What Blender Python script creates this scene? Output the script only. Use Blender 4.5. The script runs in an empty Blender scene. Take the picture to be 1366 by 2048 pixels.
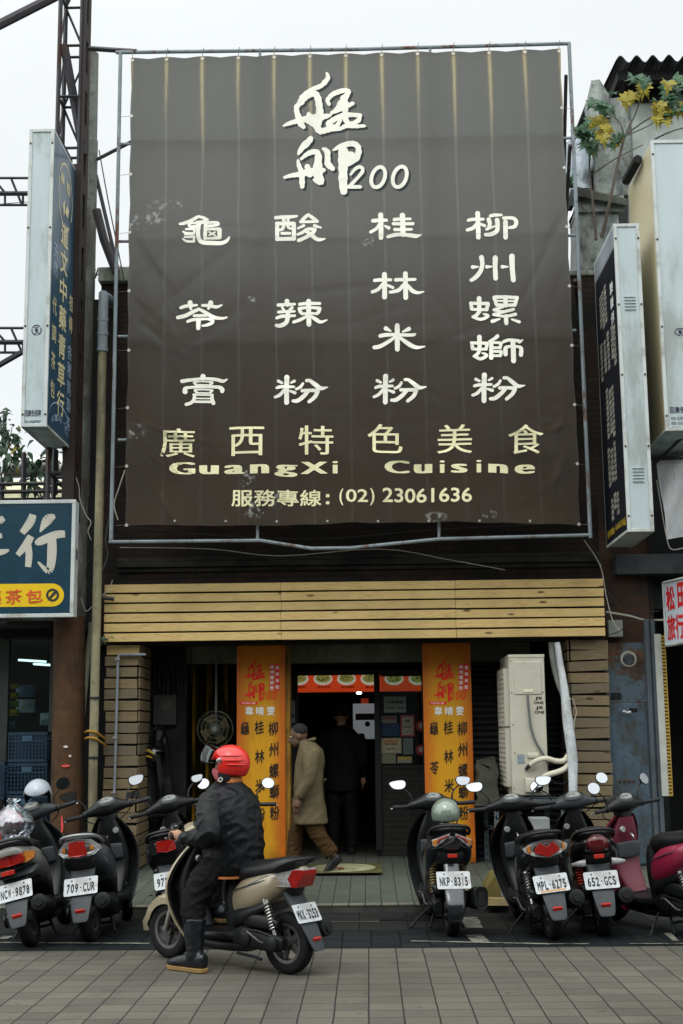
import bpy, bmesh, math, random
from mathutils import Vector, Matrix, Euler, noise
R = math.radians
SC = bpy.context.scene
C = SC.collection
random.seed(7)

# ------------------------------------------------------------------ camera
FPX = 2650.0
cd = bpy.data.cameras.new("camera"); cam = bpy.data.objects.new("camera", cd); C.objects.link(cam)
cd.lens = 36.0 * FPX / 2048.0; cd.sensor_width = 36.0; cd.clip_end = 800; cd.clip_start = 0.1
CM = Matrix.Translation((0, 0, 1.55)) @ Matrix.Rotation(R(1.05), 4, 'Z') @ Matrix.Rotation(R(90 + 9.5), 4, 'X') @ Matrix.Rotation(R(-0.62), 4, 'Z')
cam.matrix_world = CM
SC.camera = cam
CR = CM.to_3x3(); CP = CM.translation.copy()

# ------------------------------------------------------------------ sky and sun (overcast)
W = bpy.data.worlds.new("World"); SC.world = W; W.use_nodes = True
wn = W.node_tree; wn.nodes.clear()
def wnode(t): return wn.nodes.new(t)
SUN_EL, SUN_AZ = R(58), R(200)
sky = wnode('ShaderNodeTexSky'); sky.sky_type = 'NISHITA'; sky.sun_disc = False
sky.sun_elevation = SUN_EL; sky.sun_rotation = SUN_AZ
tc = wnode('ShaderNodeTexCoord'); sp = wnode('ShaderNodeSeparateXYZ'); wn.links.new(tc.outputs['Generated'], sp.inputs[0])
dt = wnode('ShaderNodeVectorMath'); dt.operation = 'DOT_PRODUCT'; wn.links.new(tc.outputs['Generated'], dt.inputs[0])
dt.inputs[1].default_value = (math.sin(SUN_AZ) * math.cos(SUN_EL), math.cos(SUN_AZ) * math.cos(SUN_EL), math.sin(SUN_EL))
ramp = wnode('ShaderNodeMapRange'); ramp.interpolation_type = 'SMOOTHSTEP'; ramp.inputs['From Min'].default_value = -.05; ramp.inputs['From Max'].default_value = 1.0
ramp.inputs['To Min'].default_value = 8.1; ramp.inputs['To Max'].default_value = 27.5
wn.links.new(dt.outputs['Value'], ramp.inputs['Value'])
nz = wnode('ShaderNodeTexNoise'); nz.inputs['Scale'].default_value = 1.6; nz.inputs['Detail'].default_value = 5
wn.links.new(tc.outputs['Generated'], nz.inputs['Vector'])
nr = wnode('ShaderNodeMapRange'); nr.inputs['From Min'].default_value = .3; nr.inputs['From Max'].default_value = .7
nr.inputs['To Min'].default_value = .96; nr.inputs['To Max'].default_value = 1.04
wn.links.new(nz.outputs[0], nr.inputs['Value'])
mu = wnode('ShaderNodeMath'); mu.operation = 'MULTIPLY'; wn.links.new(ramp.outputs[0], mu.inputs[0]); wn.links.new(nr.outputs[0], mu.inputs[1])
vm = wnode('ShaderNodeVectorMath'); vm.operation = 'SCALE'; vm.inputs[0].default_value = (0.965, 1.0, 1.005); wn.links.new(mu.outputs[0], vm.inputs['Scale'])
mx = wnode('ShaderNodeMix'); mx.data_type = 'RGBA'; mx.inputs[0].default_value = 0.93
wn.links.new(sky.outputs[0], mx.inputs[6]); wn.links.new(vm.outputs[0], mx.inputs[7])
bg = wnode('ShaderNodeBackground'); bg.inputs['Strength'].default_value = 0.12
wn.links.new(mx.outputs[2], bg.inputs['Color'])
wo = wnode('ShaderNodeOutputWorld'); wn.links.new(bg.outputs[0], wo.inputs[0])
sl = bpy.data.lights.new("sun", 'SUN'); sl.energy = 0.7; sl.angle = R(18); sl.color = (1.0, 0.96, 0.9)
so = bpy.data.objects.new("sun", sl); C.objects.link(so)
sdir = Vector((math.sin(SUN_AZ) * math.cos(SUN_EL), math.cos(SUN_AZ) * math.cos(SUN_EL), math.sin(SUN_EL)))
so.rotation_euler = sdir.to_track_quat('Z', 'Y').to_euler(); so.location = (0, -4, 20)
SC.view_settings.view_transform = 'Standard'; SC.view_settings.look = 'None'
SC.view_settings.exposure = 0.0; SC.view_settings.gamma = 1.0
try: SC.view_settings.use_curve_mapping = False
except Exception: pass
SC.render.engine = 'CYCLES'
SC.cycles.max_bounces = 8; SC.cycles.transparent_max_bounces = 12
try: SC.cycles.use_denoising = True
except Exception: pass

# ------------------------------------------------------------------ survey helpers: photo pixel (1366 x 2048) -> point on a known plane
def ray(px, py): return (CR @ Vector((px - 683.0, -(py - 1024.0), -FPX))).normalized()
def at(px, py, Y):
    d = ray(px, py); t = (Y - CP.y) / d.y; return CP + d * t
def atz(px, py, z=0.0):
    d = ray(px, py); t = (z - CP.z) / d.z; return CP + d * t
def atx(px, py, X):
    d = ray(px, py); t = (X - CP.x) / d.x; return CP + d * t
def AX(px, py, Y): return at(px, py, Y).x
def AZ(px, py, Y): return at(px, py, Y).z

# ------------------------------------------------------------------ materials
MATS = {}
class NB:
    def __init__(s, name):
        s.m = bpy.data.materials.new(name); s.m.use_nodes = True; s.t = s.m.node_tree; s.t.nodes.clear()
        s.out = s.n('ShaderNodeOutputMaterial'); s.co = s.n('ShaderNodeTexCoord')
        s.geo = None
    def n(s, t): return s.t.nodes.new(t)
    def l(s, a, b): s.t.links.new(a, b)
    def val(s, inp, v):
        if hasattr(v, 'is_linked') or isinstance(v, bpy.types.NodeSocket): s.l(v, inp)
        else: inp.default_value = v
    def math(s, op, a, b=0.0, c=None, clamp=False):
        k = s.n('ShaderNodeMath'); k.operation = op; k.use_clamp = clamp
        s.val(k.inputs[0], a); s.val(k.inputs[1], b)
        if c is not None: s.val(k.inputs[2], c)
        return k.outputs[0]
    def mix(s, f, a, b, mode='MIX'):
        k = s.n('ShaderNodeMix'); k.data_type = 'RGBA'; k.blend_type = mode
        s.val(k.inputs[0], f)
        for i, v in ((6, a), (7, b)):
            s.val(k.inputs[i], (*v, 1.0) if isinstance(v, tuple) and len(v) == 3 else v)
        return k.outputs[2]
    def mr(s, v, a, b, c=0.0, d=1.0, smooth=False):
        k = s.n('ShaderNodeMapRange'); k.interpolation_type = 'SMOOTHSTEP' if smooth else 'LINEAR'
        s.val(k.inputs[0], v)
        for i, x in zip((1, 2, 3, 4), (a, b, c, d)): s.val(k.inputs[i], x)
        return k.outputs[0]
    def obj(s, scale=(1, 1, 1), loc=(0, 0, 0), rot=(0, 0, 0)):
        k = s.n('ShaderNodeMapping'); k.inputs['Scale'].default_value = scale; k.inputs['Location'].default_value = loc; k.inputs['Rotation'].default_value = rot
        s.l(s.co.outputs['Object'], k.inputs[0]); return k.outputs[0]
    def noise(s, scale, detail=4, vec=None, rough=.55, dist=0.0):
        k = s.n('ShaderNodeTexNoise'); k.inputs['Scale'].default_value = scale; k.inputs['Detail'].default_value = detail
        k.inputs['Roughness'].default_value = rough; k.inputs['Distortion'].default_value = dist
        s.l(vec if vec is not None else s.co.outputs['Object'], k.inputs['Vector']); return k.outputs[0]
    def xyz(s, vec=None):
        k = s.n('ShaderNodeSeparateXYZ'); s.l(vec if vec is not None else s.co.outputs['Object'], k.inputs[0]); return k.outputs
    def island(s):
        if s.geo is None: s.geo = s.n('ShaderNodeNewGeometry')
        return s.geo.outputs['Random Per Island']
    def bump(s, h, strength=.3, dist=.02):
        k = s.n('ShaderNodeBump'); k.inputs['Strength'].default_value = strength; k.inputs['Distance'].default_value = dist
        s.l(h, k.inputs['Height']); return k.outputs[0]
    def bsdf(s, col, rough=.6, metal=0.0, normal=None, coat=0.0, spec=.22, emit=None, es=0.0, trans=0.0, alpha=None):
        k = s.n('ShaderNodeBsdfPrincipled')
        s.val(k.inputs['Base Color'], (*col, 1.0) if isinstance(col, tuple) and len(col) == 3 else col)
        s.val(k.inputs['Roughness'], rough); s.val(k.inputs['Metallic'], metal)
        k.inputs['Coat Weight'].default_value = coat; k.inputs['Coat Roughness'].default_value = .08
        k.inputs['Specular IOR Level'].default_value = spec; k.inputs['Transmission Weight'].default_value = trans
        if normal is not None: s.l(normal, k.inputs['Normal'])
        if emit is not None:
            k.inputs['Emission Color'].default_value = (*emit, 1); k.inputs['Emission Strength'].default_value = es
        if alpha is not None: s.val(k.inputs['Alpha'], alpha)
        s.l(k.outputs[0], s.out.inputs[0]); return k

def mat(name, col, rough=.6, metal=0.0, var=.18, scale=5.0, bump=0.0, bscale=60.0, coat=0.0, spec=.25, dirt=None, damt=.5, dscale=3.0, stretch=(1, 1, 1), isl=0.0, emit=None, es=0.0):
    if name in MATS: return MATS[name]
    b = NB(name)
    v = b.obj(stretch)
    f = b.noise(scale, 5, v)
    lo = tuple(c * (1 - var) for c in col); hi = tuple(min(1, c * (1 + var)) for c in col)
    c = b.mix(b.mr(f, .3, .7), lo, hi)
    if isl: c = b.mix(b.math('MULTIPLY', b.island(), isl), c, tuple(x * .35 for x in col))
    rr = rough
    if dirt is not None:
        d = b.noise(dscale, 7, v, .65)
        m = b.math('MULTIPLY', b.mr(d, .48, .68, 0, 1, True), damt)
        c = b.mix(m, c, dirt)
        rr = b.mr(m, 0, 1, rough, min(1, rough + .3))
    nrm = None
    if bump: nrm = b.bump(b.noise(bscale, 4), bump, .01)
    b.bsdf(c, rr, metal, nrm, coat, spec, emit, es)
    MATS[name] = b.m
    return b.m

# ------------------------------------------------------------------ mesh helpers
def cr(keys, sub):
    """Catmull-Rom through equal-length tuples of floats"""
    n = len(keys); out = []
    for i in range(n - 1):
        p0 = keys[max(i - 1, 0)]; p1 = keys[i]; p2 = keys[i + 1]; p3 = keys[min(i + 2, n - 1)]
        for k in range(sub):
            t = k / sub; t2 = t * t; t3 = t2 * t
            out.append(tuple(.5 * ((2 * b) + (-a + c) * t + (2 * a - 5 * b + 4 * c - d) * t2 + (-a + 3 * b - 3 * c + d) * t3) for a, b, c, d in zip(p0, p1, p2, p3)))
    out.append(tuple(keys[-1])); return out

class MB:
    def __init__(s, M=None): s.v = []; s.f = []; s.M = M; s.mi = []; s.cur = 0
    def V(s, p):
        p = Vector(p)
        if s.M is not None: p = s.M @ p
        s.v.append(p); return len(s.v) - 1
    def F(s, idx): s.f.append(tuple(idx)); s.mi.append(s.cur)
    def box(s, a, b, M=None):
        x0, y0, z0 = a; x1, y1, z1 = b
        P = [(x0, y0, z0), (x1, y0, z0), (x1, y1, z0), (x0, y1, z0), (x0, y0, z1), (x1, y0, z1), (x1, y1, z1), (x0, y1, z1)]
        if M is not None: P = [M @ Vector(p) for p in P]
        i = [s.V(p) for p in P]
        for q in ((3, 2, 1, 0), (4, 5, 6, 7), (0, 1, 5, 4), (1, 2, 6, 5), (2, 3, 7, 6), (3, 0, 4, 7)): s.F([i[k] for k in q])
        return s
    def cbox(s, c, size, M=None):
        h = Vector(size) / 2; c = Vector(c)
        return s.box(c - h, c + h, M) if M is None else s.box(-h, h, Matrix.Translation(c) @ M)
    def hexa(s, P):
        i = [s.V(p) for p in P]
        for q in ((3, 2, 1, 0), (4, 5, 6, 7), (0, 1, 5, 4), (1, 2, 6, 5), (2, 3, 7, 6), (3, 0, 4, 7)): s.F([i[k] for k in q])
        return s
    def quad(s, *P): s.F([s.V(p) for p in P]); return s
    def rings(s, rings, cap=True, close=False):
        n = len(rings[0]); ids = [[s.V(p) for p in r] for r in rings]
        for a, b in zip(ids, ids[1:]):
            for k in range(n): s.F((a[k], a[(k + 1) % n], b[(k + 1) % n], b[k]))
        if close:
            a, b = ids[-1], ids[0]
            for k in range(n): s.F((a[k], a[(k + 1) % n], b[(k + 1) % n], b[k]))
        elif cap:
            s.F(ids[0][::-1]); s.F(ids[-1])
        return s
    def tube(s, pts, r, n=8, sub=0, cap=True):
        rs = r if isinstance(r, (list, tuple)) else [r] * len(pts)
        keys = [(*Vector(p), q) for p, q in zip(pts, rs)]
        if sub: keys = cr(keys, sub)
        P = [Vector(k[:3]) for k in keys]; rs = [max(k[3], 1e-4) for k in keys]
        up = None; rings = []
        for i, p in enumerate(P):
            t = (P[min(i + 1, len(P) - 1)] - P[max(i - 1, 0)])
            if t.length < 1e-9: t = Vector((0, 0, 1))
            t.normalize()
            if up is None:
                up = Vector((0, 0, 1)) if abs(t.z) < .9 else Vector((1, 0, 0))
            u = (up - t * up.dot(t))
            if u.length < 1e-6: u = t.orthogonal()
            u.normalize(); w = t.cross(u); up = u
            rings.append([p + (u * math.cos(2 * math.pi * k / n) + w * math.sin(2 * math.pi * k / n)) * rs[i] for k in range(n)])
        return s.rings(rings, cap)
    def lathe(s, prof, c, axis='Z', n=24, closed=False):
        """prof: (radius, height) pairs round an axis through c"""
        c = Vector(c); rings = []
        for r, h in prof:
            ring = []
            for k in range(n):
                a = 2 * math.pi * k / n; x, y = r * math.cos(a), r * math.sin(a)
                ring.append(c + (Vector((x, y, h)) if axis == 'Z' else Vector((x, h, y)) if axis == 'Y' else Vector((h, x, y))))
            rings.append(ring)
        return s.rings(rings, not closed, closed)
    def loft(s, keys, axis='X', sub=4, n=20):
        """keys: (pos, ca, cb, ha, hb, power); for axis X: a=y b=z, Y: a=x b=z, Z: a=x b=y"""
        rings = []
        for pos, ca, cb, ha, hb, pw in (cr(keys, sub) if sub > 1 else keys):
            ha = max(ha, .0008); hb = max(hb, .0008); ring = []
            for k in range(n):
                a = 2 * math.pi * k / n; e = 2.0 / pw
                x = ca + ha * math.copysign(abs(math.cos(a)) ** e, math.cos(a)); y = cb + hb * math.copysign(abs(math.sin(a)) ** e, math.sin(a))
                ring.append((pos, x, y) if axis == 'X' else (x, pos, y) if axis == 'Y' else (x, y, pos))
            rings.append(ring)
        return s.rings(rings)
    def ell(s, c, r, n=16, m=10, M=None):
        c = Vector(c); rings = []
        for j in range(m + 1):
            t = math.pi * (.02 + .96 * j / m); ring = []
            for k in range(n):
                a = 2 * math.pi * k / n
                p = Vector((r[0] * math.sin(t) * math.cos(a), r[1] * math.sin(t) * math.sin(a), -r[2] * math.cos(t)))
                if M is not None: p = M @ p
                ring.append(c + p)
            rings.append(ring)
        return s.rings(rings)
    def prism(s, poly, f0, f1):
        """poly: 2D points; f0/f1 map them to the two end faces"""
        a = [s.V(f0(*p)) for p in poly]; b = [s.V(f1(*p)) for p in poly]; n = len(poly)
        for k in range(n): s.F((a[k], a[(k + 1) % n], b[(k + 1) % n], b[k]))
        s.F(a[::-1]); s.F(b); return s
    def mesh(s, name, m, smooth=40):
        me = bpy.data.meshes.new(name); me.from_pydata([tuple(v) for v in s.v], [], s.f); me.validate()
        bm = bmesh.new(); bm.from_mesh(me); bmesh.ops.recalc_face_normals(bm, faces=bm.faces); bm.to_mesh(me); bm.free()
        for x in (m if isinstance(m, (list, tuple)) else [m]): me.materials.append(x)
        if isinstance(m, (list, tuple)) and len(s.mi) == len(me.polygons):
            me.polygons.foreach_set('material_index', s.mi)
        if smooth:
            me.polygons.foreach_set('use_smooth', [True] * len(me.polygons)); me.set_sharp_from_angle(angle=R(smooth))
        return me
    def build(s, name, m, parent=None, smooth=40, bevel=0.0):
        o = bpy.data.objects.new(name, s.mesh(name, m, smooth)); C.objects.link(o)
        if parent is not None: o.parent = parent
        if bevel:
            b = o.modifiers.new('bevel', 'BEVEL'); b.width = bevel; b.segments = 2; b.limit_method = 'ANGLE'; b.angle_limit = R(50)
        return o

def tag(o, label, cat, group=None, kind=None):
    if label: o['label'] = label
    if cat: o['category'] = cat
    if group: o['group'] = group
    if kind: o['kind'] = kind
    return o
def thing(name, label, cat, loc=(0, 0, 0), rot=(0, 0, 0), group=None):
    o = bpy.data.objects.new(name, None); C.objects.link(o); o.location = loc; o.rotation_euler = rot
    o.empty_display_size = .1
    return tag(o, label, cat, group)
def struct(o): o['kind'] = 'structure'; return o
def basis(x, y, z, o=(0, 0, 0)):
    M = Matrix((x, y, z)).transposed().to_4x4(); M.translation = Vector(o); return M

# ------------------------------------------------------------------ lettering
_fc = bpy.data.curves.new('lettering', 'FONT'); _fo = bpy.data.objects.new('lettering_source', _fc); _G = {}
def glyph(s, bold=0.0, shear=0.0, res=4):
    k = (s, bold, shear)
    if k not in _G:
        if _fo.name not in C.objects: C.objects.link(_fo)
        _fc.body = s; _fc.offset = bold; _fc.shear = shear; _fc.resolution_u = res
        bpy.context.view_layer.update()
        me = bpy.data.meshes.new_from_object(_fo.evaluated_get(bpy.context.evaluated_depsgraph_get()))
        vs = [(v.co.x, v.co.y) for v in me.vertices]; fs = [tuple(p.vertices) for p in me.polygons]
        bpy.data.meshes.remove(me); _G[k] = (vs, fs)
    return _G[k]
class Letters:
    """printed lettering: flat faces laid on a surface through a map (x, y) -> point"""
    def __init__(s, mp): s.mp = mp; s.v = []; s.f = []; s.k = 0
    def box(s, t, x0, y0, x1, y1, bold=0.0, shear=0.0, warp=None, boldx=0.0):
        """fit text into a box; y runs downward as in the photograph; bold thickens the strokes by laid-over copies"""
        vs, fs = glyph(t, 0.0, shear)
        if not vs: return s
        ax = min(v[0] for v in vs); bx = max(v[0] for v in vs); ay = min(v[1] for v in vs); by = max(v[1] for v in vs)
        kx = (x1 - x0) / max(bx - ax, 1e-6); ky = (y1 - y0) / max(by - ay, 1e-6)
        bold *= .75; cx = min(bold * .9, .2 * (bx - ax)) or min(boldx, .2 * (bx - ax)); kx *= 1 - 2 * cx / max(bx - ax, 1e-6); ky *= 1 - 2 * bold / max(by - ay, 1e-6)
        offs = [(-1, 0), (-.5, 0), (0, 0), (.5, 0), (1, 0)] if boldx else [(0, 0)] if not bold else [(math.cos(a * math.pi / 4), math.sin(a * math.pi / 4)) for a in range(8)] + [(0, 0)]
        for q, (ox, oy) in enumerate(offs):
            o = len(s.v)
            for x, y in vs:
                u = (x - ax) * kx / (x1 - x0); w = 1 - (y - ay) * ky / (y1 - y0)
                u += cx / max(bx - ax, 1e-6); w -= bold / max(by - ay, 1e-6)
                if warp: u, w = warp(u, w)
                s.v.append((x0 + (x1 - x0) * u + ox * cx * kx, y0 + (y1 - y0) * w + oy * bold * ky, q * .00012))
            s.f += [tuple(i + o for i in f) for f in fs]
        return s
    def c(s, t, cx, cy, w, h, **k): return s.box(t, cx - w / 2, cy - h / 2, cx + w / 2, cy + h / 2, **k)
    def poly(s, pts, d=0.0):
        o = len(s.v); s.v += [(x, y, d) for x, y in pts]; s.f.append(tuple(range(o, o + len(pts)))); return s
    def build(s, name, m, parent, long=0.0):
        me = bpy.data.meshes.new(name)
        me.from_pydata([(x, -y, d) for x, y, d in s.v], [], s.f)
        bm = bmesh.new(); bm.from_mesh(me)
        if long:      # slice the flat lettering so that it can follow a wrinkled cloth
            for ax in (0, 1):
                lo = min(v.co[ax] for v in bm.verts); hi = max(v.co[ax] for v in bm.verts); k = lo + long
                while k < hi:
                    no = Vector((1, 0, 0)) if ax == 0 else Vector((0, 1, 0)); sel = [f for f in bm.faces if min(v.co[ax] for v in f.verts) < k < max(v.co[ax] for v in f.verts)]
                    ge = list({e for f in sel for e in f.edges} | {v for f in sel for v in f.verts}) + sel
                    if sel: bmesh.ops.bisect_plane(bm, geom=ge, plane_co=no * k, plane_no=no)
                    k += long
        for v in bm.verts: v.co = s.mp(v.co.x, -v.co.y, v.co.z)
        bmesh.ops.recalc_face_normals(bm, faces=bm.faces)
        bm.to_mesh(me); bm.free(); me.materials.append(m)
        o = bpy.data.objects.new(name, me); C.objects.link(o)
        if parent is not None: o.parent = parent
        return o

# brush strokes of the two big calligraphic characters and the number, in units of their own drawing
BRUSH = [
 [(485,115,22),(496,150,38),(470,190,42),(430,228,38),(350,262,34),(300,295,30),(262,322,24)],
 [(275,362,50),(232,400,46),(228,440,44),(246,500,54),(262,545,56),(288,580,34)],
 [(262,362,56),(310,318,58),(370,292,56),(405,320,58),(418,380,58),(425,450,62),(412,520,72),(404,570,62),(430,622,40)],
 [(116,567,16),(160,548,34),(210,532,40),(330,508,60),(450,488,52),(512,474,28)],
 [(330,525,60),(345,530,60),(400,560,70),(330,470,34)],
 [(505,380,30),(492,345,36),(530,300,40),(580,278,44),(640,266,40),(672,278,40),(640,330,52),(600,380,50),(575,420,40),(528,455,28)],
 [(528,452,30),(590,432,36),(650,405,40),(706,378,34)], [(625,330,50),(650,390,48),(640,450,46)],
 [(500,545,50),(555,508,46),(640,478,44),(770,476,34)], [(765,480,34),(755,520,40),(690,548,30),(640,520,36)],
 [(505,560,52),(560,575,40),(600,520,34)], [(640,490,60),(660,540,40),(700,560,30)],
 [(410,600,56),(440,612,50),(520,590,50),(600,592,34),(650,570,40),(720,572,36),(806,566,26)],
 [(348,678,44),(330,705,54),(280,750,54),(244,805,26)],
 [(268,850,24),(320,810,40),(380,790,46),(412,810,54),(410,900,72),(408,980,84),(436,1052,54),(380,1030,30)],
 [(240,862,22),(246,900,36),(268,960,44),(274,1030,48),(276,1086,40)],
 [(124,1006,24),(180,990,36),(260,980,48),(350,960,62),(456,944,38)], [(320,920,50),(340,985,54)],
 [(456,762,28),(488,785,50),(492,850,48),(496,890,58),(535,930,42)],
 [(540,772,16),(600,745,44),(690,722,46),(740,735,50),(758,770,48),(745,825,58),(700,868,62),(600,925,40)],
 [(614,770,56),(620,850,76),(624,940,76),(624,1040,74),(630,1128,62)], [(690,830,84),(650,860,80),(670,890,50)], [(600,760,40),(640,775,44),(646,800,60)],
 [(690,982,22),(730,935,28),(772,918,30),(792,950,30),(750,1010,28),(676,1088,28)], [(672,1092,30),(720,1090,32),(770,1088,30)],
]
def oval(cx, cy, rx, ry, sh, w): return [(cx + rx * math.cos(a * math.pi / 12) - sh * math.sin(a * math.pi / 12), cy + ry * math.sin(a * math.pi / 12), w) for a in range(25)]
BRUSH += [oval(924, 1005, 57, 86, 18, 32), oval(1108, 1000, 57, 88, 18, 32)]
def brush(L, x0, y0, k, dx=0, dy=0):
    """lay the brush strokes into lettering L: drawing units scaled by k from (x0, y0)"""
    for q_, st in enumerate(BRUSH):
        d = q_ * .0002; p = cr(st, 4); left = []; right = []
        for i, (x, y, w) in enumerate(p):
            ax, ay, _ = p[max(i - 1, 0)]; bx, by, _ = p[min(i + 1, len(p) - 1)]
            l = math.hypot(bx - ax, by - ay) or 1; nx, ny = -(by - ay) / l, (bx - ax) / l
            j = w * (.5 + .05 * math.sin(i * 1.9 + x * .05))
            left.append((x + nx * j, y + ny * j)); right.append((x - nx * j, y - ny * j))
        T = lambda q: (x0 + q[0] * k + dx, y0 + q[1] * k + dy)
        for i in range(len(p) - 1): L.poly([T(left[i]), T(left[i + 1]), T(right[i + 1]), T(right[i])], d)
        for (x, y, w), q in ((p[0], 0), (p[-1], 1)):
            L.poly([T((x + w * .5 * math.cos(a * math.pi / 6), y + w * .5 * math.sin(a * math.pi / 6))) for a in range(12)], d + .00008 + q * .00004)
    return L
# ------------------------------------------------------------------ surface materials of the place
def paving(name, colA, colB, sx, sy, mx_, my_, joint, offs=(0, 0), wear=.35, jy=.5, rough=.85, spec=.15):
    b = NB(name); o = b.xyz()
    u = b.math('DIVIDE', b.math('ADD', o[0], offs[0]), sx); v = b.math('DIVIDE', b.math('ADD', o[1], offs[1]), sy)
    wob = b.mr(b.noise(7, 3), 0, 1, -.03, .03)
    fu = b.math('FRACT', b.math('ADD', u, wob)); fv = b.math('FRACT', b.math('ADD', v, wob))
    ju = b.mr(b.math('ABSOLUTE', b.math('SUBTRACT', fu, .5)), .5 - mx_, .5 - mx_ * .45, 0, 1)
    jv = b.math('MULTIPLY', b.mr(b.math('ABSOLUTE', b.math('SUBTRACT', fv, .5)), .5 - my_, .5 - my_ * .4, 0, 1), jy)
    j = b.math('MAXIMUM', ju, jv)
    k = b.n('ShaderNodeCombineXYZ'); b.l(b.math('FLOOR', u), k.inputs[0]); b.l(b.math('FLOOR', v), k.inputs[1])
    w = b.n('ShaderNodeTexWhiteNoise'); w.noise_dimensions = '2D'; b.l(k.outputs[0], w.inputs['Vector'])
    c = b.mix(w.outputs[0], colA, colB)
    big = b.mr(b.noise(.55, 5), .35, .7, 0, 1, True)
    c = b.mix(b.math('MULTIPLY', big, wear), c, tuple(x * .55 for x in colA))
    c = b.mix(b.math('MULTIPLY', b.mr(b.noise(38, 4), .45, .75), .35), c, tuple(x * .6 for x in colB))
    c = b.mix(b.math('MULTIPLY', b.mr(b.noise(2.3, 6, None, .7), .55, .72), wear * .8), c, tuple(x * .45 for x in colA)); spots = b.mr(b.noise(9, 2), .69, .71, 0, .5)
    c = b.mix(spots, c, tuple(x * .4 for x in colA))
    c = b.mix(j, c, joint)
    h = b.math('SUBTRACT', b.math('MULTIPLY', b.noise(120, 3), .25), j)
    b.bsdf(c, b.mr(big, 0, 1, rough, rough - .2), 0, b.bump(h, .5, .006), 0, spec); return b.m

def wood(name, col, dark, isl=.6, gs=1.0, grey=None, rough=.7):
    b = NB(name); i = b.island()
    k = b.n('ShaderNodeCombineXYZ'); b.l(b.math('MULTIPLY', i, 37.0), k.inputs[2]); b.l(b.math('MULTIPLY', i, 91.0), k.inputs[0])
    a = b.n('ShaderNodeVectorMath'); a.operation = 'ADD'; b.l(b.co.outputs['Object'], a.inputs[0]); b.l(k.outputs[0], a.inputs[1])
    mp = b.n('ShaderNodeMapping'); mp.inputs['Scale'].default_value = (1.1 * gs, 6 * gs, 14 * gs); b.l(a.outputs[0], mp.inputs[0])
    g = b.noise(1.2, 3, mp.outputs[0], .5, .9)
    rings = b.math('FRACT', b.math('MULTIPLY', g, 9.0))
    grain = b.mr(rings, .55, 1, 0, 1)
    mp2 = b.n('ShaderNodeMapping'); mp2.inputs['Scale'].default_value = (6, 60, 160); b.l(a.outputs[0], mp2.inputs[0])
    fine = b.noise(1.5, 3, mp2.outputs[0])
    c = b.mix(b.math('MULTIPLY', grain, .55), col, dark)
    c = b.mix(b.math('MULTIPLY', b.mr(fine, .4, .8), .5), c, dark)
    c = b.mix(b.math('MULTIPLY', b.mr(i, 0, 1), isl), c, tuple(x * .62 for x in col) if grey is None else grey)
    mp3 = b.n('ShaderNodeMapping'); mp3.inputs['Scale'].default_value = (2.2, 1, 7); b.l(a.outputs[0], mp3.inputs[0])
    vo = b.n('ShaderNodeTexVoronoi'); vo.inputs['Scale'].default_value = 1.0; b.l(mp3.outputs[0], vo.inputs['Vector'])
    kn = b.mr(vo.outputs['Distance'], .05, .13, 1, 0, True)
    c = b.mix(b.math('MULTIPLY', kn, .9), c, tuple(x * .25 for x in dark))
    c = b.mix(b.math('MULTIPLY', b.mr(b.noise(1.6, 5), .5, .8), .45), c, tuple(x * .5 for x in dark))
    b.bsdf(c, rough, 0, b.bump(fine, .25, .004)); return b.m

def brick(name, colA, colB, mortar, bw=.22, bh=.065, paint=None, pamt=.5, axis='XZ', dirt=(.01, .011, .01), damt=.6):
    b = NB(name)
    mp = b.n('ShaderNodeMapping'); b.l(b.co.outputs['Object'], mp.inputs[0])
    mp.inputs['Rotation'].default_value = (R(-90), 0, 0) if axis == 'XZ' else (R(-90), 0, R(-90))
    if axis == 'YZ':
        o = b.xyz(); k = b.n('ShaderNodeCombineXYZ'); b.l(o[1], k.inputs[0]); b.l(o[2], k.inputs[1]); vec = k.outputs[0]
    else:
        o = b.xyz(); k = b.n('ShaderNodeCombineXYZ'); b.l(o[0], k.inputs[0]); b.l(o[2], k.inputs[1]); vec = k.outputs[0]
    t = b.n('ShaderNodeTexBrick'); b.l(vec, t.inputs['Vector'])
    t.inputs['Color1'].default_value = (*colA, 1); t.inputs['Color2'].default_value = (*colB, 1); t.inputs['Mortar'].default_value = (*mortar, 1)
    t.inputs['Scale'].default_value = 1; t.inputs['Brick Width'].default_value = bw; t.inputs['Row Height'].default_value = bh; t.inputs['Mortar Size'].default_value = .006; t.inputs['Bias'].default_value = -.2
    c = t.outputs['Color']
    c = b.mix(b.math('MULTIPLY', b.mr(b.noise(2.0, 6), .42, .68, 0, 1, True), damt), c, dirt)
    if paint is not None:
        c = b.mix(b.math('MULTIPLY', b.mr(b.noise(3.4, 8, None, .7), .47, .53, 0, 1), pamt), c, paint)
        c = b.mix(b.math('MULTIPLY', b.mr(b.noise(9, 6), .55, .7), .6), c, dirt)
    h = b.math('SUBTRACT', b.math('MULTIPLY', b.noise(40, 4), .3), t.outputs['Fac'])
    b.bsdf(c, .88, 0, b.bump(h, .7, .01)); return b.m

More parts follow.
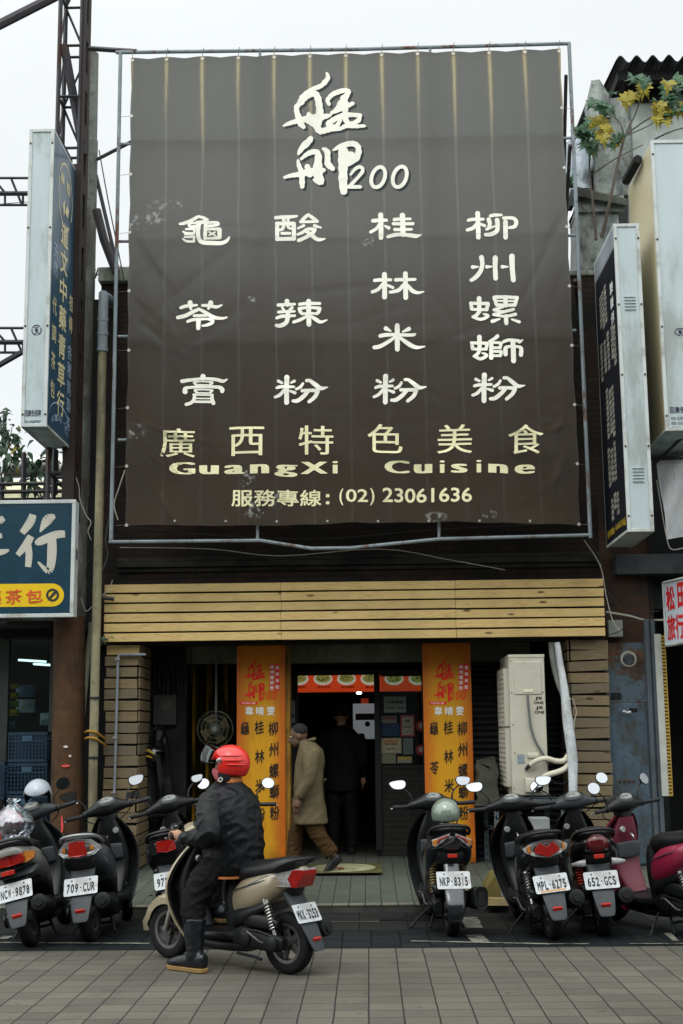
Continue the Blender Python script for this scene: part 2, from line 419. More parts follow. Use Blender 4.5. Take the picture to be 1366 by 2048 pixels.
def stained(name, base, stain, amt=.8, scale=1.2, stretch=(1, 1, .35), rough=.85, bump=.3, moss=None, mamt=.5):
    b = NB(name); v = b.obj(stretch)
    c = b.mix(b.mr(b.noise(6, 5), .3, .7), tuple(x * .8 for x in base), tuple(min(1, x * 1.15) for x in base))
    c = b.mix(b.math('MULTIPLY', b.mr(b.noise(scale * 2, 8, v, .68), .42, .66, 0, 1, True), amt), c, stain)
    c = b.mix(b.math('MULTIPLY', b.mr(b.noise(scale * 9, 6), .55, .72), amt * .6), c, tuple(x * .6 for x in stain))
    if moss is not None: c = b.mix(b.math('MULTIPLY', b.mr(b.noise(scale * 1.3, 7, None, .7), .5, .62, 0, 1), mamt), c, moss)
    b.bsdf(c, rough, 0, b.bump(b.noise(45, 5), bump, .01)); return b.m

def rusty(name, paint, rust=(.10, .038, .016), amt=.5, scale=5, rough=.55, metal=0.0):
    b = NB(name); v = b.obj((1, 1, .4))
    c = b.mix(b.mr(b.noise(4, 4), .3, .7), tuple(x * .8 for x in paint), tuple(min(1, x * 1.1) for x in paint))
    m = b.math('MULTIPLY', b.mr(b.noise(scale, 8, v, .7), .52, .62, 0, 1, True), amt)
    c = b.mix(m, c, rust)
    c = b.mix(b.math('MULTIPLY', b.mr(b.noise(scale * 3, 5), .6, .7), amt * .6), c, tuple(x * .5 for x in rust))
    b.bsdf(c, b.mr(m, 0, 1, rough, .9), metal, b.bump(b.noise(70, 4), .15, .005)); return b.m

M_pave = paving('street_paving', (.086, .081, .068), (.120, .110, .088), .196, .198, .030, .035, (.016, .017, .017), (0.02, .03), jy=.75, wear=.55)
M_gut = paving('dark_block_strip', (.012, .015, .017), (.020, .023, .024), .22, .11, .03, .07, (.006, .007, .008), (0, 0), jy=.8, rough=.9, spec=.05)
M_bay = paving('parking_slabs', (.016, .018, .018), (.028, .028, .025), .40, .26, .012, .02, (.006, .007, .006), (.1, .05), jy=.8, rough=.9, spec=.05)
M_tile = paving('arcade_tiles', (.066, .074, .062), (.085, .093, .075), .143, .30, .035, .02, (.022, .026, .024), (.05, 0), jy=.5, rough=.8, spec=.06)
M_kerb = paving('kerb_stone', (.13, .125, .10), (.17, .16, .12), .145, .6, .05, .01, (.03, .03, .026), (.05, 0), jy=0)
M_curbface = stained('kerb_concrete', (.060, .060, .050), (.02, .022, .02), .7, 1.5, (1, 1, 1))
M_line = stained('road_paint', (.21, .205, .165), (.03, .032, .03), .95, 4.0, (1, 1, 1))
M_pine = wood('fresh_pine', (.57, .42, .175), (.33, .20, .065), .5, .9)
M_old = wood('weathered_planks', (.20, .15, .078), (.075, .052, .026), .85, 1.0, (.10, .088, .062))
M_dark = mat('near_black', (.012, .013, .013), .9, bump=.2)
M_brick = brick('sooty_brick', (.034, .02, .014), (.018, .014, .012), (.012, .012, .011), damt=.9)
M_brickL = brick('old_brick', (.05, .024, .013), (.03, .017, .011), (.03, .028, .024), damt=.8)
M_bluebrick = brick('peeling_blue_brick', (.11, .055, .03), (.06, .045, .036), (.075, .075, .06), paint=(.075, .115, .14), pamt=.85, damt=.35)
M_bluewall = stained('peeling_blue_plaster', (.070, .105, .135), (.05, .045, .032), .95, 2.4, (1, 1, .55))
M_inbrick = brick('window_wall_brick', (.022, .02, .017), (.016, .015, .014), (.034, .034, .03), damt=.2)
M_conc = stained('weathered_concrete', (.27, .295, .275), (.05, .056, .055), .95, 1.6, (1, 1, .5), moss=(.05, .06, .04), mamt=.3)
M_cap = stained('grey_green_concrete', (.24, .25, .21), (.06, .065, .05), .6, 2.0)
M_lintel = stained('grey_green_plaster', (.15, .165, .12), (.05, .055, .04), .4, 1.0)
M_beam = stained('dark_weathered_beam', (.045, .045, .04), (.015, .016, .015), .8, 2)
M_frame = rusty('grey_painted_tube', (.17, .205, .22), amt=.85, scale=4.5)
M_lattice = rusty('dark_rusty_steel', (.035, .034, .038), (.06, .028, .018), .8, 3)
M_channel = rusty('rust_brown_steel', (.030, .022, .019), (.055, .026, .015), .8, 2.5, .8)
M_cpole = stained('stained_concrete_pole', (.16, .17, .15), (.05, .035, .024), .9, 1.4, (1, 1, .3))
M_pvc = stained('yellowed_plastic_pipe', (.24, .22, .135), (.08, .07, .04), .75, 1.3, (1, 1, .2), .45, .05)
M_pvcg = mat('grey_plastic_pipe', (.19, .22, .24), .5, var=.1, dirt=(.05, .05, .045), damt=.5)
M_rustcol = stained('rust_brown_column', (.062, .031, .013), (.012, .010, .008), .9, 1.3, (1, 1, .3), .8)
M_black = mat('black_rubber', (.014, .015, .016), .6, bump=.1)
M_cable = mat('black_cable', (.02, .021, .022), .5)
M_wcable = mat('pale_cable', (.32, .31, .26), .55)
M_white = mat('white_enamel_panel', (.37, .435, .44), .5, var=.06, dirt=(.17, .175, .15), damt=.6, dscale=2.2, stretch=(1, 1, .3))
M_trim = mat('pale_metal_trim', (.42, .455, .44), .45, var=.06, dirt=(.18, .16, .12), damt=.6, dscale=4)
M_rustdot = mat('rusty_screw', (.06, .032, .018), .9)
M_glassd = None
def glassmat(name, tint=(.8, .9, .9), rough=.02, mixf=.14):
    b = NB(name); t = b.n('ShaderNodeBsdfTransparent'); t.inputs[0].default_value = (*tint, 1)
    g = b.n('ShaderNodeBsdfGlossy'); g.inputs[0].default_value = (.9, .95, .95, 1); g.inputs['Roughness'].default_value = rough
    f = b.n('ShaderNodeFresnel'); f.inputs[0].default_value = 1.5
    m = b.n('ShaderNodeMixShader'); b.l(b.math('MAXIMUM', f.outputs[0], mixf), m.inputs[0]); b.l(t.outputs[0], m.inputs[1]); b.l(g.outputs[0], m.inputs[2]); b.l(m.outputs[0], b.out.inputs[0]); return b.m
M_pane = glassmat('shop_window_glass', (.75, .85, .82), .02, .03)
M_visor = glassmat('smoky_visor', (.40, .44, .44), .05, .05)
M_bag = glassmat('clear_plastic_film', (.80, .86, .90), .15, .22)

# ------------------------------------------------------------------ ground
YE = atz(690, 1897, 0).y; YK = atz(700, 1810, .07).y; YB = atz(690, 1862, 0).y
print('street edge', YE, 'strip', YB, 'kerb', YK)
g = MB(); g.quad((-150, -120, 0), (150, -120, 0), (150, 250, 0), (-150, 250, 0)); struct(g.build('street_paving', M_pave, smooth=0))
g = MB(); g.quad((-14, YE, .004), (14, YE, .004), (14, YB, .004), (-14, YB, .004)); struct(g.build('gutter_strip', M_gut, smooth=0))
g = MB(); g.quad((-14, YB, .005), (14, YB, .005), (14, YK + .02, .005), (-14, YK + .02, .005)); struct(g.build('parking_strip', M_bay, smooth=0))
g = MB(); g.box((-14, YK, -.05), (14, YK + .02, .062)); g.box((-14, YK + .02, -.05), (14, YK + .13, .058)); struct(g.build('kerb', M_curbface, smooth=0, bevel=.008))
g = MB(); g.box((-14, YK - .005, .0625), (14, YK + .13, .071)); struct(g.build('kerb_edging', M_kerb, smooth=0))
YC = 14.6; ZF = .16
g = MB(); g.hexa([(-14, YK + .13, -.1), (14, YK + .13, -.1), (14, YC, -.1), (-14, YC, -.1), (-14, YK + .13, .07), (14, YK + .13, .07), (14, YC, ZF), (-14, YC, ZF)])
g.hexa([(-14, YC, -.1), (14, YC, -.1), (14, 21, -.1), (-14, 21, -.1), (-14, YC, ZF), (14, YC, ZF), (14, 21, ZF), (-14, 21, ZF)])
struct(g.build('arcade_floor', M_tile, smooth=0))
def floorz(y): return 0 if y < YK else .07 + (ZF - .07) * min(1, max(0, (y - YK - .13) / (YC - YK - .13)))

# shophouses added unseen across the street to keep the low sky off the fronts
M_opp = stained('opposite_render', (.12, .115, .10), (.05, .05, .045), .6, .6); M_oppw = mat('opposite_window', (.02, .024, .026), .15)
for k, (x0, x1, h, lab) in enumerate(((-16, -5.2, 9.5, 'added grey rendered shophouse, unseen across the street, left of the photographer'), (-5.2, 4.6, 8.6, 'added grey rendered shophouse, unseen across the street, right behind the photographer'), (4.6, 16, 10.2, 'added taller grey rendered shophouse, unseen across the street, right of the photographer'))):
    t = thing('added_opposite_shophouse', lab, 'building', ((x0 + x1) / 2, -4, 0), group='unseen shophouses added across the street'); g = MB(); g.box((x0 - t.location.x, -8, 0), (x1 - t.location.x - .02, 0, h)); g.build('wall', M_opp, t, 0)
    for i in range(3):
        for j in range(2):
            xc = x0 + (x1 - x0) * (i + .5) / 3 - t.location.x; z = 3.9 + j * 2.7; MB().box((xc - .8, -.1, z), (xc + .8, .03, z + 1.5)).build('window', M_oppw, t, 0)
    MB().box((x0 + .5 - t.location.x, -.1, .1), (x1 - .5 - t.location.x, .02, 2.7)).build('shutter', mat('opposite_shutter', (.06, .065, .07), .6), t, 0)

def gq(px0, py0, px1, py1, z):
    a = atz(px0, py0, z); b = atz(px1, py0, z); c = atz(px1, py1, z); d = atz(px0, py1, z); return a, b, c, d
lines = MB()
def strip(p, q, w, z=.009):
    p = Vector((*p[:2], z)); q = Vector((*q[:2], z)); d = (q - p).normalized(); n = Vector((-d.y, d.x, 0)) * w / 2
    k = max(2, int((q - p).length / .25)); rr = random.Random(int(p.x * 100))
    for i in range(k):
        if rr.random() < .12: continue
        a = p + (q - p) * (i / k); b = p + (q - p) * ((i + 1) / k - .004); e = .7 + .3 * rr.random()
        lines.quad(a - n * e, b - n * e, b + n * e, a + n * e)
strip(atz(-40, 1887), atz(300, 1889), .055); strip(atz(822, 1884), atz(1100, 1890), .05); strip(atz(1100, 1890), atz(1420, 1889), .03)
strip(atz(826, 1882), atz(836, 1868), .12); strip(atz(962, 1886), atz(948, 1872), .16); strip(atz(950, 1858), atz(935, 1836), .16); strip(atz(4, 1880), atz(30, 1868), .1)
strip(atz(1352, 1884), atz(1335, 1868), .06); strip(atz(640, 1846), atz(760, 1845), .018)
o = lines.build('parking_lines', M_line, smooth=0); struct(o)

# drain grate in front of the kerb
t = thing('drain_grate', 'black slotted drain grate set in the ground before the kerb at the shop entrance', 'drain grate', atz(812, 1841, 0))
g = MB(); p = atz(812, 1841, 0)
for k in range(17): g.box((-.21 + k * .0255, -.05, .006), (-.21 + k * .0255 + .013, .05, .016))
g.box((-.225, -.07, .006), (.235, -.05, .018)); g.box((-.225, .05, .006), (.235, .07, .018))
g.build('grille', mat('cast_iron', (.018, .019, .02), .6, .3), t, smooth=0)

# ------------------------------------------------------------------ the restaurant building
YW = 14.42        # plane of the brick front
xl = AX(196, 900, YW); xr = AX(1306, 1200, YW); ztop = AZ(578, 0, YW) if False else at(220, 568, YW).z
zfas0 = at(700, 1272, 14.1).z; zlint = at(700, 1322, 14.9).z
rb = thing('restaurant_building', 'narrow sooty brick shophouse holding the open restaurant under the big brown banner', 'building', (0, YW, 0))
rb.location = (0, 0, 0)
g = MB(); g.box((xl, YW, zfas0 - .05), (xr, YW + .28, ztop)); g.build('wall', M_brick, rb, smooth=0)
g = MB(); g.box((xl - .02, YW - .10, ztop), (xl + 1.2, YW + .45, ztop + .17)); g.box((xl + 1.2, YW - .03, ztop), (xr, YW + .3, ztop + .06)); g.build('parapet', M_cap, rb, smooth=0, bevel=.012)
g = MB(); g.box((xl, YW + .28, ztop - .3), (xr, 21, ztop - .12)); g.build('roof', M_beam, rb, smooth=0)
g = MB(); g.box((xl + .05, YW + .28, zlint + .28), (xr - .05, 20.9, zlint + .40)); g.build('ceiling', mat('dark_ceiling', (.03, .03, .027), .9), rb, smooth=0)  # inside surfaces darker than real: the room's shade is put into their colour
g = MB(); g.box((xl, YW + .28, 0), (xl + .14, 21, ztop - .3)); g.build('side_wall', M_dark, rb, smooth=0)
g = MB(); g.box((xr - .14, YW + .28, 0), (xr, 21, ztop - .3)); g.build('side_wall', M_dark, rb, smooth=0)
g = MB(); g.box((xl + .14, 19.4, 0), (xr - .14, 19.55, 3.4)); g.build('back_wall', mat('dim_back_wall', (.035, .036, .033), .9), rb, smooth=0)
g = MB()
for k, (y0, y1, dep) in enumerate(((1112, 1120, .045), (1120.5, 1131, .075), (1131.5, 1140, .035))):
    g.box((at(235, y1, YW).x, YW - dep, at(700, y1, YW).z), (at(1205, y1, YW).x, YW - .002, at(700, y0, YW).z))
g.build('cornice', stained('sooty_cornice', (.032, .031, .026), (.008, .008, .008), .9, 2, (.4, 1, 1)), rb, smooth=0, bevel=.008)
# storefront behind the columns
YS = 15.62
def bx(g, px0, py0, px1, py1, Y, d, ref=None):
    """a box standing at depth Y that spans the given photo rectangle"""
    cx, cy = (px0 + px1) / 2, (py0 + py1) / 2
    g.box((at(px0, cy, Y).x, Y, at(cx, py1, Y).z), (at(px1, cy, Y).x, Y + d, at(cx, py0, Y).z)); return g
g = MB(); bx(g, 372, 1288, 1060, 1324, 15.05, .22); g.build('lintel', M_lintel, rb, smooth=0)
M_alu = mat('dark_window_frame', (.018, .019, .02), .45, .2)
g = MB()
for (a, b_, c, d) in ((578, 1345, 596, 1700), (590, 1340, 760, 1350), (750, 1345, 762, 1700), (846, 1330, 870, 1700), (760, 1340, 850, 1352), (366, 1330, 384, 1700), (470, 1330, 580, 1345), (384, 1330, 470, 1342)):
    bx(g, a, b_, c, d, YS - .03, .08)
g.build('door_frame', M_alu, rb, smooth=0, bevel=.004)
g = MB(); bx(g, 762, 1530, 850, 1720, YS, .16); g.build('brick_sill_wall', M_inbrick, rb, smooth=0)
g = MB(); bx(g, 762, 1352, 846, 1530, YS + .02, .008); g.build('window', M_pane, rb, smooth=0)
g = MB(); bx(g, 384, 1342, 470, 1700, YS + .02, .008); g.build('window', M_pane, rb, smooth=0)
# gold curtain behind the left window
b = NB('gold_foil_curtain'); o = b.xyz()
st = b.mr(b.math('SINE', b.math('MULTIPLY', o[0], 34.0)), .2, 1, 0, 1); fi = b.mr(b.noise(3, 3, b.obj((8, 1, .4))), .4, .7)
fine = b.mr(b.math('SINE', b.math('MULTIPLY', o[2], 220.0)), -1, 1, .6, 1)
c = b.mix(b.math('MULTIPLY', b.math('MULTIPLY', st, fi), fine), (.03, .024, .006), (.95, .62, .04)); b.bsdf(c, .38, .75); M_gold = b.m
g = MB(); x0 = at(384, 1500, 15.1).x; x1 = at(476, 1500, 15.1).x; z0 = ZF; z1 = at(420, 1335, YS).z
n = 60
for k in range(n):
    a, b_ = x0 + (x1 - x0) * k / n, x0 + (x1 - x0) * (k + 1) / n
    ya, yb = 15.12 + .03 * math.sin(k * .9), 15.12 + .03 * math.sin((k + 1) * .9)
    g.quad((a, ya, z0), (b_, yb, z0), (b_, yb, z1), (a, ya, z1))
tag(g.build('curtain', M_gold, None, smooth=80), 'pleated gold foil curtain hanging in the dark bay left of the entrance', 'curtain')
# left service bay: dark wall with meter boxes and hanging wires
g = MB(); bx(g, 286, 1288, 372, 1720, 15.1, .12); g.build('service_wall', mat('grimy_service_wall', (.014, .014, .013), .9, var=.4, dirt=(.04, .04, .036), damt=.5, dscale=3), rb, smooth=0)
# right roller shutter behind the air conditioner
b = NB('dark_roller_shutter'); o = b.xyz(); s_ = b.math('SINE', b.math('MULTIPLY', o[2], 92.0)); b.bsdf(b.mix(b.mr(s_, -1, 1), (.009, .010, .011), (.032, .034, .035)), .5, .2, b.bump(s_, .6, .02)); M_shut = b.m
g = MB(); bx(g, 945, 1322, 1130, 1720, 15.15, .05); g.build('roller_shutter', M_shut, rb, smooth=0)
# meter boxes, pipes and cords in the left bay
boxm = mat('grey_meter_box', (.035, .035, .031), .6, dirt=(.03, .03, .03), damt=.6)
t = thing('meter_box', 'dim grey meter box in the dark bay beside the left plank pillar', 'meter box', at(330, 1420, 15.06))
g = MB(); g.cbox((0, 0, 0), (.26, .1, .34)); g.build('casing', boxm, t, smooth=0, bevel=.01)
g = MB(); g.lathe([(.02, -.06), (.075, -.06), (.075, -.05), (.02, -.05)], (.02, 0, .06), 'Y', 20); g.build('dial', mat('meter_glass', (.06, .06, .05), .2), t)
t = thing('conduit_bundle', 'bundle of dark vertical conduits under the fascia in the bay left of the gold curtain', 'conduits', at(345, 1320, 15.0))
g = MB()
for k in range(9): g.tube([(-.2 + k * .05, 0, .2), (-.2 + k * .05 + .006 * (k % 3), .0, -.25 - .05 * (k % 4))], .008, 6)
g.lathe([(.118, -.006), (.13, -.006), (.13, .006), (.118, .006)], (-.13, -.03, -.06), 'Y', 24, True)
g.build('conduit', mat('dim_conduit', (.03, .031, .029), .6), t)

# pine fascia
def planks(name, m, x0, x1, zs, Y, d, joints, seed=3, cant=.0, parent=None, bevel=.004):
    rr = random.Random(seed); g = MB()
    for z0, z1 in zs:
        xs = [x0 + rr.uniform(-cant, cant)] + [j + rr.uniform(-.004, .004) for j in joints] + [x1 + rr.uniform(-cant, cant)]
        for a, b in zip(xs, xs[1:]):
            dy = rr.uniform(-.003, .003); dz = rr.uniform(-.006, .006) * (2 if cant else .4)
            g.hexa([(a + .0015, Y + dy, z0), (b - .0015, Y + dy, z0 + dz), (b - .0015, Y + dy + d, z0 + dz), (a + .0015, Y + dy + d, z0), (a + .0015, Y + dy, z1), (b - .0015, Y + dy, z1 + dz), (b - .0015, Y + dy + d, z1 + dz), (a + .0015, Y + dy + d, z1)])
    return g.build(name, m, parent, smooth=0, bevel=bevel)
YF = 14.06
fx0, fx1 = at(208, 1225, YF).x, at(1209, 1215, YF).x; fz1 = at(700, 1160, YF).z; fz0 = at(700, 1278, YF).z
t = thing('plank_fascia', 'long fascia of new yellow pine planks with dark gaps right above the shop entrance', 'wooden fascia', ((fx0 + fx1) / 2, YF, fz0))
h = (fz1 - fz0) / 6
o = planks('planking', M_pine, fx0, fx1, [(fz0 + k * h, fz0 + (k + 1) * h - .018) for k in range(6)], YF, .022, [at(562, 1220, YF).x, at(911, 1215, YF).x], 5)
o.parent = t; o.location = -t.location
g = MB(); g.box((fx0 + .03, YF + .06, fz0 + .02), (fx1 - .03, YF + .09, fz1 - .02))
for x in (fx0 + .05, fx0 + .9, fx0 + 1.9, fx0 + 2.9, fx0 + 3.7, fx0 + 4.6, fx1 - .1): g.box((x, YF + .024, fz0 + .01), (x + .05, YF + .06, fz1 - .01))
o = g.build('batten', M_dark, t, smooth=0); o.location = -t.location

# plank-clad pillars left and right of the entrance
def clad(px0, px1, py, side, label, seed):
    Y = 14.2; D = .72
    x0, x1 = at(px0, 1480, Y).x, at(px1, 1480, Y).x
    t = thing('plank_pillar', label, 'wooden pillar', ((x0 + x1) / 2, Y, ZF), group='plank clad pillars beside the entrance')
    z1 = fz0 - .012; z0 = ZF + .02; n = 20; h = (z1 - z0) / n
    zs = [(z0 + k * h, z0 + (k + 1) * h - .016) for k in range(n)]
    o = planks('planking', M_old, x0, x1, zs[:-1], Y, .02, [], seed, .012, bevel=.003); o.parent = t; o.location = -t.location
    o = planks('planking', M_pine if side > 0 else M_old, x0 + .01, x1 + .01, zs[-1:], Y, .02, [], seed, .004, bevel=.003); o.parent = t; o.location = -t.location
    xs = x1 if side > 0 else x0 - .02
    g = MB()
    for a, b in zs: g.box((xs, Y + .03, a), (xs + .02, Y + D, b))
    o = g.build('side_planking', M_old, t, smooth=0, bevel=.003); o.location = -t.location
    g = MB(); g.box((x0 + .02, Y + .035, ZF), (x1 - .02, Y + D - .02, z1)); o = g.build('core', M_dark, t, smooth=0); o.location = -t.location
clad(208, 274, 1300, 1, 'plank clad pillar with a thin grey conduit, left of the entrance behind the dark scooters', 11)
clad(1146, 1222, 1300, -1, 'plank clad pillar between the wrapped white pipe and the peeling blue wall', 23)
t = thing('grey_conduit', 'thin grey conduit bent at the top running down the front of the left plank pillar', 'conduit', at(235, 1500, 14.15))
g = MB(); P = [at(292, 1309, 14.15), at(240, 1309, 14.15), at(237, 1312, 14.15), at(236, 1320, 14.15), at(231, 1500, 14.15), at(227, 1640, 14.15)]
g.tube([p - t.location for p in P], .014, 8); g.build('tube', M_pvcg, t)
for py in (1318, 1475, 1585): MB().cbox(at(235 - (py - 1318) * .03, py, 14.13) - t.location, (.045, .02, .02)).build('clip', mat('steel_clip', (.35, .36, .36), .4, .6), t, smooth=0)

# the two printed yellow columns
b = NB('orange_yellow_print'); o = b.n('ShaderNodeUVMap'); x = b.xyz(o.outputs[0])
edge = b.math('ABSOLUTE', b.math('SUBTRACT', x[0], .5)); ed = b.mr(b.math('ADD', edge, b.mr(b.noise(1.2, 4), 0, 1, -.16, .16)), .12, .5, 0, 1, True)
tp = b.mr(x[1], .78, .95, 0, .75, True)
c = b.mix(b.math('MAXIMUM', ed, tp), (.56, .275, .014), (.47, .115, .012))
c = b.mix(b.math('MULTIPLY', b.mr(b.noise(2.2, 7, b.obj((1, 1, .4)), .68), .5, .7), .42), c, (.26, .07, .02))
c = b.mix(b.math('MULTIPLY', b.mr(b.noise(30, 3, b.obj((1, 1, .2))), .55, .75), .25), c, (.2, .06, .015))
bt = b.mr(x[1], .0, .10, .85, 0, True); c = b.mix(b.math('MULTIPLY', bt, b.mr(b.noise(4, 6), .3, .6)), c, (.05, .018, .008))
b.bsdf(c, .42, 0, b.bump(b.noise(6, 3), .12, .02)); M_col = b.m
M_colside = stained('golden_brown_side', (.30, .16, .02), (.05, .03, .012), .7, 1.5, (1, 1, .3), .5)
M_red = mat('red_print', (.70, .018, .012), .5, var=.1); M_wht = mat('white_print', (.80, .80, .76), .5, var=.05); M_ink = mat('black_print', (.012, .011, .010), .6, var=.1)
def column(px0, px1, label, dpx):
    Y = 14.72; x0, x1 = at(px0, 1480, Y).x, at(px1, 1480, Y).x
    z0, z1 = ZF, at(700, 1276, Y).z
    t = thing('yellow_column', label, 'column', ((x0 + x1) / 2, Y, z0), group='yellow columns flanking the entrance')
    L0 = t.location.copy()
    g = MB(); g.box((x0, Y, z0), (x1, Y + .04, z1))
    o = g.build('printed_front', M_col, t, smooth=0, bevel=.012); o.location = -L0
    uv = o.data.uv_layers.new(name='UVMap')
    for lp in o.data.loops:
        q = o.data.vertices[lp.vertex_index].co; uv.data[lp.index].uv = ((q.x - x0) / (x1 - x0), (q.z - z0) / (z1 - z0))
    g = MB(); g.box((x0 + .012, Y + .04, z0), (x1 + (.05 if dpx == 0 else -.012), Y + .30, z1)); o = g.build('shaft', M_colside, t, smooth=0, bevel=.01); o.location = -L0
    mp = lambda x, y, d=0: at(x + dpx, y, Y - .003 - d) - L0
    L = brush(Letters(mp), 482.5, 1308.5, .0585 * 1.16); 
    L.v = [(482.5 + (x - 482.5) * .88, 1308 + (y - 1308.5) * 1.22, d) for x, y, d in L.v]
    L.build('red_lettering', M_red, t)
    L = Letters(mp); L.poly([(539, 1328), (548.5, 1328), (548.5, 1381), (539, 1381)]); L.poly([(550.5, 1328), (559, 1328), (559, 1381), (550.5, 1381)]); L.poly([(480, 1403), (515, 1403), (515, 1409), (480, 1409)])
    L.build('red_label', M_red, t)
    mp2 = lambda x, y, d=0: at(x + dpx, y, Y - .005 - d) - L0
    L = Letters(mp2)
    for i, ch in enumerate('柳州螺螄粉'): L.c(ch, 543.8, 1334 + i * 10.4, 7.6, 8.2, bold=.02)
    for i, ch in enumerate('桂林米粉'): L.c(ch, 554.8, 1335 + i * 13, 7, 8.2, bold=.02)
    L.c('MONGA 200', 497, 1406, 27, 3.6)
    for i, ch in enumerate('韋晴雯'): L.c(ch, 498.5 + i * 21.5, 1422, 16, 17, bold=.02)
    L.build('white_lettering', M_wht, t)
    L = Letters(mp2); wp = lambda u, w: (u, w - .10 * (u - .5) + .05 * math.sin(u * 3.1))
    for i, ch in enumerate('龜苓膏'): L.c(ch, 490 + i * .8, 1455 + i * 80, 17, 27, bold=.022, warp=wp)
    for i, ch in enumerate('桂林米粉'): L.c(ch, 518.5 + i * .8, 1454 + i * 58, 19, 27, bold=.022, warp=wp)
    for i, ch in enumerate('柳州螺螄粉'): L.c(ch, 546.5 + i * .7, 1456 + i * 42.2, 19, 28, bold=.022, warp=wp)
    L.build('black_lettering', M_ink, t)
column(473, 571, 'orange yellow column with red and black lettering behind the helmeted rider, left of the entrance', 0)
column(848, 946, 'orange yellow column with red and black lettering behind the scooter carrying a green helmet', 378)
# ------------------------------------------------------------------ helpers for things written in world coordinates
def bw(g, name, m, t, smooth=40, bevel=0.0):
    o = g.build(name, m, t, smooth, bevel); o.location = -t.location; return o
def each(gs, name, m, t, smooth=40, bevel=0.0):
    for q in gs: bw(q, name, m, t, smooth, bevel)
def lw(L, name, m, t, long=0.0):
    o = L.build(name, m, t, long); o.location = -t.location; return o
def single(g, name, m, label, cat, group=None, smooth=40, bevel=0.0):
    """one-mesh thing with its origin at the base centre"""
    xs = [v.x for v in g.v]; ys = [v.y for v in g.v]; zs = [v.z for v in g.v]
    c = Vector(((min(xs) + max(xs)) / 2, (min(ys) + max(ys)) / 2, min(zs))); g.v = [v - c for v in g.v]
    o = g.build(name, m, None, smooth, bevel); o.location = c; return tag(o, label, cat, group)

# ------------------------------------------------------------------ banner
YBAN = 13.55
def ban_xy(u, v):
    tl, tr, bl, br = (262, 116), (1121, 98), (250, 1050), (1161, 1048)
    a = (tl[0] + (tr[0] - tl[0]) * u, tl[1] + (tr[1] - tl[1]) * u); b_ = (bl[0] + (br[0] - bl[0]) * u, bl[1] + (br[1] - bl[1]) * u)
    return a[0] + (b_[0] - a[0]) * v, a[1] + (b_[1] - a[1]) * v
def ban_uv(px, py):
    u, v = .5, .5
    for _ in range(2):
        x, y = ban_xy(u, v); wx = ban_xy(1, v)[0] - ban_xy(0, v)[0]; wy = ban_xy(u, 1)[1] - ban_xy(u, 0)[1]
        u += (px - x) / wx; v += (py - y) / wy
    return u, v
CREASE = []
_rc = random.Random(17)
for _k in range(16): _an = R(_rc.uniform(15, 62)); CREASE.append((.005, _rc.uniform(.36, .92), math.cos(_an), math.sin(_an) * _rc.choice((1, 1, -.6)), _rc.uniform(.10, .32), _rc.uniform(.012, .034)))
for _k in range(12): _an = R(_rc.uniform(100, 165)); CREASE.append((.995, _rc.uniform(.30, .90), math.cos(_an), math.sin(_an), _rc.uniform(.08, .24), _rc.uniform(.010, .026)))
for _k in range(14): _an = R(_rc.uniform(-20, 60)); CREASE.append((_rc.uniform(.1, .8), _rc.uniform(.5, .92), math.cos(_an), math.sin(_an), _rc.uniform(.08, .28), _rc.uniform(.006, .018)))
def ban_d(u, v):
    e = min(u, 1 - u); d = 0.0
    k = u * 12.0; d += .006 * math.cos(2 * math.pi * k) * (1 - v * .6)
    low = max(0.0, (v - .42) / .58); le = max(0, 1 - u / .45); re = max(0, 1 - (1 - u) / .35)
    d += low * le * .055 * math.sin((v * 17 + u * 19) + 1.2 * math.sin(u * 9)) * (.4 + .6 * le)
    d += low * re * .045 * math.sin((v * 21 - u * 17) + 1.0)
    d += low * .026 * math.sin(u * 27 + v * 9 + 2 * math.sin(v * 5)) + low * .014 * math.sin(u * 51 - v * 23)
    d += .012 * noise.noise((u * 5, v * 6, 2.3)) + .008 * noise.noise((u * 14, v * 9, 7.1))
    for vv in (.185, .385, .405, .575, .69, .80): d += .004 * math.exp(-((v - vv) / .006) ** 2)
    if v > .36: d += .016 * le * math.exp(-((v - .385 + .10 * u) / .02) ** 2)
    d += .035 * math.sin(math.pi * u) * v * v
    for cu, cv, du_, dv_, ln, am in CREASE:
        a_ = (u - cu) * du_ + (v - cv) * dv_; b_ = (u - cu) * -dv_ + (v - cv) * du_
        if 0 < a_ < ln and abs(b_) < .05: d += am * math.exp(-(b_ / .0085) ** 2) * math.sin(math.pi * a_ / ln) ** .7
    return d
def ban_pt(px, py, d=0.0, edge=False):
    u, v = ban_uv(px, py); p = at(px, py, YBAN); p.y -= ban_d(u, v) + d; return p
tb = thing('shop_banner', 'huge faded brown banner with white menu lettering above the shop entrance', 'banner', at(700, 1050, YBAN))
nu, nv = 230, 190
g = MB(); uvs = []
for j in range(nv + 1):
    for i in range(nu + 1):
        u, v = i / nu, j / nv; px, py = ban_xy(u, v)
        e = 2.2 * (1 - abs(math.cos(math.pi * 8 * v)))
        if i == 0: px += e * .9
        if i == nu: px -= e * .9
        if j == 0: py += 2 * (1 - abs(math.cos(math.pi * 12 * u)))
        if j == nv: py -= 1.5 * (1 - abs(math.cos(math.pi * 9 * u))) - 3 * math.sin(u * 7)
        p = at(px, py, YBAN); p.y -= ban_d(u, v); g.V(p); uvs.append((u, v))
for j in range(nv):
    for i in range(nu):
        a = j * (nu + 1) + i; g.F((a, a + 1, a + nu + 2, a + nu + 1))
b = NB('faded_brown_banner'); uvn = b.n('ShaderNodeUVMap'); q = b.xyz(uvn.outputs[0]); u, v = q[0], q[1]
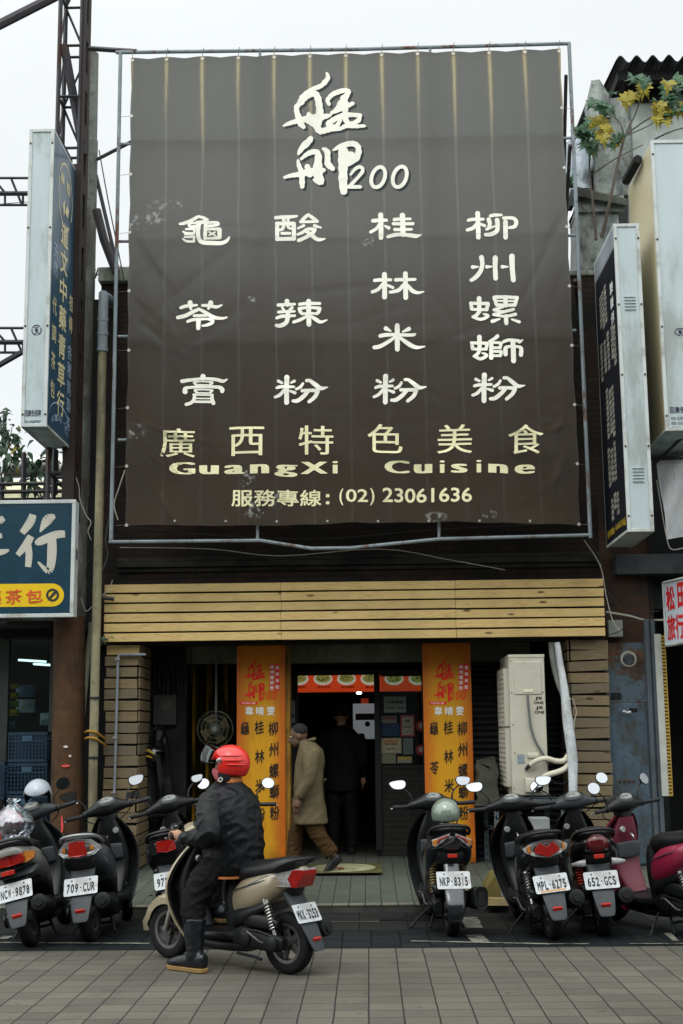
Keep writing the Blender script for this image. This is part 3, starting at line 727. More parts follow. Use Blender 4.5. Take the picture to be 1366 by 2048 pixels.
base = b.mix(b.mr(b.math('ADD', v, b.mr(b.noise(.5, 3), 0, 1, -.12, .12)), .05, .75, 0, 1, True), (.080, .078, .070), (.052, .036, .025))  # greyer towards the top: sky light through the cloth partly put into colour
weave = b.mr(b.noise(90, 2, b.obj((1, 1, .5))), .3, .7); base = b.mix(b.math('MULTIPLY', weave, .25), base, (.03, .027, .024))
base = b.mix(b.math('MULTIPLY', b.mr(b.noise(1.3, 6, b.obj((1.6, 1, .5)), .7), .5, .75), .16), base, (.12, .112, .098))
ku = b.math('ABSOLUTE', b.math('SUBTRACT', b.math('FRACT', b.math('ADD', b.math('MULTIPLY', u, 12.0), b.mr(b.noise(1.2, 2), 0, 1, .46, .54))), .5))
line = b.mr(ku, .012, .045, 1, 0, True); wide = b.mr(ku, .02, .10, 1, 0, True)
topf = b.mr(b.math('ADD', v, b.mr(b.noise(2.5, 2, b.obj((1, 1, .02))), .3, .7, -.06, .09)), .0, .22, 1, 0, True)
base = b.mix(b.math('MULTIPLY', b.math('MULTIPLY', wide, topf), .95), base, (.30, .215, .07))
base = b.mix(b.math('MULTIPLY', b.math('MULTIPLY', line, topf), .95), base, (.46, .38, .19))
base = b.mix(b.math('MULTIPLY', b.math('MULTIPLY', line, b.mr(v, .2, .8, .22, .06)), 1.0), base, (.30, .31, .30))
scr = b.math('MULTIPLY', b.mr(b.noise(2.2, 8, b.obj((2.6, 1, .8), (3, 0, 1), (0, R(38), 0)), .75), .66, .74), b.mr(v, .35, .8, .04, .5))
base = b.mix(scr, base, (.21, .205, .19))
# torn pale patches near the lower edge and the left edge
def spot(u0, v0, ru, rv):
    du = b.math('DIVIDE', b.math('SUBTRACT', u, u0), ru); dv = b.math('DIVIDE', b.math('SUBTRACT', v, v0), rv)
    dd = b.math('ADD', b.math('MULTIPLY', du, du), b.math('MULTIPLY', dv, dv))
    return b.math('MULTIPLY', b.mr(dd, .2, 1.0, 1, 0), b.mr(b.noise(13, 7, None, .72), .53, .56))
for sp_ in ((.025, .352, .04, .02), (.06, .34, .03, .02), (.085, .315, .05, .012), (.285, .965, .03, .03), (.335, .95, .02, .02), (.28, .52, .012, .01), (.545, .40, .02, .012), (.68, .985, .03, .012), (.80, .98, .02, .01), (.02, .80, .03, .02), (.27, .90, .02, .03)):
    base = b.mix(b.math('MULTIPLY', spot(*sp_), .6), base, (.48, .49, .47))
pb = b.n('ShaderNodeBsdfPrincipled'); b.l(base, pb.inputs['Base Color']); pb.inputs['Roughness'].default_value = .6; pb.inputs['Specular IOR Level'].default_value = .05
b.l(b.bump(b.math('ADD', b.noise(160, 2), b.math('MULTIPLY', b.noise(7, 6, b.obj((1, 1, .6), (0, 0, 0), (0, R(30), 0)), .6, .7), 5.0)), .5, .012), pb.inputs['Normal'])
tr = b.n('ShaderNodeBsdfTranslucent'); tr.inputs[0].default_value = (.42, .43, .41, 1)
ms = b.n('ShaderNodeMixShader'); ms.inputs[0].default_value = .42; b.l(pb.outputs[0], ms.inputs[1]); b.l(tr.outputs[0], ms.inputs[2]); b.l(ms.outputs[0], b.out.inputs[0])
M_ban = b.m
o = bw(g, 'cloth', M_ban, tb, smooth=80)
uv = o.data.uv_layers.new(name='UVMap')
for lp in o.data.loops: uv.data[lp.index].uv = uvs[lp.vertex_index]
g = MB(); gms = []
def grom(p, n, r): gms.append(MB().lathe([(r * .35, 0), (r, 0), (r, -.004), (r * .35, -.004)], p, 'Y', n))
for k in range(13):
    px, py = ban_xy(min(max(k / 12.0, .004), .996), .004); p = ban_pt(px, py + 2, .004); grom(p, 10, .018)
    g.tube([p, at(px, py - 14, YBAN + .0), at(px + 2, py - 21, YBAN + .04)], .004, 5)
for k in range(1, 9):
    for uu, sx in ((.002, -1), (.998, 1)):
        px, py = ban_xy(uu, k / 8); p = ban_pt(px - sx * 1, py, .004); grom(p, 10, .018)
        g.tube([p, at(px + sx * 20, py + 1, YBAN + .02)], .0025, 4)
for k in range(1, 9):
    px, py = ban_xy(k / 9, .997); p = ban_pt(px, py - 3, .004); grom(p, 8, .013)
each(gms, 'grommet', mat('dull_grommet', (.30, .29, .25), .45, .7), tb); bw(g, 'lacing', mat('thin_wire', (.10, .09, .07), .6), tb)
M_bt = mat('cream_banner_print', (.70, .695, .60), .5, var=.05, dirt=(.52, .50, .43), damt=.5, dscale=5)
M_by = mat('pale_yellow_banner_print', (.62, .60, .36), .5, var=.06, dirt=(.40, .38, .24), damt=.5, dscale=5)
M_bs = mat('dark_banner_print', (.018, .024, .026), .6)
mb = lambda x, y, d=0: ban_pt(x, y, .006 + d)
msd = lambda x, y, d=0: ban_pt(x, y, .002 + d * .1)
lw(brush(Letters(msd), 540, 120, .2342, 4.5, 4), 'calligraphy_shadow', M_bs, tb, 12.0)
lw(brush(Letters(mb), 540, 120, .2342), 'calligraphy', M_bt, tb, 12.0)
CLERK = {
'龜': [[(105,195,40),(160,185,46),(260,150,50),(340,105,44),(375,95,36)],[(375,100,36),(430,115,44),(485,140,36)],[(330,168,24),(400,162,24),(460,150,28)],[(235,190,50),(240,235,40),(300,240,40),(365,225,50)],[(250,182,32),(330,187,32),(480,180,34)],
 [(365,215,60),(355,330,58),(375,420,56),(430,455,60),(550,460,60),(680,460,56),(750,430,48),(785,385,28)],[(480,180,36),(560,175,36),(620,180,44),(630,205,40),(570,220,36),(480,228,40)],[(460,220,50),(455,320,52),(450,400,48)],
 [(470,275,40),(560,270,40),(650,270,50)],[(650,280,60),(650,380,60)],[(460,400,30),(560,395,36),(650,385,50)],[(510,312,22),(590,358,22)],[(590,312,22),(510,358,22)],[(190,275,30),(310,275,34)],[(150,310,26),(200,330,28),(300,330,30)],[(310,275,34),(300,335,32)],[(170,350,18),(290,352,18)],[(175,385,30),(305,380,34)],[(150,412,26),(200,440,32),(300,440,34)],[(305,380,34),(295,440,34)]],
'酸': [[(115,115,46),(200,105,50),(320,100,48),(405,90,32)],[(135,195,56),(135,410,56)],[(130,195,50),(360,195,56)],[(365,200,56),(365,400,58)],[(135,410,52),(365,400,52)],[(225,140,50),(225,220,46),(205,270,44),(165,285,34)],[(285,140,40),(280,215,44),(300,255,36),(340,260,30)],[(200,330,42),(310,328,38)],
 [(565,75,40),(520,110,50),(460,170,44)],[(565,80,40),(620,115,50),(685,165,48)],[(460,175,36),(570,172,38),(690,170,34)],[(500,225,44),(420,260,28)],[(650,225,44),(735,250,26)],[(415,345,32),(480,320,44),(550,275,44),(650,275,46)],[(655,280,52),(620,330,50),(530,385,50),(430,425,50)],[(530,300,44),(600,350,56),(680,410,52),(740,415,44),(795,400,18)]],
'桂': [[(250,110,70),(255,250,66),(255,425,64)],[(145,190,54),(220,185,52),(330,185,44)],[(235,235,40),(190,300,44),(115,345,44)],[(310,265,30),(360,290,50)],[(440,175,50),(510,165,44),(660,163,34)],[(550,115,76),(555,230,66)],[(425,232,44),(550,230,46),(695,230,44)],[(555,280,78),(558,380,66)],[(445,312,46),(560,310,40),(675,308,36)],[(350,415,44),(450,385,52),(560,380,46),(680,395,56),(740,405,50),(800,388,22)]],
'柳': [[(243,115,66),(248,250,64),(252,450,64)],[(115,215,44),(170,200,48),(320,198,38)],[(230,260,44),(180,320,50),(100,350,46)],[(290,268,36),(340,290,40)],[(420,155,44),(480,145,46),(570,143,34)],[(395,205,60),(410,270,56),(390,325,48),(365,340,36)],[(380,340,30),(450,310,26),(490,295,24)],[(510,215,66),(518,300,60),(500,370,60),(430,410,56),(350,415,46)],[(600,185,44),(690,180,46),(750,195,50),(775,245,56),(750,300,52),(680,315,40)],[(625,240,66),(627,450,64)]],
'苓': [[(150,180,40),(220,155,46),(370,145,34)],[(278,110,70),(290,195,40)],[(450,148,38),(540,148,46),(640,165,44),(715,138,22)],[(562,110,70),(530,190,36)],[(110,315,48),(210,290,54),(320,235,50),(405,200,44)],[(405,200,40),(500,250,50),(600,310,56),(710,330,40),(785,320,26)],[(335,290,40),(505,285,38)],[(245,368,40),(330,345,44),(500,335,34)],[(395,350,66),(395,470,58)],[(500,335,34),(580,350,50),(585,390,50),(520,425,44),(455,438,30)]],
'辣': [[(235,90,66),(240,140,60)],[(115,145,46),(200,140,44),(340,132,38)],[(170,180,36),(195,220,40)],[(305,180,44),(265,225,44)],[(120,242,42),(230,235,38),(340,232,32)],[(95,325,40),(170,300,48),(345,292,34)],[(248,240,60),(245,320,62),(220,390,60),(150,430,56),(90,430,46)],[(410,135,46),(500,125,44),(685,122,42)],[(533,95,68),(535,250,66),(538,415,66)],[(405,195,50),(420,240,50),(450,270,40)],[(405,195,44),(540,180,36),(685,190,50)],[(685,195,50),(670,240,50),(645,268,40)],[(440,268,36),(540,262,36),(650,265,36)],[(515,295,40),(440,340,46),(330,380,44)],[(580,310,44),(640,350,56),(700,380,46),(785,350,20)]],
'林': [[(268,105,70),(270,260,66),(270,415,70)],[(135,185,50),(220,178,50),(355,178,40)],[(240,245,50),(180,310,48),(100,345,44)],[(315,255,36),(385,285,40)],[(556,90,66),(558,260,66),(562,420,66)],[(425,178,50),(500,172,46),(690,170,40)],[(525,250,50),(460,320,52),(345,350,40)],[(595,260,50),(650,325,56),(725,355,44),(810,340,18)]],
'州': [[(260,105,66),(272,190,60),(250,290,60),(190,370,60),(120,420,50)],[(140,238,54),(220,235,18)],[(450,115,70),(448,250,64),(455,395,66)],[(335,236,50),(400,235,22)],[(680,90,78),(685,250,70),(700,415,68)],[(548,237,50),(625,234,20)]],
'米': [[(430,105,66),(430,250,70),(432,430,66)],[(275,150,64),(340,182,22)],[(590,150,60),(505,188,24)],[(195,255,52),(270,240,54),(420,230,44),(640,232,44),(680,220,24)],[(400,265,40),(290,345,50),(190,400,56),(115,412,54)],[(470,270,44),(580,350,60),(690,405,52),(810,398,18)]],
'螺': [[(228,120,66),(230,300,60)],[(115,195,50),(125,270,50)],[(110,190,44),(350,190,46)],[(350,200,52),(330,275,48)],[(125,275,40),(340,275,40)],[(235,290,50),(200,345,50),(150,380,44)],[(140,380,40),(245,410,46),(340,375,44),(340,350,40),(290,335,28)],[(440,105,50),(590,100,44),(750,108,48)],[(435,110,50),(470,215,44)],[(750,110,50),(720,210,50)],[(590,105,60),(595,215,60)],[(450,155,26),(740,155,26)],[(470,210,44),(590,212,44),(720,208,44)],[(560,235,34),(440,275,40)],[(430,280,36),(560,300,36),(700,268,44)],[(600,300,30),(430,340,40)],[(425,345,34),(580,365,36),(730,335,46)],[(600,365,60),(602,460,58)],[(510,405,26),(410,440,54)],[(680,405,26),(780,440,46)]],
'螄': [[(210,105,66),(212,290,56)],[(105,195,50),(115,270,50)],[(100,190,44),(315,190,44)],[(318,200,48),(300,270,46)],[(115,275,40),(305,275,40)],[(215,285,50),(180,345,50),(140,375,44)],[(135,375,40),(225,415,46),(305,370,44),(290,345,40),(250,330,26)],[(460,90,52),(420,125,46),(350,165,36)],[(375,170,56),(370,400,60)],[(390,180,36),(520,185,40)],[(510,190,46),(495,255,40)],[(390,255,36),(500,252,36)],[(400,305,36),(510,305,46)],[(512,310,46),(500,365,40)],[(400,368,36),(500,366,36)],[(545,165,44),(620,140,44),(740,145,44),(765,160,50),(810,135,18)],[(675,160,68),(680,300,70),(682,430,68)],[(570,340,62),(572,260,60),(600,235,44),(680,225,34),(770,235,44),(790,270,56),(785,340,60)]],
'膏': [[(435,90,72),(435,120,66)],[(150,165,52),(250,145,46),(430,122,38),(600,130,46),(710,155,46),(770,130,18)],[(310,165,28),(435,160,20),(560,165,28)],[(315,175,40),(340,205,36)],[(560,175,40),(530,205,36)],[(330,208,22),(435,206,24),(540,208,22)],[(190,305,70),(195,265,56),(250,245,40),(435,232,38),(640,235,46),(695,265,62),(700,290,60)],[(320,275,24),(435,268,20),(560,275,24)],[(325,285,36),(350,312,30)],[(560,285,36),(530,312,30)],[(340,315,20),(435,314,22),(540,315,20)],[(300,342,24),(435,342,26),(570,342,26)],[(320,345,44),(310,410,46),(270,455,46),(205,480,44)],[(555,345,44),(560,410,52),(575,450,58)],[(330,392,20),(540,390,20)],[(300,438,32),(560,435,36)]],
'粉': [[(256,110,70),(252,260,66),(252,460,66)],[(140,165,44),(190,190,34)],[(360,158,40),(315,182,30)],[(120,258,40),(180,243,46),(350,240,36)],[(220,290,44),(160,355,46),(95,385,38)],[(300,300,30),(365,322,46)],[(475,190,38),(440,240,42),(385,270,38)],[(525,150,44),(570,150,46),(640,200,60),(720,255,56),(815,242,16)],[(465,290,46),(560,285,46),(680,285,50)],[(545,300,50),(480,370,56),(400,430,56),(340,435,44)],[(680,295,56),(640,370,54),(560,440,46)]],
}
def stroke_char(L, strokes, x0, y0, k):
    """one brush written character: round ended strokes of changing width, units scaled by k from (x0, y0)"""
    T = lambda x, y: (x0 + x * k, y0 + y * k)
    for q_, st in enumerate(strokes):
        d = q_ * .00022; p = cr(st, 5) if len(st) > 2 else st; left = []; right = []
        for i, (x, y, w) in enumerate(p):
            ax, ay, _ = p[max(i - 1, 0)]; bx_, by, _ = p[min(i + 1, len(p) - 1)]; l = math.hypot(bx_ - ax, by - ay) or 1; nx, ny = -(by - ay) / l * w / 2, (bx_ - ax) / l * w / 2
            left.append(T(x + nx, y + ny)); right.append(T(x - nx, y - ny))
        for i in range(len(p) - 1): L.poly([left[i], left[i + 1], right[i + 1], right[i]], d)
        for q, (x, y, w) in enumerate((p[0], p[-1])): L.poly([T(x + w * .5 * math.cos(a * math.pi / 8), y + w * .5 * math.sin(a * math.pi / 8)) for a in range(16)], d + .00007 + q * .00004)
    return L
for ch, x, y in (('龜', 345, 420), ('酸', 535, 420), ('桂', 725, 415), ('柳', 920, 410), ('苓', 340, 590), ('辣', 540, 590), ('林', 730, 535), ('州', 925, 500), ('米', 732, 637), ('螺', 925, 580), ('螄', 928, 660), ('膏', 343, 740), ('粉', 537, 740), ('粉', 734, 739), ('粉', 931, 736)):
    lw(stroke_char(Letters(mb), CLERK[ch], x, y, 130 / 896), 'menu_character', M_bt, tb, 14.0)
L = Letters(mb)
for ch, x, y in (('廣', 355, 886), ('西', 494, 884), ('特', 632, 881), ('色', 770, 879), ('美', 909, 879), ('食', 1051, 879)): L.c(ch, x, y, 70, 58, boldx=.010)
for i, (ch, a, b_) in enumerate((('G', 338, 392), ('u', 397, 440), ('a', 447, 492), ('n', 499, 541), ('g', 548, 597), ('X', 600, 657), ('i', 664, 677), ('C', 768, 820), ('u', 826, 866), ('i', 878, 890), ('s', 899, 937), ('i', 951, 963), ('n', 974, 1018), ('e', 1028, 1072))):
    y1 = 949.5 - (a - 338) * .0045; h = {'G': 25, 'X': 24, 'C': 25, 'i': 25}.get(ch, 18); dsc = 6 if ch == 'g' else 0
    L.box(ch, a, y1 - h, b_, y1 + dsc, boldx=.055)
for i, ch in enumerate('服務專線'): L.c(ch, 485 + i * 45.5, 998 - i * .5, 43, 33, bold=.024)
for y in (990, 1004): L.poly([(652, y), (659, y), (659, y + 6), (652, y + 6)])
L.box('(', 679, 979, 687, 1013, bold=.02); L.box('02', 692, 980, 736, 1006, bold=.024); L.box(')', 740, 978, 749, 1012, bold=.02); L.box('23061636', 765, 977, 943, 1006, bold=.026)
lw(L, 'yellow_lettering', M_by, tb, 14.0)

# ------------------------------------------------------------------ tube frame that carries the banner
YFR = YBAN + .06
tf = thing('banner_frame', 'rusty grey steel tube frame standing round the brown banner', 'frame', at(225, 1085, YFR))
g = MB(); r = .021
P = lambda x, y, Y=YFR: at(x, y, Y)
each([MB().tube([P(241, 106), P(222, 1086)], r, 8), MB().tube([P(1138, 86), P(1181, 1076)], r, 8)], 'upright', M_frame, tf)
g = MB(); g.tube([P(232, 105), P(700, 99), P(1140, 87)], r, 8); bw(g, 'top_rail', M_frame, tf)
g = MB(); g.tube([P(218, 1084), P(520, 1081), P(622, 1097), P(702, 1096), P(880, 1078), P(1184, 1070)], r * .9, 8); bw(g, 'bottom_rail', M_frame, tf)
each([MB().tube([P(236, y, YFR + .01), P(700, y - 3, YFR + .015), P(1152, y - 12, YFR + .01)], r * .8, 8) for y in (288, 483, 673, 880)], 'cross_rail', M_frame, tf)
each([MB().tube([P(x, y0), P(x, y1)], r * .75, 8) for x, y0, y1 in ((520, 98, 118), (860, 93, 112), (515, 1040, 1082), (878, 1038, 1078))], 'stub', M_frame, tf)
each([MB().tube([P(x, 118, YFR + .05), P(x + 3, 600, YFR + .05)], r * .8, 8) for x in (520, 860)], 'post', M_frame, tf)
gs = []
for a, c in (((196, 318, YW + .1), (262, 284, YFR)), ((192, 350, YW + .2), (236, 540, YW)), ((1132, 150, YFR), (1126, 420, YW + .3)), ((1140, 290, YFR), (1130, 470, YW + .2)), ((1150, 560, YFR), (1160, 640, YW))): gs.append(MB().tube([P(*a), P(*c)], .022, 6))
each(gs, 'brace', M_lattice, tf)

# ------------------------------------------------------------------ steel lattice tower and boom, poles, pipes (left)
YL = 13.95
tl_ = thing('lattice_tower', 'dark rusty steel lattice tower rising out of the photo behind the blue hanging lightbox', 'steel tower', at(150, 1000, YL))
g = MB(); ztop_ = at(150, -60, YL).z
xa, xb = at(115, 250, YL).x, at(160, 250, YL).x; ya, yb = YL, YL + .26; zb = at(150, 1000, YL).z
def ang(p, q, s=.026): g.tube([p, q], s, 4)
for x, y in ((xa, ya), (xa, yb)): ang((x, y, zb), (x, y, ztop_))
for x, y in ((xb, ya), (xb, yb)): ang((x, y, zb), (x, y, ztop_), .03)
z = zb + .3; k = 0
while z < ztop_:
    for (x0, y0), (x1, y1) in (((xa, ya), (xb, ya)), ((xa, yb), (xb, yb)), ((xa, ya), (xa, yb))): ang((x0, y0, z), (x1, y1, z), .018)
    z2 = z + .62
    ang((xa, yb, z), (xb, yb, z2), .014) if k % 2 else ang((xb, yb, z), (xa, yb, z2), .014)
    ang((xa, ya, z), (xa, yb, z2), .014); z += .62; k += 1
ang(at(128, 90, YL), at(168, 310, YL + .15), .05)
bw(g, 'lattice', M_lattice, tl_, smooth=0)
g = MB()     # the right face is a plated channel with window cut-outs
xr_ = xb + .02; zz = zb - .2
g.box((xr_, ya - .03, zz), (xr_ + .012, ya + .07, ztop_)); g.box((xr_, yb - .05, zz), (xr_ + .012, yb + .06, ztop_))
while zz < ztop_: g.box((xr_ + .001, ya + .07, zz), (xr_ + .011, yb - .05, zz + .22)); zz += .62
g.box((xr_ - .12, ya - .03, zb - .2), (xr_, ya - .02, at(150, 330, YL).z))
bw(g, 'channel_plate', M_channel, tl_, smooth=0)
single(MB().tube([at(-30, 64, 13.2), at(112, -8, 13.6)], .055, 8), 'steel_beam', M_lattice, 'dark diagonal steel beam crossing the sky in the upper left corner', 'beam')
for y0, y1, lab in ((356, 410, 'upper of two short steel trusses left of the blue hanging lightbox'), (656, 705, 'lower of two short steel trusses left of the lightbox, a strut beneath')):
    g = MB(); Y = 14.3
    for y in (y0, y1, (y0 + y1) / 2 + 4): g.tube([at(-60, y, Y), at(120, y, Y)], .016 if y != (y0 + y1) / 2 + 4 else .03, 4)
    for k in range(5):
        x = -50 + k * 36; g.tube([at(x, y0, Y), at(x + 22, y1 if k % 2 == 0 else (y0 + y1) / 2, Y)], .014, 4); g.tube([at(x + 24, (y0 + y1) / 2, Y), at(x + 24, y1, Y)], .014, 4)
    if y0 > 600: g.tube([at(-40, 752, Y), at(100, 672, Y)], .035, 6)
    single(g, 'steel_truss', M_lattice, lab, 'steel truss', 'trusses left of the blue lightbox', 0)
g = MB(); p = at(183, 108, 14.55); g.lathe([(.094, 0), (.094, p.z - 5.6), (.084, p.z - 5.59), (.084, p.z), (.07, p.z + .012)], (p.x, p.y, 0), 'Z', 20)
g = MB(); q0 = at(181, 1100, 14.55); g.tube([Vector((p.x, p.y, .1)), Vector((p.x, p.y, p.z - 1.1)), Vector((p.x, p.y, p.z - 1.09)), Vector((p.x, p.y, p.z)), Vector((p.x, p.y, p.z + .01))], [.10, .098, .088, .085, .06], 20)
single(g, 'utility_pole', M_cpole, 'stained round concrete pole standing between the lattice tower and the banner frame', 'pole')
g = MB(); g.tube([at(178, 97, 13.95), at(272, 103, 13.6)], .03, 4); single(g, 'tie_beam', M_lattice, 'short dark steel tie beam joining the lattice tower to the top of the banner frame', 'beam', None, 0)
# rust column under the blue shop sign
g = MB(); g.tube([at(139, 1235, 14.05), at(138, 1400, 14.05), atz(134, 1740, .1) * 0 + Vector((at(138, 1480, 14.05).x, 14.05, .0))], [.165, .17, .175], 20)
single(g, 'rusty_column', M_rustcol, 'thick rust brown steel column with torn paper scraps under the blue shop sign', 'column')
M_scrap = mat('paper_scrap', (.5, .46, .42), .8); M_scrapr = mat('red_sticker_scrap', (.50, .06, .05), .7)
def scrap(px, py, w, h, m, lab, grp='torn paper scraps on the rusty column'):
    g = MB(); X0 = at(138, 1480, 14.05).x; rr = random.Random(px); n = 6; ps = []
    for k in range(9):
        a = k / 9 * 2 * math.pi; ps.append((px + w * .5 * math.cos(a) * rr.uniform(.6, 1.1), py + h * .5 * math.sin(a) * rr.uniform(.6, 1.1)))
    def f(d): 
        def q(x, y):
            p = at(x, y, 13.9); dx = max(-.16, min(.16, p.x - X0)); rr_ = .172 + d; p.y = 14.05 - math.sqrt(rr_ * rr_ - dx * dx); return p
        return q
    g.prism(ps, f(.006), f(.010)); single(g, 'paper_scrap', m, lab, 'paper scrap', grp, 0)
scrap(133, 1493, 10, 6, M_scrap, 'small white torn paper scrap highest on the rusty column'); scrap(141, 1512, 6, 7, M_scrap, 'tiny white triangular scrap on the rusty column just above the red one')
scrap(133, 1531, 18, 7, M_scrapr, 'wide bright red sticker scrap on the rusty column right of the crates'); scrap(125, 1650, 6, 50, M_scrapr, 'long narrow red sticker scrap low on the rusty column above the dark scooter')
# rain pipe
t = thing('drain_pipe', 'yellowed plastic rain pipe with a grey upper joint left of the entrance', 'drain pipe', (at(196, 1100, 13.95).x, 13.95, .1))
X = at(203, 800, 13.95).x; g = MB()
g.tube([(X, 13.95, at(0, 702, 13.95).z), (X, 13.95, 4.2), (X - .01, 13.95, 2.4), (X - .012, 13.95, 1.2), (X - .005, 13.95, .1)], .048, 14); bw(g, 'pipe', M_pvc, t)
g = MB(); zz = at(200, 600, 13.95).z; g.tube([(X, 13.95, at(200, 704, 13.95).z), (X, 13.95, zz), (X + .0, 14.0, zz + .06), (X + .02, 14.3, zz + .10), (X + .02, 14.42, zz + .1)], .055, 14, 2)
for py in (640, 668, 700): z = at(200, py, 13.95).z; g.lathe([(.055, -.02), (.062, -.02), (.062, .02), (.055, .02)], (X, 13.95, z), 'Z', 14)
bw(g, 'upper_joint', M_pvcg, t)
each([MB().lathe([(.049, -.012), (.058, -.012), (.058, .012), (.049, .012)], (X - .008, 13.95, at(200, py, 13.95).z), 'Z', 14) for py in (1396, 1515)], 'clamp', M_black, t)
g = MB(); g.tube([at(183, 1245, 14.1), at(174, 1330, 14.1), at(164, 1440, 14.1), at(160, 1520, 14.1), at(157, 1700, 14.1)], .03, 8); single(g, 'thin_pipe', mat('dull_green_pipe', (.16, .16, .11), .6, dirt=(.05, .05, .04)), 'thin dull grey green pipe slanting down between the rusty column and the yellowed rain pipe', 'pipe')
g = MB()
for y in (1465, 1478): g.tube([at(170, y, 13.98), at(176, y - 3, 13.9), at(190, y - 1, 13.88), at(204, y + 8, 14.0), at(212, y + 14, 14.15)], .012, 6, 3)
single(g, 'cable_tie_hose', mat('yellow_hose', (.32, .17, .02), .5), 'yellow hose looped twice around the yellowed rain pipe', 'hose')

# ------------------------------------------------------------------ lightboxes and signs
M_blue = mat('deep_blue_sign_film', (.026, .070, .11), .34, var=.12, dirt=(.05, .10, .14), damt=.5, dscale=1.2, stretch=(1, 1, .3), coat=.15)
M_signy = mat('pale_yellow_print', (.62, .56, .33), .5, var=.08); M_signb = mat('pale_blue_print', (.36, .46, .58), .5, var=.08)
def hang_box(pxn, y0, y1, Yn, Yf, w, label, face_m, side, body=None, screws=(.04, .33, .66, .95), grp='hanging lightboxes over the street'):
    """lightbox projecting from the facade: end panel to the street at Yn, printed faces on both sides; side = the x edge facing us"""
    body = body or M_white
    xs = at(pxn, (y0 + y1) / 2, Yn).x; z1 = at(pxn, y0, Yn).z; z0 = at(pxn, y1, Yn).z
    xa, xb = (xs - w, xs) if side > 0 else (xs, xs + w)
    t = thing('hanging_lightbox', label, 'lightbox', ((xa + xb) / 2, Yf, z0), group=grp)
    g = MB(); g.box((xa + .012, Yn + .012, z0 + .012), (xb - .012, Yf, z1 - .012)); bw(g, 'casing', body, t, 0)
    g = MB(); f = .035
    for x in (xa, xb - f): g.box((x, Yn, z0), (x + f, Yn + .03, z1))
    for z in (z0, z1 - f): g.box((xa + f, Yn, z), (xb - f, Yn + .03, z + f))
    for x in (xa - .001, xb - .02 + .001):
        for a in (z0, z1 - .03): g.box((x, Yn + .03, a), (x + .02, Yf, a + .03))
        g.box((x, Yf - .03, z0 + .03), (x + .02, Yf, z1 - .03))
    bw(g, 'edge_trim', M_trim, t, 0, .004)
    xf = xb + .002 if side > 0 else xa - .002
    g = MB(); g.box((min(xf, xf - .014 * side), Yn + .031, z0 + .031), (max(xf, xf - .014 * side), Yf - .031, z1 - .031)); bw(g, 'printed_face', face_m, t, 0)
    each([MB().lathe([(.011, 0), (.011, -.006), (.004, -.009)], (x, Yn, z0 + (z1 - z0) * s_), 'Y', 8) for s_ in screws for x in (xa + f / 2, xb - f / 2)], 'screw', M_rustdot, t)
    xl_ = xf + .003 * side
    fm = lambda u, v, d=0: Vector((xl_ + d * side, Yn + (Yf - Yn) * u, z1 + (z0 - z1) * v))      # u from the street inwards, v downwards
    em = lambda u, v, d=0: Vector((xa + (xb - xa) * u, Yn - .001 - d if False else Yn + .009 - d, z1 + (z0 - z1) * v))
    return t, fm, em
t, fm, em = hang_box(101, 257, 853, 12.92, 14.02, .262, 'tall blue hanging lightbox with yellow calligraphy and a white street end', M_blue, 1)
L = Letters(fm)
for i, ch in enumerate('道文中藥青草行'): L.c(ch, .50, .30 + i * .097, .30, .084, bold=.03, warp=lambda u, w: (u, w - .12 * (u - .5)))
for i, ch in enumerate('代調茶包'): L.c(ch, .17, .585 + i * .092, .16, .058, bold=.015)
for i, ch in enumerate('祖傳'): L.c(ch, .84, .50 + i * .075, .16, .058, bold=.02)
for k in range(36):
    a0, a1 = 2 * math.pi * k / 36, 2 * math.pi * (k + 1) / 36; q = lambda a, s: (.5 + .30 * s * math.cos(a), .165 + .115 * s * math.sin(a))
    if k not in (3, 4, 20): L.poly([q(a0, 1), q(a1, 1), q(a1, .94), q(a0, .94)])
L.c('藥', .36, .12, .16, .04, bold=.02); L.c('草', .60, .125, .18, .045, bold=.02)
L.poly([(.5, .22), (.56, .185), (.66, .19), (.62, .225)]); L.poly([(.40, .205), (.46, .18), (.49, .215), (.45, .24)])
lw(L, 'yellow_lettering', M_signy, t)
L = Letters(fm)
for i, ch in enumerate('各種青草茶'): L.c(ch, .84, .675 + i * .062, .19, .052, bold=.01)
for i, ch in enumerate('天然'): L.c(ch, .17, .40 + i * .06, .16, .05)
for i, ch in enumerate('PTISAN TEA'): 
    if ch != ' ': L.c(ch, .20 + i * .068, .935 + .028 * ((i - 4.5) / 4.5) ** 2, .05, .022, bold=.01)
for k in range(20):
    a0, a1 = math.pi * k / 20, math.pi * (k + 1) / 20; q = lambda a, s: (.5 - .49 * math.cos(a), .985 - .10 * s * math.sin(a)); L.poly([q(a0, 1), q(a1, 1), q(a1, .95), q(a0, .95)])
lw(L, 'pale_blue_lettering', M_signb, t)
M_bluep = mat('dark_blue_mark', (.02, .024, .05), .5)
def maker(em, t, v, r, lines_v):
    L = Letters(em); asp = .262 / 2.93
    q = lambda a, s: (.5 + r * s * math.cos(a), v + r * asp * s * math.sin(a))
    for k in range(24):
        a0, a1 = 2 * math.pi * k / 24, 2 * math.pi * (k + 1) / 24
        if k % 8 != 5: L.poly([q(a0, 1), q(a1, 1), q(a1, .80), q(a0, .80)])
    L.poly([q(a * .5236, .34) for a in range(12)]); L.poly([q(.6, .7), q(1.5, .62), q(2.3, .75), q(1.6, .42)]); L.poly([q(3.6, .72), q(4.5, .60), q(5.6, .74), q(4.6, .42)])
    if lines_v:
        L.c('回廣告招牌', .45, lines_v, .62, .022, bold=.02)
        for i, s_ in enumerate(('02-23087907', '02-23377171', '0932-207171')): L.c(s_, .46, lines_v + .028 + i * .016, .60, .009, bold=.01)
    lw(L, 'maker_mark', M_bluep, t)
maker(em, t, .683, .20, .955)
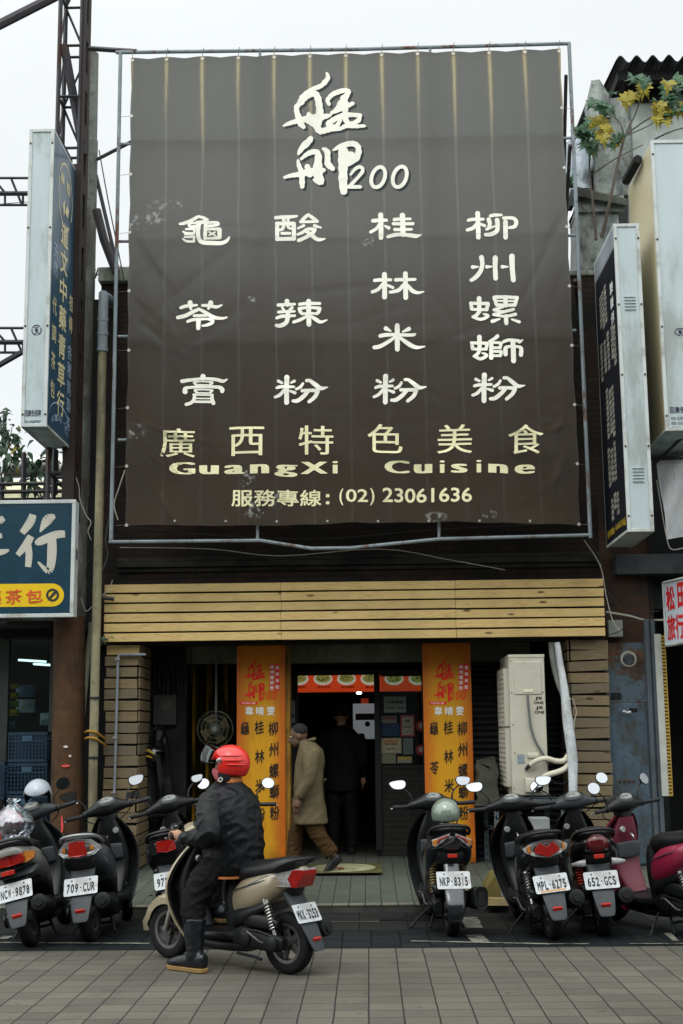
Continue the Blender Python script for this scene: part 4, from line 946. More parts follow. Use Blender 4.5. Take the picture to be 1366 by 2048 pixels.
g = MB(); g.hexa([Vector((at(101, 300, 12.92).x - .03, 13.2, at(101, 257, 12.92).z)) + Vector(q) for q in ((0, 0, 0), (.06, 0, 0), (.06, .6, 0), (0, .6, 0), (0, 0, .05), (.06, 0, .05), (.06, .6, .05), (0, .6, .05))])
single(g, 'ballast_strip', M_dark, 'dark sooty strip lying on top of the blue hanging lightbox', 'strip', None, 0)

# black lightbox on the right
b = NB('black_sign_film'); o = b.xyz(); c = b.mix(b.mr(o[2], at(1200, 545, 13.6).z, at(1200, 538, 13.6).z), (.012, .013, .017), (.24, .27, .29))  # pale band at the top puts a reflection into the film colour
b.bsdf(b.mix(b.mr(b.noise(3, 6, b.obj((1, 1, .15)), .7), .5, .8, 0, .25), c, (.02, .021, .024)), .8, spec=.03); M_blk = b.m
t, fm, em = hang_box(1241, 447, 1064, 12.88, 14.05, .262, 'slim black hanging lightbox with pale calligraphy and a white louvred street end', M_blk, -1, screws=(.05, .27, .5, .73, .95))
M_sc = mat('cream_sign_print', (.42, .41, .34), .5); 
L = Letters(fm)
txt = '龜苓膏桂林米粉酸辣粉柳州螺螄粉廣西特色美食'
rr = random.Random(4)
for blk, (v0, v1, us) in enumerate(((.16, .30, (.62, .74, .50)), (.32, .47, (.80, .62, .46, .26, .16)), (.50, .68, (.62, .48, .36)), (.70, .85, (.66, .52, .38)), (.86, .95, (.60, .46, .34)))):
    for j, u in enumerate(us):
        n = int((v1 - v0) / .019); sh = rr.randint(0, 8); off = rr.uniform(-.012, .012)
        for i in range(n - (j % 2)): L.c(txt[(i + sh) % len(txt)], u, v0 + off + i * .019, .115, .017, bold=.02)
lw(L, 'cream_lettering', M_sc, t)
L = Letters(fm)
for i, ch in enumerate('螺螄粉'): L.c(ch, .20, .19 + i * .05, .14, .04, bold=.02)
lw(L, 'white_lettering', M_wht, t)
L = Letters(fm)
for i, ch in enumerate('服務專線'): L.c(ch, .86 - i * .085, .962, .08, .024, bold=.02)
L.box('36', .04, .95, .12, .974, bold=.02); L.box('(02)230616', .12, .95, .50, .974, bold=.02)
L.v = [((.92 - (x - .04)) if x < .5 else x, y, d) for x, y, d in L.v] if False else L.v
lw(L, 'yellow_lettering', mat('yellow_print', (.50, .36, .03), .5), t)
g = MB(); 
for v0 in (.245, .80):
    for k in range(5):
        p = em(.30, v0 + k * .0105); q = em(.72, v0 + k * .0105); g.hexa([p + Vector((0, 0, -.006)), q + Vector((0, 0, -.006)), q + Vector((0, .004, -.006)), p + Vector((0, .004, -.006)), p + Vector((0, -.012, .0)), q + Vector((0, -.012, 0)), q + Vector((0, .004, .008)), p + Vector((0, .004, .008))])
bw(g, 'louvre', M_white, t, 0)

# beige lightbox further right
b = NB('faded_beige_film'); o = b.xyz(); zt = at(1300, 278, 12.85).z - at(1300, 858, 12.85).z; zb0 = at(1300, 858, 12.85).z
oz = b.math('SUBTRACT', o[2], zb0); c = b.mix(b.mr(b.math('ADD', oz, b.mr(b.noise(1, 4), 0, 1, -.25, .25)), .0, zt * .55), (.24, .20, .11), (.52, .46, .29))
c = b.mix(b.math('MULTIPLY', b.mr(b.noise(2.0, 7, b.obj((1, 1, .3)), .7), .56, .64), b.mr(oz, zt * .5, zt * .1, 0, .7)), c, (.20, .035, .02))
c = b.mix(b.mr(b.noise(3.2, 6, b.obj((1, 1, .35))), .6, .75, 0, .6), c, (.15, .13, .09)); b.bsdf(c, .35, coat=.2); M_bei = b.m
t, fm, em = hang_box(1316, 280, 862, 12.85, 14.05, .40, 'wide beige hanging lightbox, the topmost sign at the right edge', M_bei, -1, screws=(.05, .35, .65, .95))
maker(em, t, .668, .15, .93)
g = MB(); p0 = at(1250, 372, 13.8); g.tube([at(1252, 362, 13.75), at(1276, 318, 13.2)], .05, 6); single(g, 'tar_strip', M_dark, 'black tarry strip stuck on the top edge of the beige hanging lightbox', 'strip', None, 0)

# blue shop sign parallel to the street (left)
YS1 = 13.55
t = thing('shop_sign', 'dark blue shop sign with a huge pale character and a yellow pill', 'shop sign', at(60, 1235, YS1))
x0, x1 = at(-260, 1110, YS1).x, at(150, 1110, YS1).x; z0, z1 = at(75, 1235, YS1).z, at(75, 1000, YS1).z
g = MB(); g.box((x0, YS1 + .01, z0 + .01), (x1 - .005, YS1 + .17, z1 - .01)); bw(g, 'casing', M_trim, t, 0)
g = MB(); f = .04
g.box((x0, YS1 - .012, z0), (x1, YS1 + .03, z0 + f)); g.box((x0, YS1 - .012, z1 - f), (x1, YS1 + .03, z1)); g.box((x1 - f, YS1 - .012, z0 + f), (x1, YS1 + .03, z1 - f)); bw(g, 'frame', M_trim, t, 0, .005)
M_navy = mat('navy_sign_film', (.010, .036, .056), .3, var=.1, coat=.2)
g = MB(); g.box((x0, YS1 - .002, z0 + f), (x1 - f, YS1 + .009, z1 - f)); bw(g, 'printed_face', M_navy, t, 0)
fs = lambda x, y, d=0: at(x, y, YS1 - .005 - d)
M_grey = mat('warm_grey_print', (.40, .39, .33), .5, var=.05)
L = Letters(fs)
def bst(L, strokes):
    for n_, st in enumerate(strokes):
        p = cr(st, 5); d = n_ * .0003
        for i in range(len(p) - 1):
            (xa, ya, wa), (xb, yb, wb) = p[i], p[i + 1]; l = math.hypot(xb - xa, yb - ya) or 1; nx, ny = -(yb - ya) / l / 2, (xb - xa) / l / 2
            L.poly([(xa + nx * wa, ya + ny * wa), (xb + nx * wb, yb + ny * wb), (xb - nx * wb, yb - ny * wb), (xa - nx * wa, ya - ny * wa)], d)
bst(L, [[(66, 1029, 14), (60, 1045, 17), (44, 1066, 12)], [(62, 1072, 14), (52, 1090, 16), (35, 1110, 10)], [(56, 1086, 12), (58, 1110, 14), (56, 1134, 12)], [(110, 1032, 8), (95, 1040, 20), (80, 1064, 3)],
        [(70, 1086, 6), (80, 1083, 16), (110, 1070, 16), (130, 1068, 14)], [(104, 1072, 16), (104, 1100, 19), (102, 1128, 17), (96, 1142, 12), (76, 1124, 4)],
        [(-20, 1042, 14), (0, 1040, 16), (8, 1036, 10)], [(-20, 1075, 14), (4, 1071, 10)], [(-30, 1108, 16), (4, 1104, 12), (18, 1100, 4)]])
lw(L, 'large_lettering', M_grey, t)
M_pill = mat('yellow_sign_film', (.60, .40, .012), .35, var=.05, coat=.2)
L = Letters(fs); pts = [(-260, 1170)] + [(105 + 23 * math.sin(a * math.pi / 12), 1190 - 23 * math.cos(a * math.pi / 12)) for a in range(13)] + [(-260, 1216)]
L.poly(pts); lw(L, 'yellow_pill', M_pill, t)
fs2 = lambda x, y, d=0: at(x, y, YS1 - .009 - d)
L = Letters(fs2); wv = lambda u, w: (u, w + .05 * math.sin(u * 5))
L.c('茶', 27, 1193, 33, 28, bold=.02, warp=wv); L.c('包', 68, 1192, 34, 27, bold=.02, warp=wv); L.c('藥', -14, 1194, 33, 28, bold=.02); lw(L, 'red_lettering', mat('orange_red_print', (.52, .07, .02), .5), t)
L = Letters(fs2)
for k in range(24):
    a0, a1 = 2 * math.pi * k / 24, 2 * math.pi * (k + 1) / 24; q = lambda a, s: (105 + 13 * s * math.cos(a), 1190 + 13 * s * math.sin(a)); L.poly([q(a0, 1), q(a1, 1), q(a1, .66), q(a0, .66)])
L.poly([(98, 1194), (109, 1182), (113, 1186), (101, 1198)], .0004); lw(L, 'emblem', M_bs, t)
g = MB()
for k in range(5): g.box((x1 - .006, YS1 + .06, at(150, 1098 + k * 4.5, YS1).z), (x1 + .003, YS1 + .12, at(150, 1096 + k * 4.5, YS1).z))
bw(g, 'vent', M_dark, t, 0)

# travel case shop sign (far right)
xf = at(1335, 1220, 13.4).x
M_signw = mat('pale_blue_white_film', (.52, .58, .64), .35, var=.05, coat=.2)
t = thing('luggage_sign', 'small white sign with big red characters hanging at the right edge of the photo', 'shop sign', at(1345, 1290, 13.4))
A, B_, C_, D_ = at(1328, 1166, 13.95), at(1385, 1128, 13.35), at(1390, 1275, 13.35), at(1333, 1291, 13.95)
B_.z = A.z; C_.z = D_.z; B_.x = C_.x = (B_.x + C_.x) / 2; A.x = D_.x = (A.x + D_.x) / 2
nn = (B_ - A).cross(Vector((0, 0, 1))).normalized()
nn = nn if nn.y < 0 else -nn
g = MB(); g.hexa([D_, C_, C_ - nn * .12, D_ - nn * .12, A, B_, B_ - nn * .12, A - nn * .12]); bw(g, 'casing', M_signw, t, 0)
sm = lambda u, v, d=0: A + (B_ - A) * u + (D_ - A) * v + nn * (.004 + d)
g = MB(); f = .03; ux = (B_ - A).normalized(); uz = Vector((0, 0, 1))
for a, b_ in (((0, 0), (1, 0)), ((0, 1), (1, 1)), ((0, 0), (0, 1)), ((1, 0), (1, 1))):
    p, q = sm(*a), sm(*b_); g.tube([p, q], .016, 4)
bw(g, 'frame', M_trim, t, 0)
L = Letters(sm); L.c('松', .22, .27, .30, .40, bold=.045); L.c('田', .62, .25, .30, .40, bold=.045)
for i, ch in enumerate('旅行箱'): L.c(ch, .20 + i * .29, .73, .28, .40, bold=.035)
lw(L, 'red_lettering', mat('signal_red_print', (.62, .015, .02), .5), t)
# ------------------------------------------------------------------ right: brick pier, post, luggage shop, tin roofed house
V = Vector
t = thing('brick_pier', 'crumbling brick pier with peeling blue paint right of the plank pillar', 'pier', (at(1255, 1500, 14.35).x, 14.35, ZF))
x0, x1 = at(1214, 1450, 14.35).x, at(1300, 1450, 14.35).x; zm = at(1250, 1405, 14.35).z; zt = at(1250, 1285, 14.35).z
g = MB(); g.box((x0, 14.35, zm), (x1, 15.2, zt)); bw(g, 'brickwork', M_bluebrick, t, 0)
g = MB(); g.box((x0 + .004, 14.343, ZF), (x1 - .03, 15.19, zm)); bw(g, 'plaster', M_bluewall, t, 0, .02)
g = MB(); g.box((x0, 14.36, zt), (x1 + .05, 15.2, zfas0 + 1.4)); bw(g, 'upper_brickwork', M_brickL, t, 0)
g = MB()
for px, py, w, h in ((1232, 1392, 20, 12), (1266, 1420, 16, 7)):
    p = at(px, py, 14.345); g.box((p.x - w / 372, 14.335, p.z - h / 372), (p.x + w / 372, 14.36, p.z + h / 372))
bw(g, 'hole', M_dark, t, 0)
gs = []
for k, px in enumerate((1240, 1249, 1258, 1266)):
    p = at(px, 1562, 14.343); gs.append(MB().lathe([(.016, 0), (.016, -.012), (.008, -.014)], p, 'Y', 8))
each(gs, 'anchor_bolt', M_rustdot, t)
single(MB().tube([at(1262, 1424, 14.3), at(1254, 1425, 14.3), at(1247, 1422, 14.28)], .014, 8, 3), 'pipe_stub', mat('white_plastic', (.5, .52, .5), .5), 'short white pipe stub sticking out of the peeling blue pier', 'pipe')
t = thing('steel_post', 'grey steel post standing right of the peeling blue pier', 'post', (at(1306, 1450, 14.1).x, 14.1, 0))
g = MB(); xp = at(1309, 1450, 14.1).x; g.box((xp - .055, 14.1, 0), (xp - .012, 14.2, at(1290, 1238, 14.1).z)); g.box((xp + .012, 14.1, 0), (xp + .055, 14.2, at(1290, 1238, 14.1).z)); g.box((xp - .012, 14.13, 0), (xp + .012, 14.2, at(1290, 1238, 14.1).z)); bw(g, 'channel', mat('grey_steel_paint', (.06, .075, .085), .5, dirt=(.03, .03, .03)), t, 0)
g = MB(); xr2 = at(1329, 1450, 14.08).x; za, zb_ = at(1329, 1592, 14.08).z, at(1316, 1268, 14.08).z
g.box((xr2 - .06, 14.08, za), (xr2 + .01, 14.1, zb_)); single(g, 'aluminium_strip', mat('pale_aluminium', (.36, .37, .33), .5), 'narrow pale aluminium strip with a yellow dotted edge beside the grey steel post', 'strip', None, 0)
g = MB(); n = 46
for k in range(n):
    z = za + (zb_ - za) * k / n; g.box((xr2 + .011, 14.075, z), (xr2 + .045, 14.09, z + (zb_ - za) / n * .62))
g.box((xr2 + .045, 14.075, za), (xr2 + .052, 14.09, zb_)); single(g, 'slotted_rail', mat('dull_gold_rail', (.30, .20, .04), .5), 'dull gold slotted rail running down beside the pale aluminium strip', 'rail', None, 0)
lb = thing('luggage_shop', 'dark open shop at the right edge behind the hanging luggage sign', 'building', (at(1400, 1500, 14.4).x, 14.4, 0))
X0, X1 = at(1312, 1400, 14.5).x, at(1312, 1400, 14.5).x + 5
zb2, zb1 = at(1300, 1148, 14.2).z, at(1300, 1108, 14.2).z
g = MB(); g.box((at(1232, 1130, 14.2).x, 14.2, zb2), (X1, 14.5, zb1)); bw(g, 'beam', mat('dark_grey_beam', (.035, .042, .045), .7, dirt=(.015, .015, .015)), lb, 0, .01)
g = MB(); g.box((X0, 14.5, zb2 - .35), (X1, 15.0, zb1 + 1.6)); g.box((X0 + .3, 17.5, 0), (X1, 17.7, zb1)); g.box((X0 + .05, 15, 0), (X0 + .2, 17.5, zb1)); g.box((X1 - .2, 14.5, 0), (X1, 17.5, zb1)); bw(g, 'wall', M_dark, lb, 0)
g = MB(); g.box((X0, 15.0, zb2 - .1), (X1, 17.7, zb2 + .05)); bw(g, 'ceiling', M_dark, lb, 0)
g = MB(); g.tube([at(1262, 1338, 14.25), at(1262, 1338, 14.25)], .01, 4) if False else g.lathe([(.074, -.008), (.086, -.008), (.086, .008), (.074, .008)], at(1257, 1318, 14.28), 'Y', 24, True); g.lathe([(.066, -.02), (.074, -.02), (.074, -.008), (.066, -.008)], at(1257, 1319, 14.28), 'Y', 24, True)
single(g, 'cable_coil', M_wcable, 'small pale coil of cable hanging on the blue painted pier', 'cable coil')
g = MB(); bx(g, 1217, 1240, 1246, 1274, 14.26, .08); single(g, 'junction_box', mat('pale_junction_box', (.22, .24, .22), .6, dirt=(.08, .08, .07)), 'pale square junction box above the peeling blue pier', 'junction box', None, 0, .008)
# white tarpaulin under the beige lightbox
b = NB('white_tarpaulin'); w_ = b.noise(3.5, 5, b.obj((1.4, 1, .5), (0, 0, 0), (0, R(25), 0)), .6, .6); b.bsdf(b.mix(b.mr(w_, .3, .7), (.40, .42, .43), (.52, .53, .53)), .55, 0, b.bump(w_, .9, .05)); M_tarp = b.m
g = MB(); n = 26
for j in range(n + 1):
    for i in range(n + 1):
        u, v = i / n, j / n; px = 1312 + (1470 - 1312) * u + 22 * v * (1 - u); py = 916 + (1078 - 916) * v - 6 * math.sin(u * 6) * v
        p = at(px, py, 13.9); p.y += .05 * math.sin(u * 11 + v * 7) * (.3 + v) + .12 * v * math.sin(u * 3.1); g.V(p)
for j in range(n):
    for i in range(n): a = j * (n + 1) + i; g.F((a, a + 1, a + n + 2, a + n + 1))
single(g, 'tarpaulin', M_tarp, 'creased white tarpaulin hanging under the beige lightbox', 'tarpaulin', None, 80)
g = MB(); g.tube([at(1300, 918, 13.85), at(1420, 914, 13.85)], .02, 4); g.tube([at(1306, 930, 13.85), at(1372, 868, 13.2)], .02, 4); single(g, 'sign_bracket', M_lattice, 'dark steel bracket holding up the white tarpaulin below the beige lightbox', 'bracket', None, 0)

# tin roofed house, upper right
hb = thing('tin_roof_house', 'pale panelled house with a dark corrugated roof at the upper right', 'building', (at(1330, 400, 15.4).x, 15.4, 0))
hx0 = at(1258, 300, 15.4).x; hz = at(1300, 206, 15.4).z
g = MB(); g.box((hx0, 15.4, at(1300, 700, 15.4).z), (hx0 + 5, 15.5, hz)); 
M_pan = mat('pale_panel', (.42, .46, .43), .5, var=.05, dirt=(.22, .24, .22), damt=.6, dscale=1.2); bw(g, 'panel_wall', M_pan, hb, 0)
g = MB(); g.box((hx0 - .02, 15.39, at(1300, 700, 15.4).z), (hx0 + .045, 15.56, hz)); bw(g, 'corner_post', M_conc, hb, 0)
g = MB(); g.box((hx0 + .05, 15.55, hz - .3), (hx0 + 5, 17.4, hz - .2)); g.box((hx0, 15.5, hz - 3), (hx0 + .1, 19, hz)); bw(g, 'dark_gable', M_dark, hb, 0)
b = NB('dark_tin_roof'); b.bsdf(b.mix(b.mr(b.noise(2, 5), .3, .7), (.045, .05, .052), (.02, .023, .026)), .55, .2, b.bump(b.noise(20, 4), .3, .01)); M_tin = b.m
g = MB(); ra = at(1232, 118, 14.75); rx0 = ra.x; nX = 170; pitch = .192
zs = [];
for (yy, zo) in ((14.75, 0), (19.5, .55)):
    for th in (0, -.012):
        zs.append((yy, ra.z + zo + th))
def wv_(x): return .045 * math.sin(2 * math.pi * (x - rx0) / pitch - .2)
rows = []
for yy, z in zs: rows.append([g.V((rx0 + 3.4 * i / nX, yy, z + wv_(rx0 + 3.4 * i / nX))) for i in range(nX + 1)])
for a, c in ((0, 2), (1, 3), (0, 1), (2, 3)):
    for i in range(nX): g.F((rows[a][i], rows[a][i + 1], rows[c][i + 1], rows[c][i]))
bw(g, 'tin_roof', M_tin, hb, 60)
g = MB(); g.box((rx0 + .05, 14.95, ra.z - .17), (rx0 + 4, 15.02, ra.z - .05)); g.box((rx0 + .05, 15.02, ra.z - .17), (rx0 + .11, 19, ra.z - .06)); g.box((rx0 + .2, 15.3, hz), (rx0 + 4, 15.36, ra.z - .05)); bw(g, 'rafter', M_dark, hb, 0)
# ruined concrete pilaster in front of it
rr = random.Random(2)
def lump(g, px0, py0, px1, py1, Y, d, seed, rough=.03, n=9):
    r2 = random.Random(seed); a = at(px0, (py0 + py1) / 2, Y).x; c = at(px1, (py0 + py1) / 2, Y).x; z0 = at(px0, py1, Y).z; z1 = at(px0, py0, Y).z; rings = []
    for k in range(n):
        z = z0 + (z1 - z0) * k / (n - 1); ring = []
        for (x, y) in ((a, Y), ((a + c) / 2, Y - .01), (c, Y), (c, Y + d), (a, Y + d)):
            ring.append((x + r2.uniform(-rough, rough), y + r2.uniform(-rough, rough) * .6, z + (r2.uniform(-.12, .1) if k == n - 1 else 0)))
        rings.append(ring)
    g.rings(rings)
t = thing('ruined_pilaster', 'broken weathered concrete pilaster between the banner frame and the tin roofed house', 'pilaster', (at(1220, 500, 14.7).x, 14.7, at(1220, 600, 14.7).z))
g = MB(); lump(g, 1192, 182, 1258, 392, 14.7, .5, 3, .012); lump(g, 1184, 172, 1222, 236, 14.66, .4, 8, .03, 5); bw(g, 'shaft', M_conc, t, 30)
g = MB(); g.hexa([at(1150, 392, 14.5), at(1256, 412, 14.5), at(1256, 412, 15.1), at(1150, 392, 15.1), at(1150, 372, 14.5), at(1256, 398, 14.5), at(1256, 398, 15.1), at(1150, 372, 15.1)]); bw(g, 'ledge', stained('mossy_ledge', (.09, .095, .075), (.03, .03, .026), .8, 2), t, 0, .015)
g = MB(); lump(g, 1158, 398, 1246, 780, 14.66, .5, 5, .012, 7); lump(g, 1152, 404, 1250, 424, 14.6, .5, 6, .012, 4); bw(g, 'lower_shaft', M_conc, t, 30)
M_film = stained('pale_plastic_sheet', (.55, .60, .66), (.22, .29, .36), .8, 2.5, (1.5, 1, .5), .35, .8)
g = MB(); lump(g, 1140, 268, 1188, 378, 14.95, .5, 12, .05, 8); single(g, 'plastic_sheet', M_film, 'crumpled pale plastic sheet bundled beside the broken concrete pilaster', 'plastic sheet', None, 70)
g = MB(); g.hexa([at(1136, 300, 15.6), at(1180, 190, 15.3), at(1188, 190, 15.3), at(1150, 300, 15.6), at(1136, 296, 15.65), at(1180, 184, 15.35), at(1188, 184, 15.35), at(1150, 296, 15.65)]); single(g, 'eave_board', M_dark, 'dark sloping eave board behind the crumpled pale plastic sheet', 'board', None, 0)

# ------------------------------------------------------------------ foliage
def leafmat(name, a, b_):
    b = NB(name); c = b.mix(b.mr(b.noise(9, 3), .3, .7), a, b_); c = b.mix(b.math('MULTIPLY', b.island(), .6), c, tuple(x * .5 for x in a))
    p = b.n('ShaderNodeBsdfPrincipled'); b.l(c, p.inputs['Base Color']); p.inputs['Roughness'].default_value = .5
    tr = b.n('ShaderNodeBsdfTranslucent'); b.l(c, tr.inputs[0]); m = b.n('ShaderNodeMixShader'); m.inputs[0].default_value = .35; b.l(p.outputs[0], m.inputs[1]); b.l(tr.outputs[0], m.inputs[2]); b.l(m.outputs[0], b.out.inputs[0]); return b.m
M_lg = leafmat('green_leaf', (.045, .115, .062), (.075, .16, .075)); M_ly = leafmat('yellow_leaf', (.42, .34, .02), (.30, .26, .03)); M_ld = leafmat('dark_green_leaf', (.022, .055, .03), (.04, .09, .04)); M_twig = mat('brown_twig', (.075, .062, .05), .8)
LOBE = [(0, 0), (.14, -.10), (.42, -.06), (.30, .12), (.52, .36), (.24, .36), (.22, .62), (.09, .60), (0, 1.0)]
LOBE = LOBE + [(-x, y) for x, y in LOBE[-2:0:-1]]
OVAL = [(0, 0), (.12, .15), (.19, .4), (.14, .72), (0, 1)]; OVAL = OVAL + [(-x, y) for x, y in OVAL[-2:0:-1]]
def leaf(g, p, d, up, size, shape=LOBE, curl=.25, mi=0):
    g.cur = mi; d = d.normalized(); s_ = d.cross(up); s_ = s_.normalized() if s_.length > 1e-4 else d.orthogonal().normalized(); nn = s_.cross(d)
    asp = .7 + .5 * abs(math.sin(size * 977)); shape = [(x * asp, y) for x, y in shape]; c = g.V(p + d * size * .38 - nn * size * .03); ids = [g.V(p + s_ * x * size + d * y * size + nn * size * (abs(x) * curl - y * y * curl * 1.3 + .06 * math.sin(9 * x + 7 * y + size * 90))) for x, y in shape]
    for k in range(len(ids)): g.F((c, ids[k], ids[(k + 1) % len(ids)]))
t = thing('sapling', 'sapling with lobed green and yellow leaves rooted in the broken concrete pilaster', 'sapling', at(1205, 470, 14.3))
g = MB(); Yt = 14.15
for pts, r in ((((1203, 475), (1216, 420), (1233, 340), (1246, 285), (1256, 258), (1272, 225), (1282, 190)), (.022, .005)), (((1192, 480), (1188, 430), (1180, 355), (1178, 300), (1172, 260)), (.018, .006)),
              (((1180, 352), (1230, 318), (1285, 290)), (.010, .006)), (((1254, 268), (1285, 245), (1318, 225), (1345, 205)), (.010, .004)), (((1250, 276), (1240, 246), (1224, 232), (1208, 224)), (.008, .004)),
              (((1310, 278), (1345, 262), (1390, 250)), (.010, .008)), (((1246, 288), (1236, 280)), (.005, .004)), (((1190, 438), (1158, 408)), (.010, .006)), (((1256, 270), (1300, 250), (1320, 232)), (.007, .004))):
    P_ = [at(x, y, Yt + .1 * math.sin(x * .05)) for x, y in pts]; n = len(P_); g.tube(P_, [r[0] + (r[1] - r[0]) * k / (n - 1) for k in range(n)], 6, 3)
bw(g, 'trunk', M_twig, t)
g = MB(); rr = random.Random(9)
for px, py, n, yel, spx in ((1278, 158, 7, .0, 13), (1262, 190, 5, 1, 10), (1290, 176, 2, .9, 8), (1205, 215, 8, .1, 18), (1195, 240, 3, .95, 14), (1212, 262, 5, 1, 13), (1162, 262, 10, .0, 13), (1178, 292, 7, .05, 13), (1235, 280, 5, .25, 10), (1326, 214, 7, .85, 15), (1350, 165, 8, .1, 15), (1342, 190, 5, .0, 13), (1360, 215, 5, .4, 12), (1140, 360, 4, .0, 8), (1330, 232, 4, .7, 10)):
    for k in range(int(n * 2.2)):
        p = at(px + rr.gauss(0, spx * .6), py + rr.gauss(0, spx * .5), Yt + rr.uniform(-.15, .15))
        y = rr.random() < yel; d = V((rr.uniform(-.7, .7), rr.uniform(-.9, .1), -1.3 if y else rr.uniform(-.8, .1))); leaf(g, p, d, V((rr.uniform(-.3, .3), -.9, .5)), rr.uniform(.08, .19) * (1.05 if y else 1), LOBE, rr.uniform(.1, .5), 1 if y else 0)
bw(g, 'foliage', [M_lg, M_ly], t, 0)
def shrub(name, label, cat, stems, n, size, seed, spread, mats, shape=OVAL, grp=None, drop=-.3):
    rr = random.Random(seed); base = stems[0][0]; t = thing(name, label, cat, base, group=grp); g = MB(); lv = MB()
    for st in stems:
        g.tube(st, [.012 - .008 * k / (len(st) - 1) for k in range(len(st))], 5, 3); pts = cr([tuple(p) for p in st], 8)
        for k in range(n):
            q = V(pts[rr.randint(len(pts) // 4, len(pts) - 1)]) + V((rr.gauss(0, spread), rr.gauss(0, spread), rr.gauss(0, spread * .7)))
            leaf(lv, q, V((rr.uniform(-1, 1), rr.uniform(-1, .4), rr.uniform(-.9, .5) + drop)), V((0, -.6, .8)), size * rr.uniform(.6, 1.25), shape, rr.uniform(.1, .5), rr.randint(0, len(mats) - 1) if rr.random() < .4 else 0)
    bw(g, 'stem', M_twig, t); bw(lv, 'foliage', mats, t, 0)
Yp = 14.9
shrub('potted_shrub', 'drooping dark green shrub behind the foot of the blue hanging lightbox', 'shrub', [[at(85, 1000, Yp), at(70, 950, Yp), at(95, 915, Yp), at(130, 900, Yp)], [at(85, 1000, Yp), at(100, 945, Yp), at(120, 920, Yp)], [at(80, 1000, Yp), at(60, 950, Yp), at(55, 905, Yp)]], 26, .17, 3, .045, [M_ld, M_lg, M_ld])
shrub('balcony_shrub', 'leafy green shrub reaching in at the left edge below the lattice trusses', 'shrub', [[at(-20, 1010, Yp), at(-10, 920, Yp), at(10, 860, Yp), at(12, 825, Yp)], [at(-20, 1010, Yp), at(20, 930, Yp), at(40, 880, Yp)], [at(-10, 1005, Yp), at(15, 900, Yp), at(25, 850, Yp)]], 42, .13, 5, .07, [M_ld, M_lg, M_ly])
shrub('wall_weed', 'tiny weeds sprouting on the grey parapet left of the banner', 'weeds', [[at(190, 556, 14.4), at(194, 545, 14.4), at(196, 535, 14.4)], [at(206, 556, 14.4), at(207, 549, 14.4), at(210, 545, 14.4)], [at(240, 556, 14.4), at(246, 545, 14.4), at(249, 540, 14.4)], [at(254, 556, 14.4), at(256, 545, 14.4)]], 7, .07, 8, .022, [M_ld, M_lg], drop=.4)
shrub('ivy_sprig', 'small ivy sprig growing out at the lower left corner of the pine fascia', 'ivy', [[at(201, 1290, 14.0), at(204, 1275, 13.98), at(212, 1279, 13.98), at(220, 1274, 13.98)]], 9, .07, 11, .02, [M_lg, M_ly])

# ------------------------------------------------------------------ left: tea shop front, balcony rail, far roofs
tbld = thing('tea_shop', 'dark herbal tea shop under the wide blue sign at the left edge', 'building', (at(40, 1500, 14.5).x, 14.5, 0))
lx0 = at(-420, 1400, 14.5).x; lx1 = at(165, 1400, 14.5).x; lz1 = at(60, 990, 14.5).z; lz0 = at(60, 1262, 14.35).z
g = MB(); g.box((lx0, 14.5, lz0 - .05), (lx1 + .45, 14.9, lz1 - .03)); g.box((lx1 - .05, 14.5, 0), (lx1 + .5, 15.5, lz0)); g.box((lx0, 17.8, 0), (lx1, 18, lz1)); g.box((lx0, 14.9, lz0), (lx1, 17.8, lz0 + .1)); g.box((lx1 + .2, 14.9, 0), (lx1 + .4, 17.8, lz0)); g.box((lx1 + .02, 14.52, lz1 - .03), (lx1 + .46, 14.9, at(60, 600, 14.5).z)); bw(g, 'wall', M_dark, tbld, 0)
g = MB(); g.box((lx0, 14.2, lz0 + .03), (at(116, 1255, 14.2).x, 14.5, at(60, 1243, 14.2).z)); bw(g, 'beam', M_beam, tbld, 0, .015)
g = MB(); rr = random.Random(4)
for k in range(9):
    a = at(6 + k * 14, 1239, 14.12); g.hexa([a + V((0, 0, -.01)), a + V((.085, .01, -.012)), a + V((.08, .25, .05)), a + V((0, .25, .05)), a + V((.0, 0, .012 + rr.random() * .02)), a + V((.085, .01, .008)), a + V((.08, .25, .07)), a + V((0, .25, .07))])
bw(g, 'eave_tiles', stained('broken_grey_tile', (.13, .135, .12), (.03, .03, .03), .8, 4), tbld, 0)
g = MB(); bx(g, -60, 1272, 13, 1720, 14.6, .08); bx(g, 96, 1272, 108, 1720, 14.6, .06); bx(g, 13, 1272, 96, 1280, 14.6, .06); bw(g, 'window_frame', mat('dark_green_frame', (.035, .042, .036), .5), tbld, 0, .006)
g = MB(); bx(g, 13, 1280, 96, 1720, 14.63, .006); bw(g, 'window', M_pane, tbld, 0)
M_tube = mat('lit_tube', (.8, .85, .9), .5, emit=(.75, .9, 1.0), es=2.2)
for k, (px, py, Y, lab) in enumerate(((62, 1320, 16.4, 'nearer'), (92, 1328, 15.9, 'farther'))):
    g = MB()
    for i in range(12): g.lathe([(.006, 0), (.014, .01), (.014, .03), (.006, .04)], at(px - 26 + i * 4.6, py + .3 * i, Y), 'X', 8)
    t = thing('string_light', ('upper' if k == 0 else 'lower') + ' row of small lit lamps under the dark ceiling of the tea shop', 'light', at(px, py, Y), group='rows of lamps in the tea shop'); bw(g, 'lamp_row', M_tube, t)
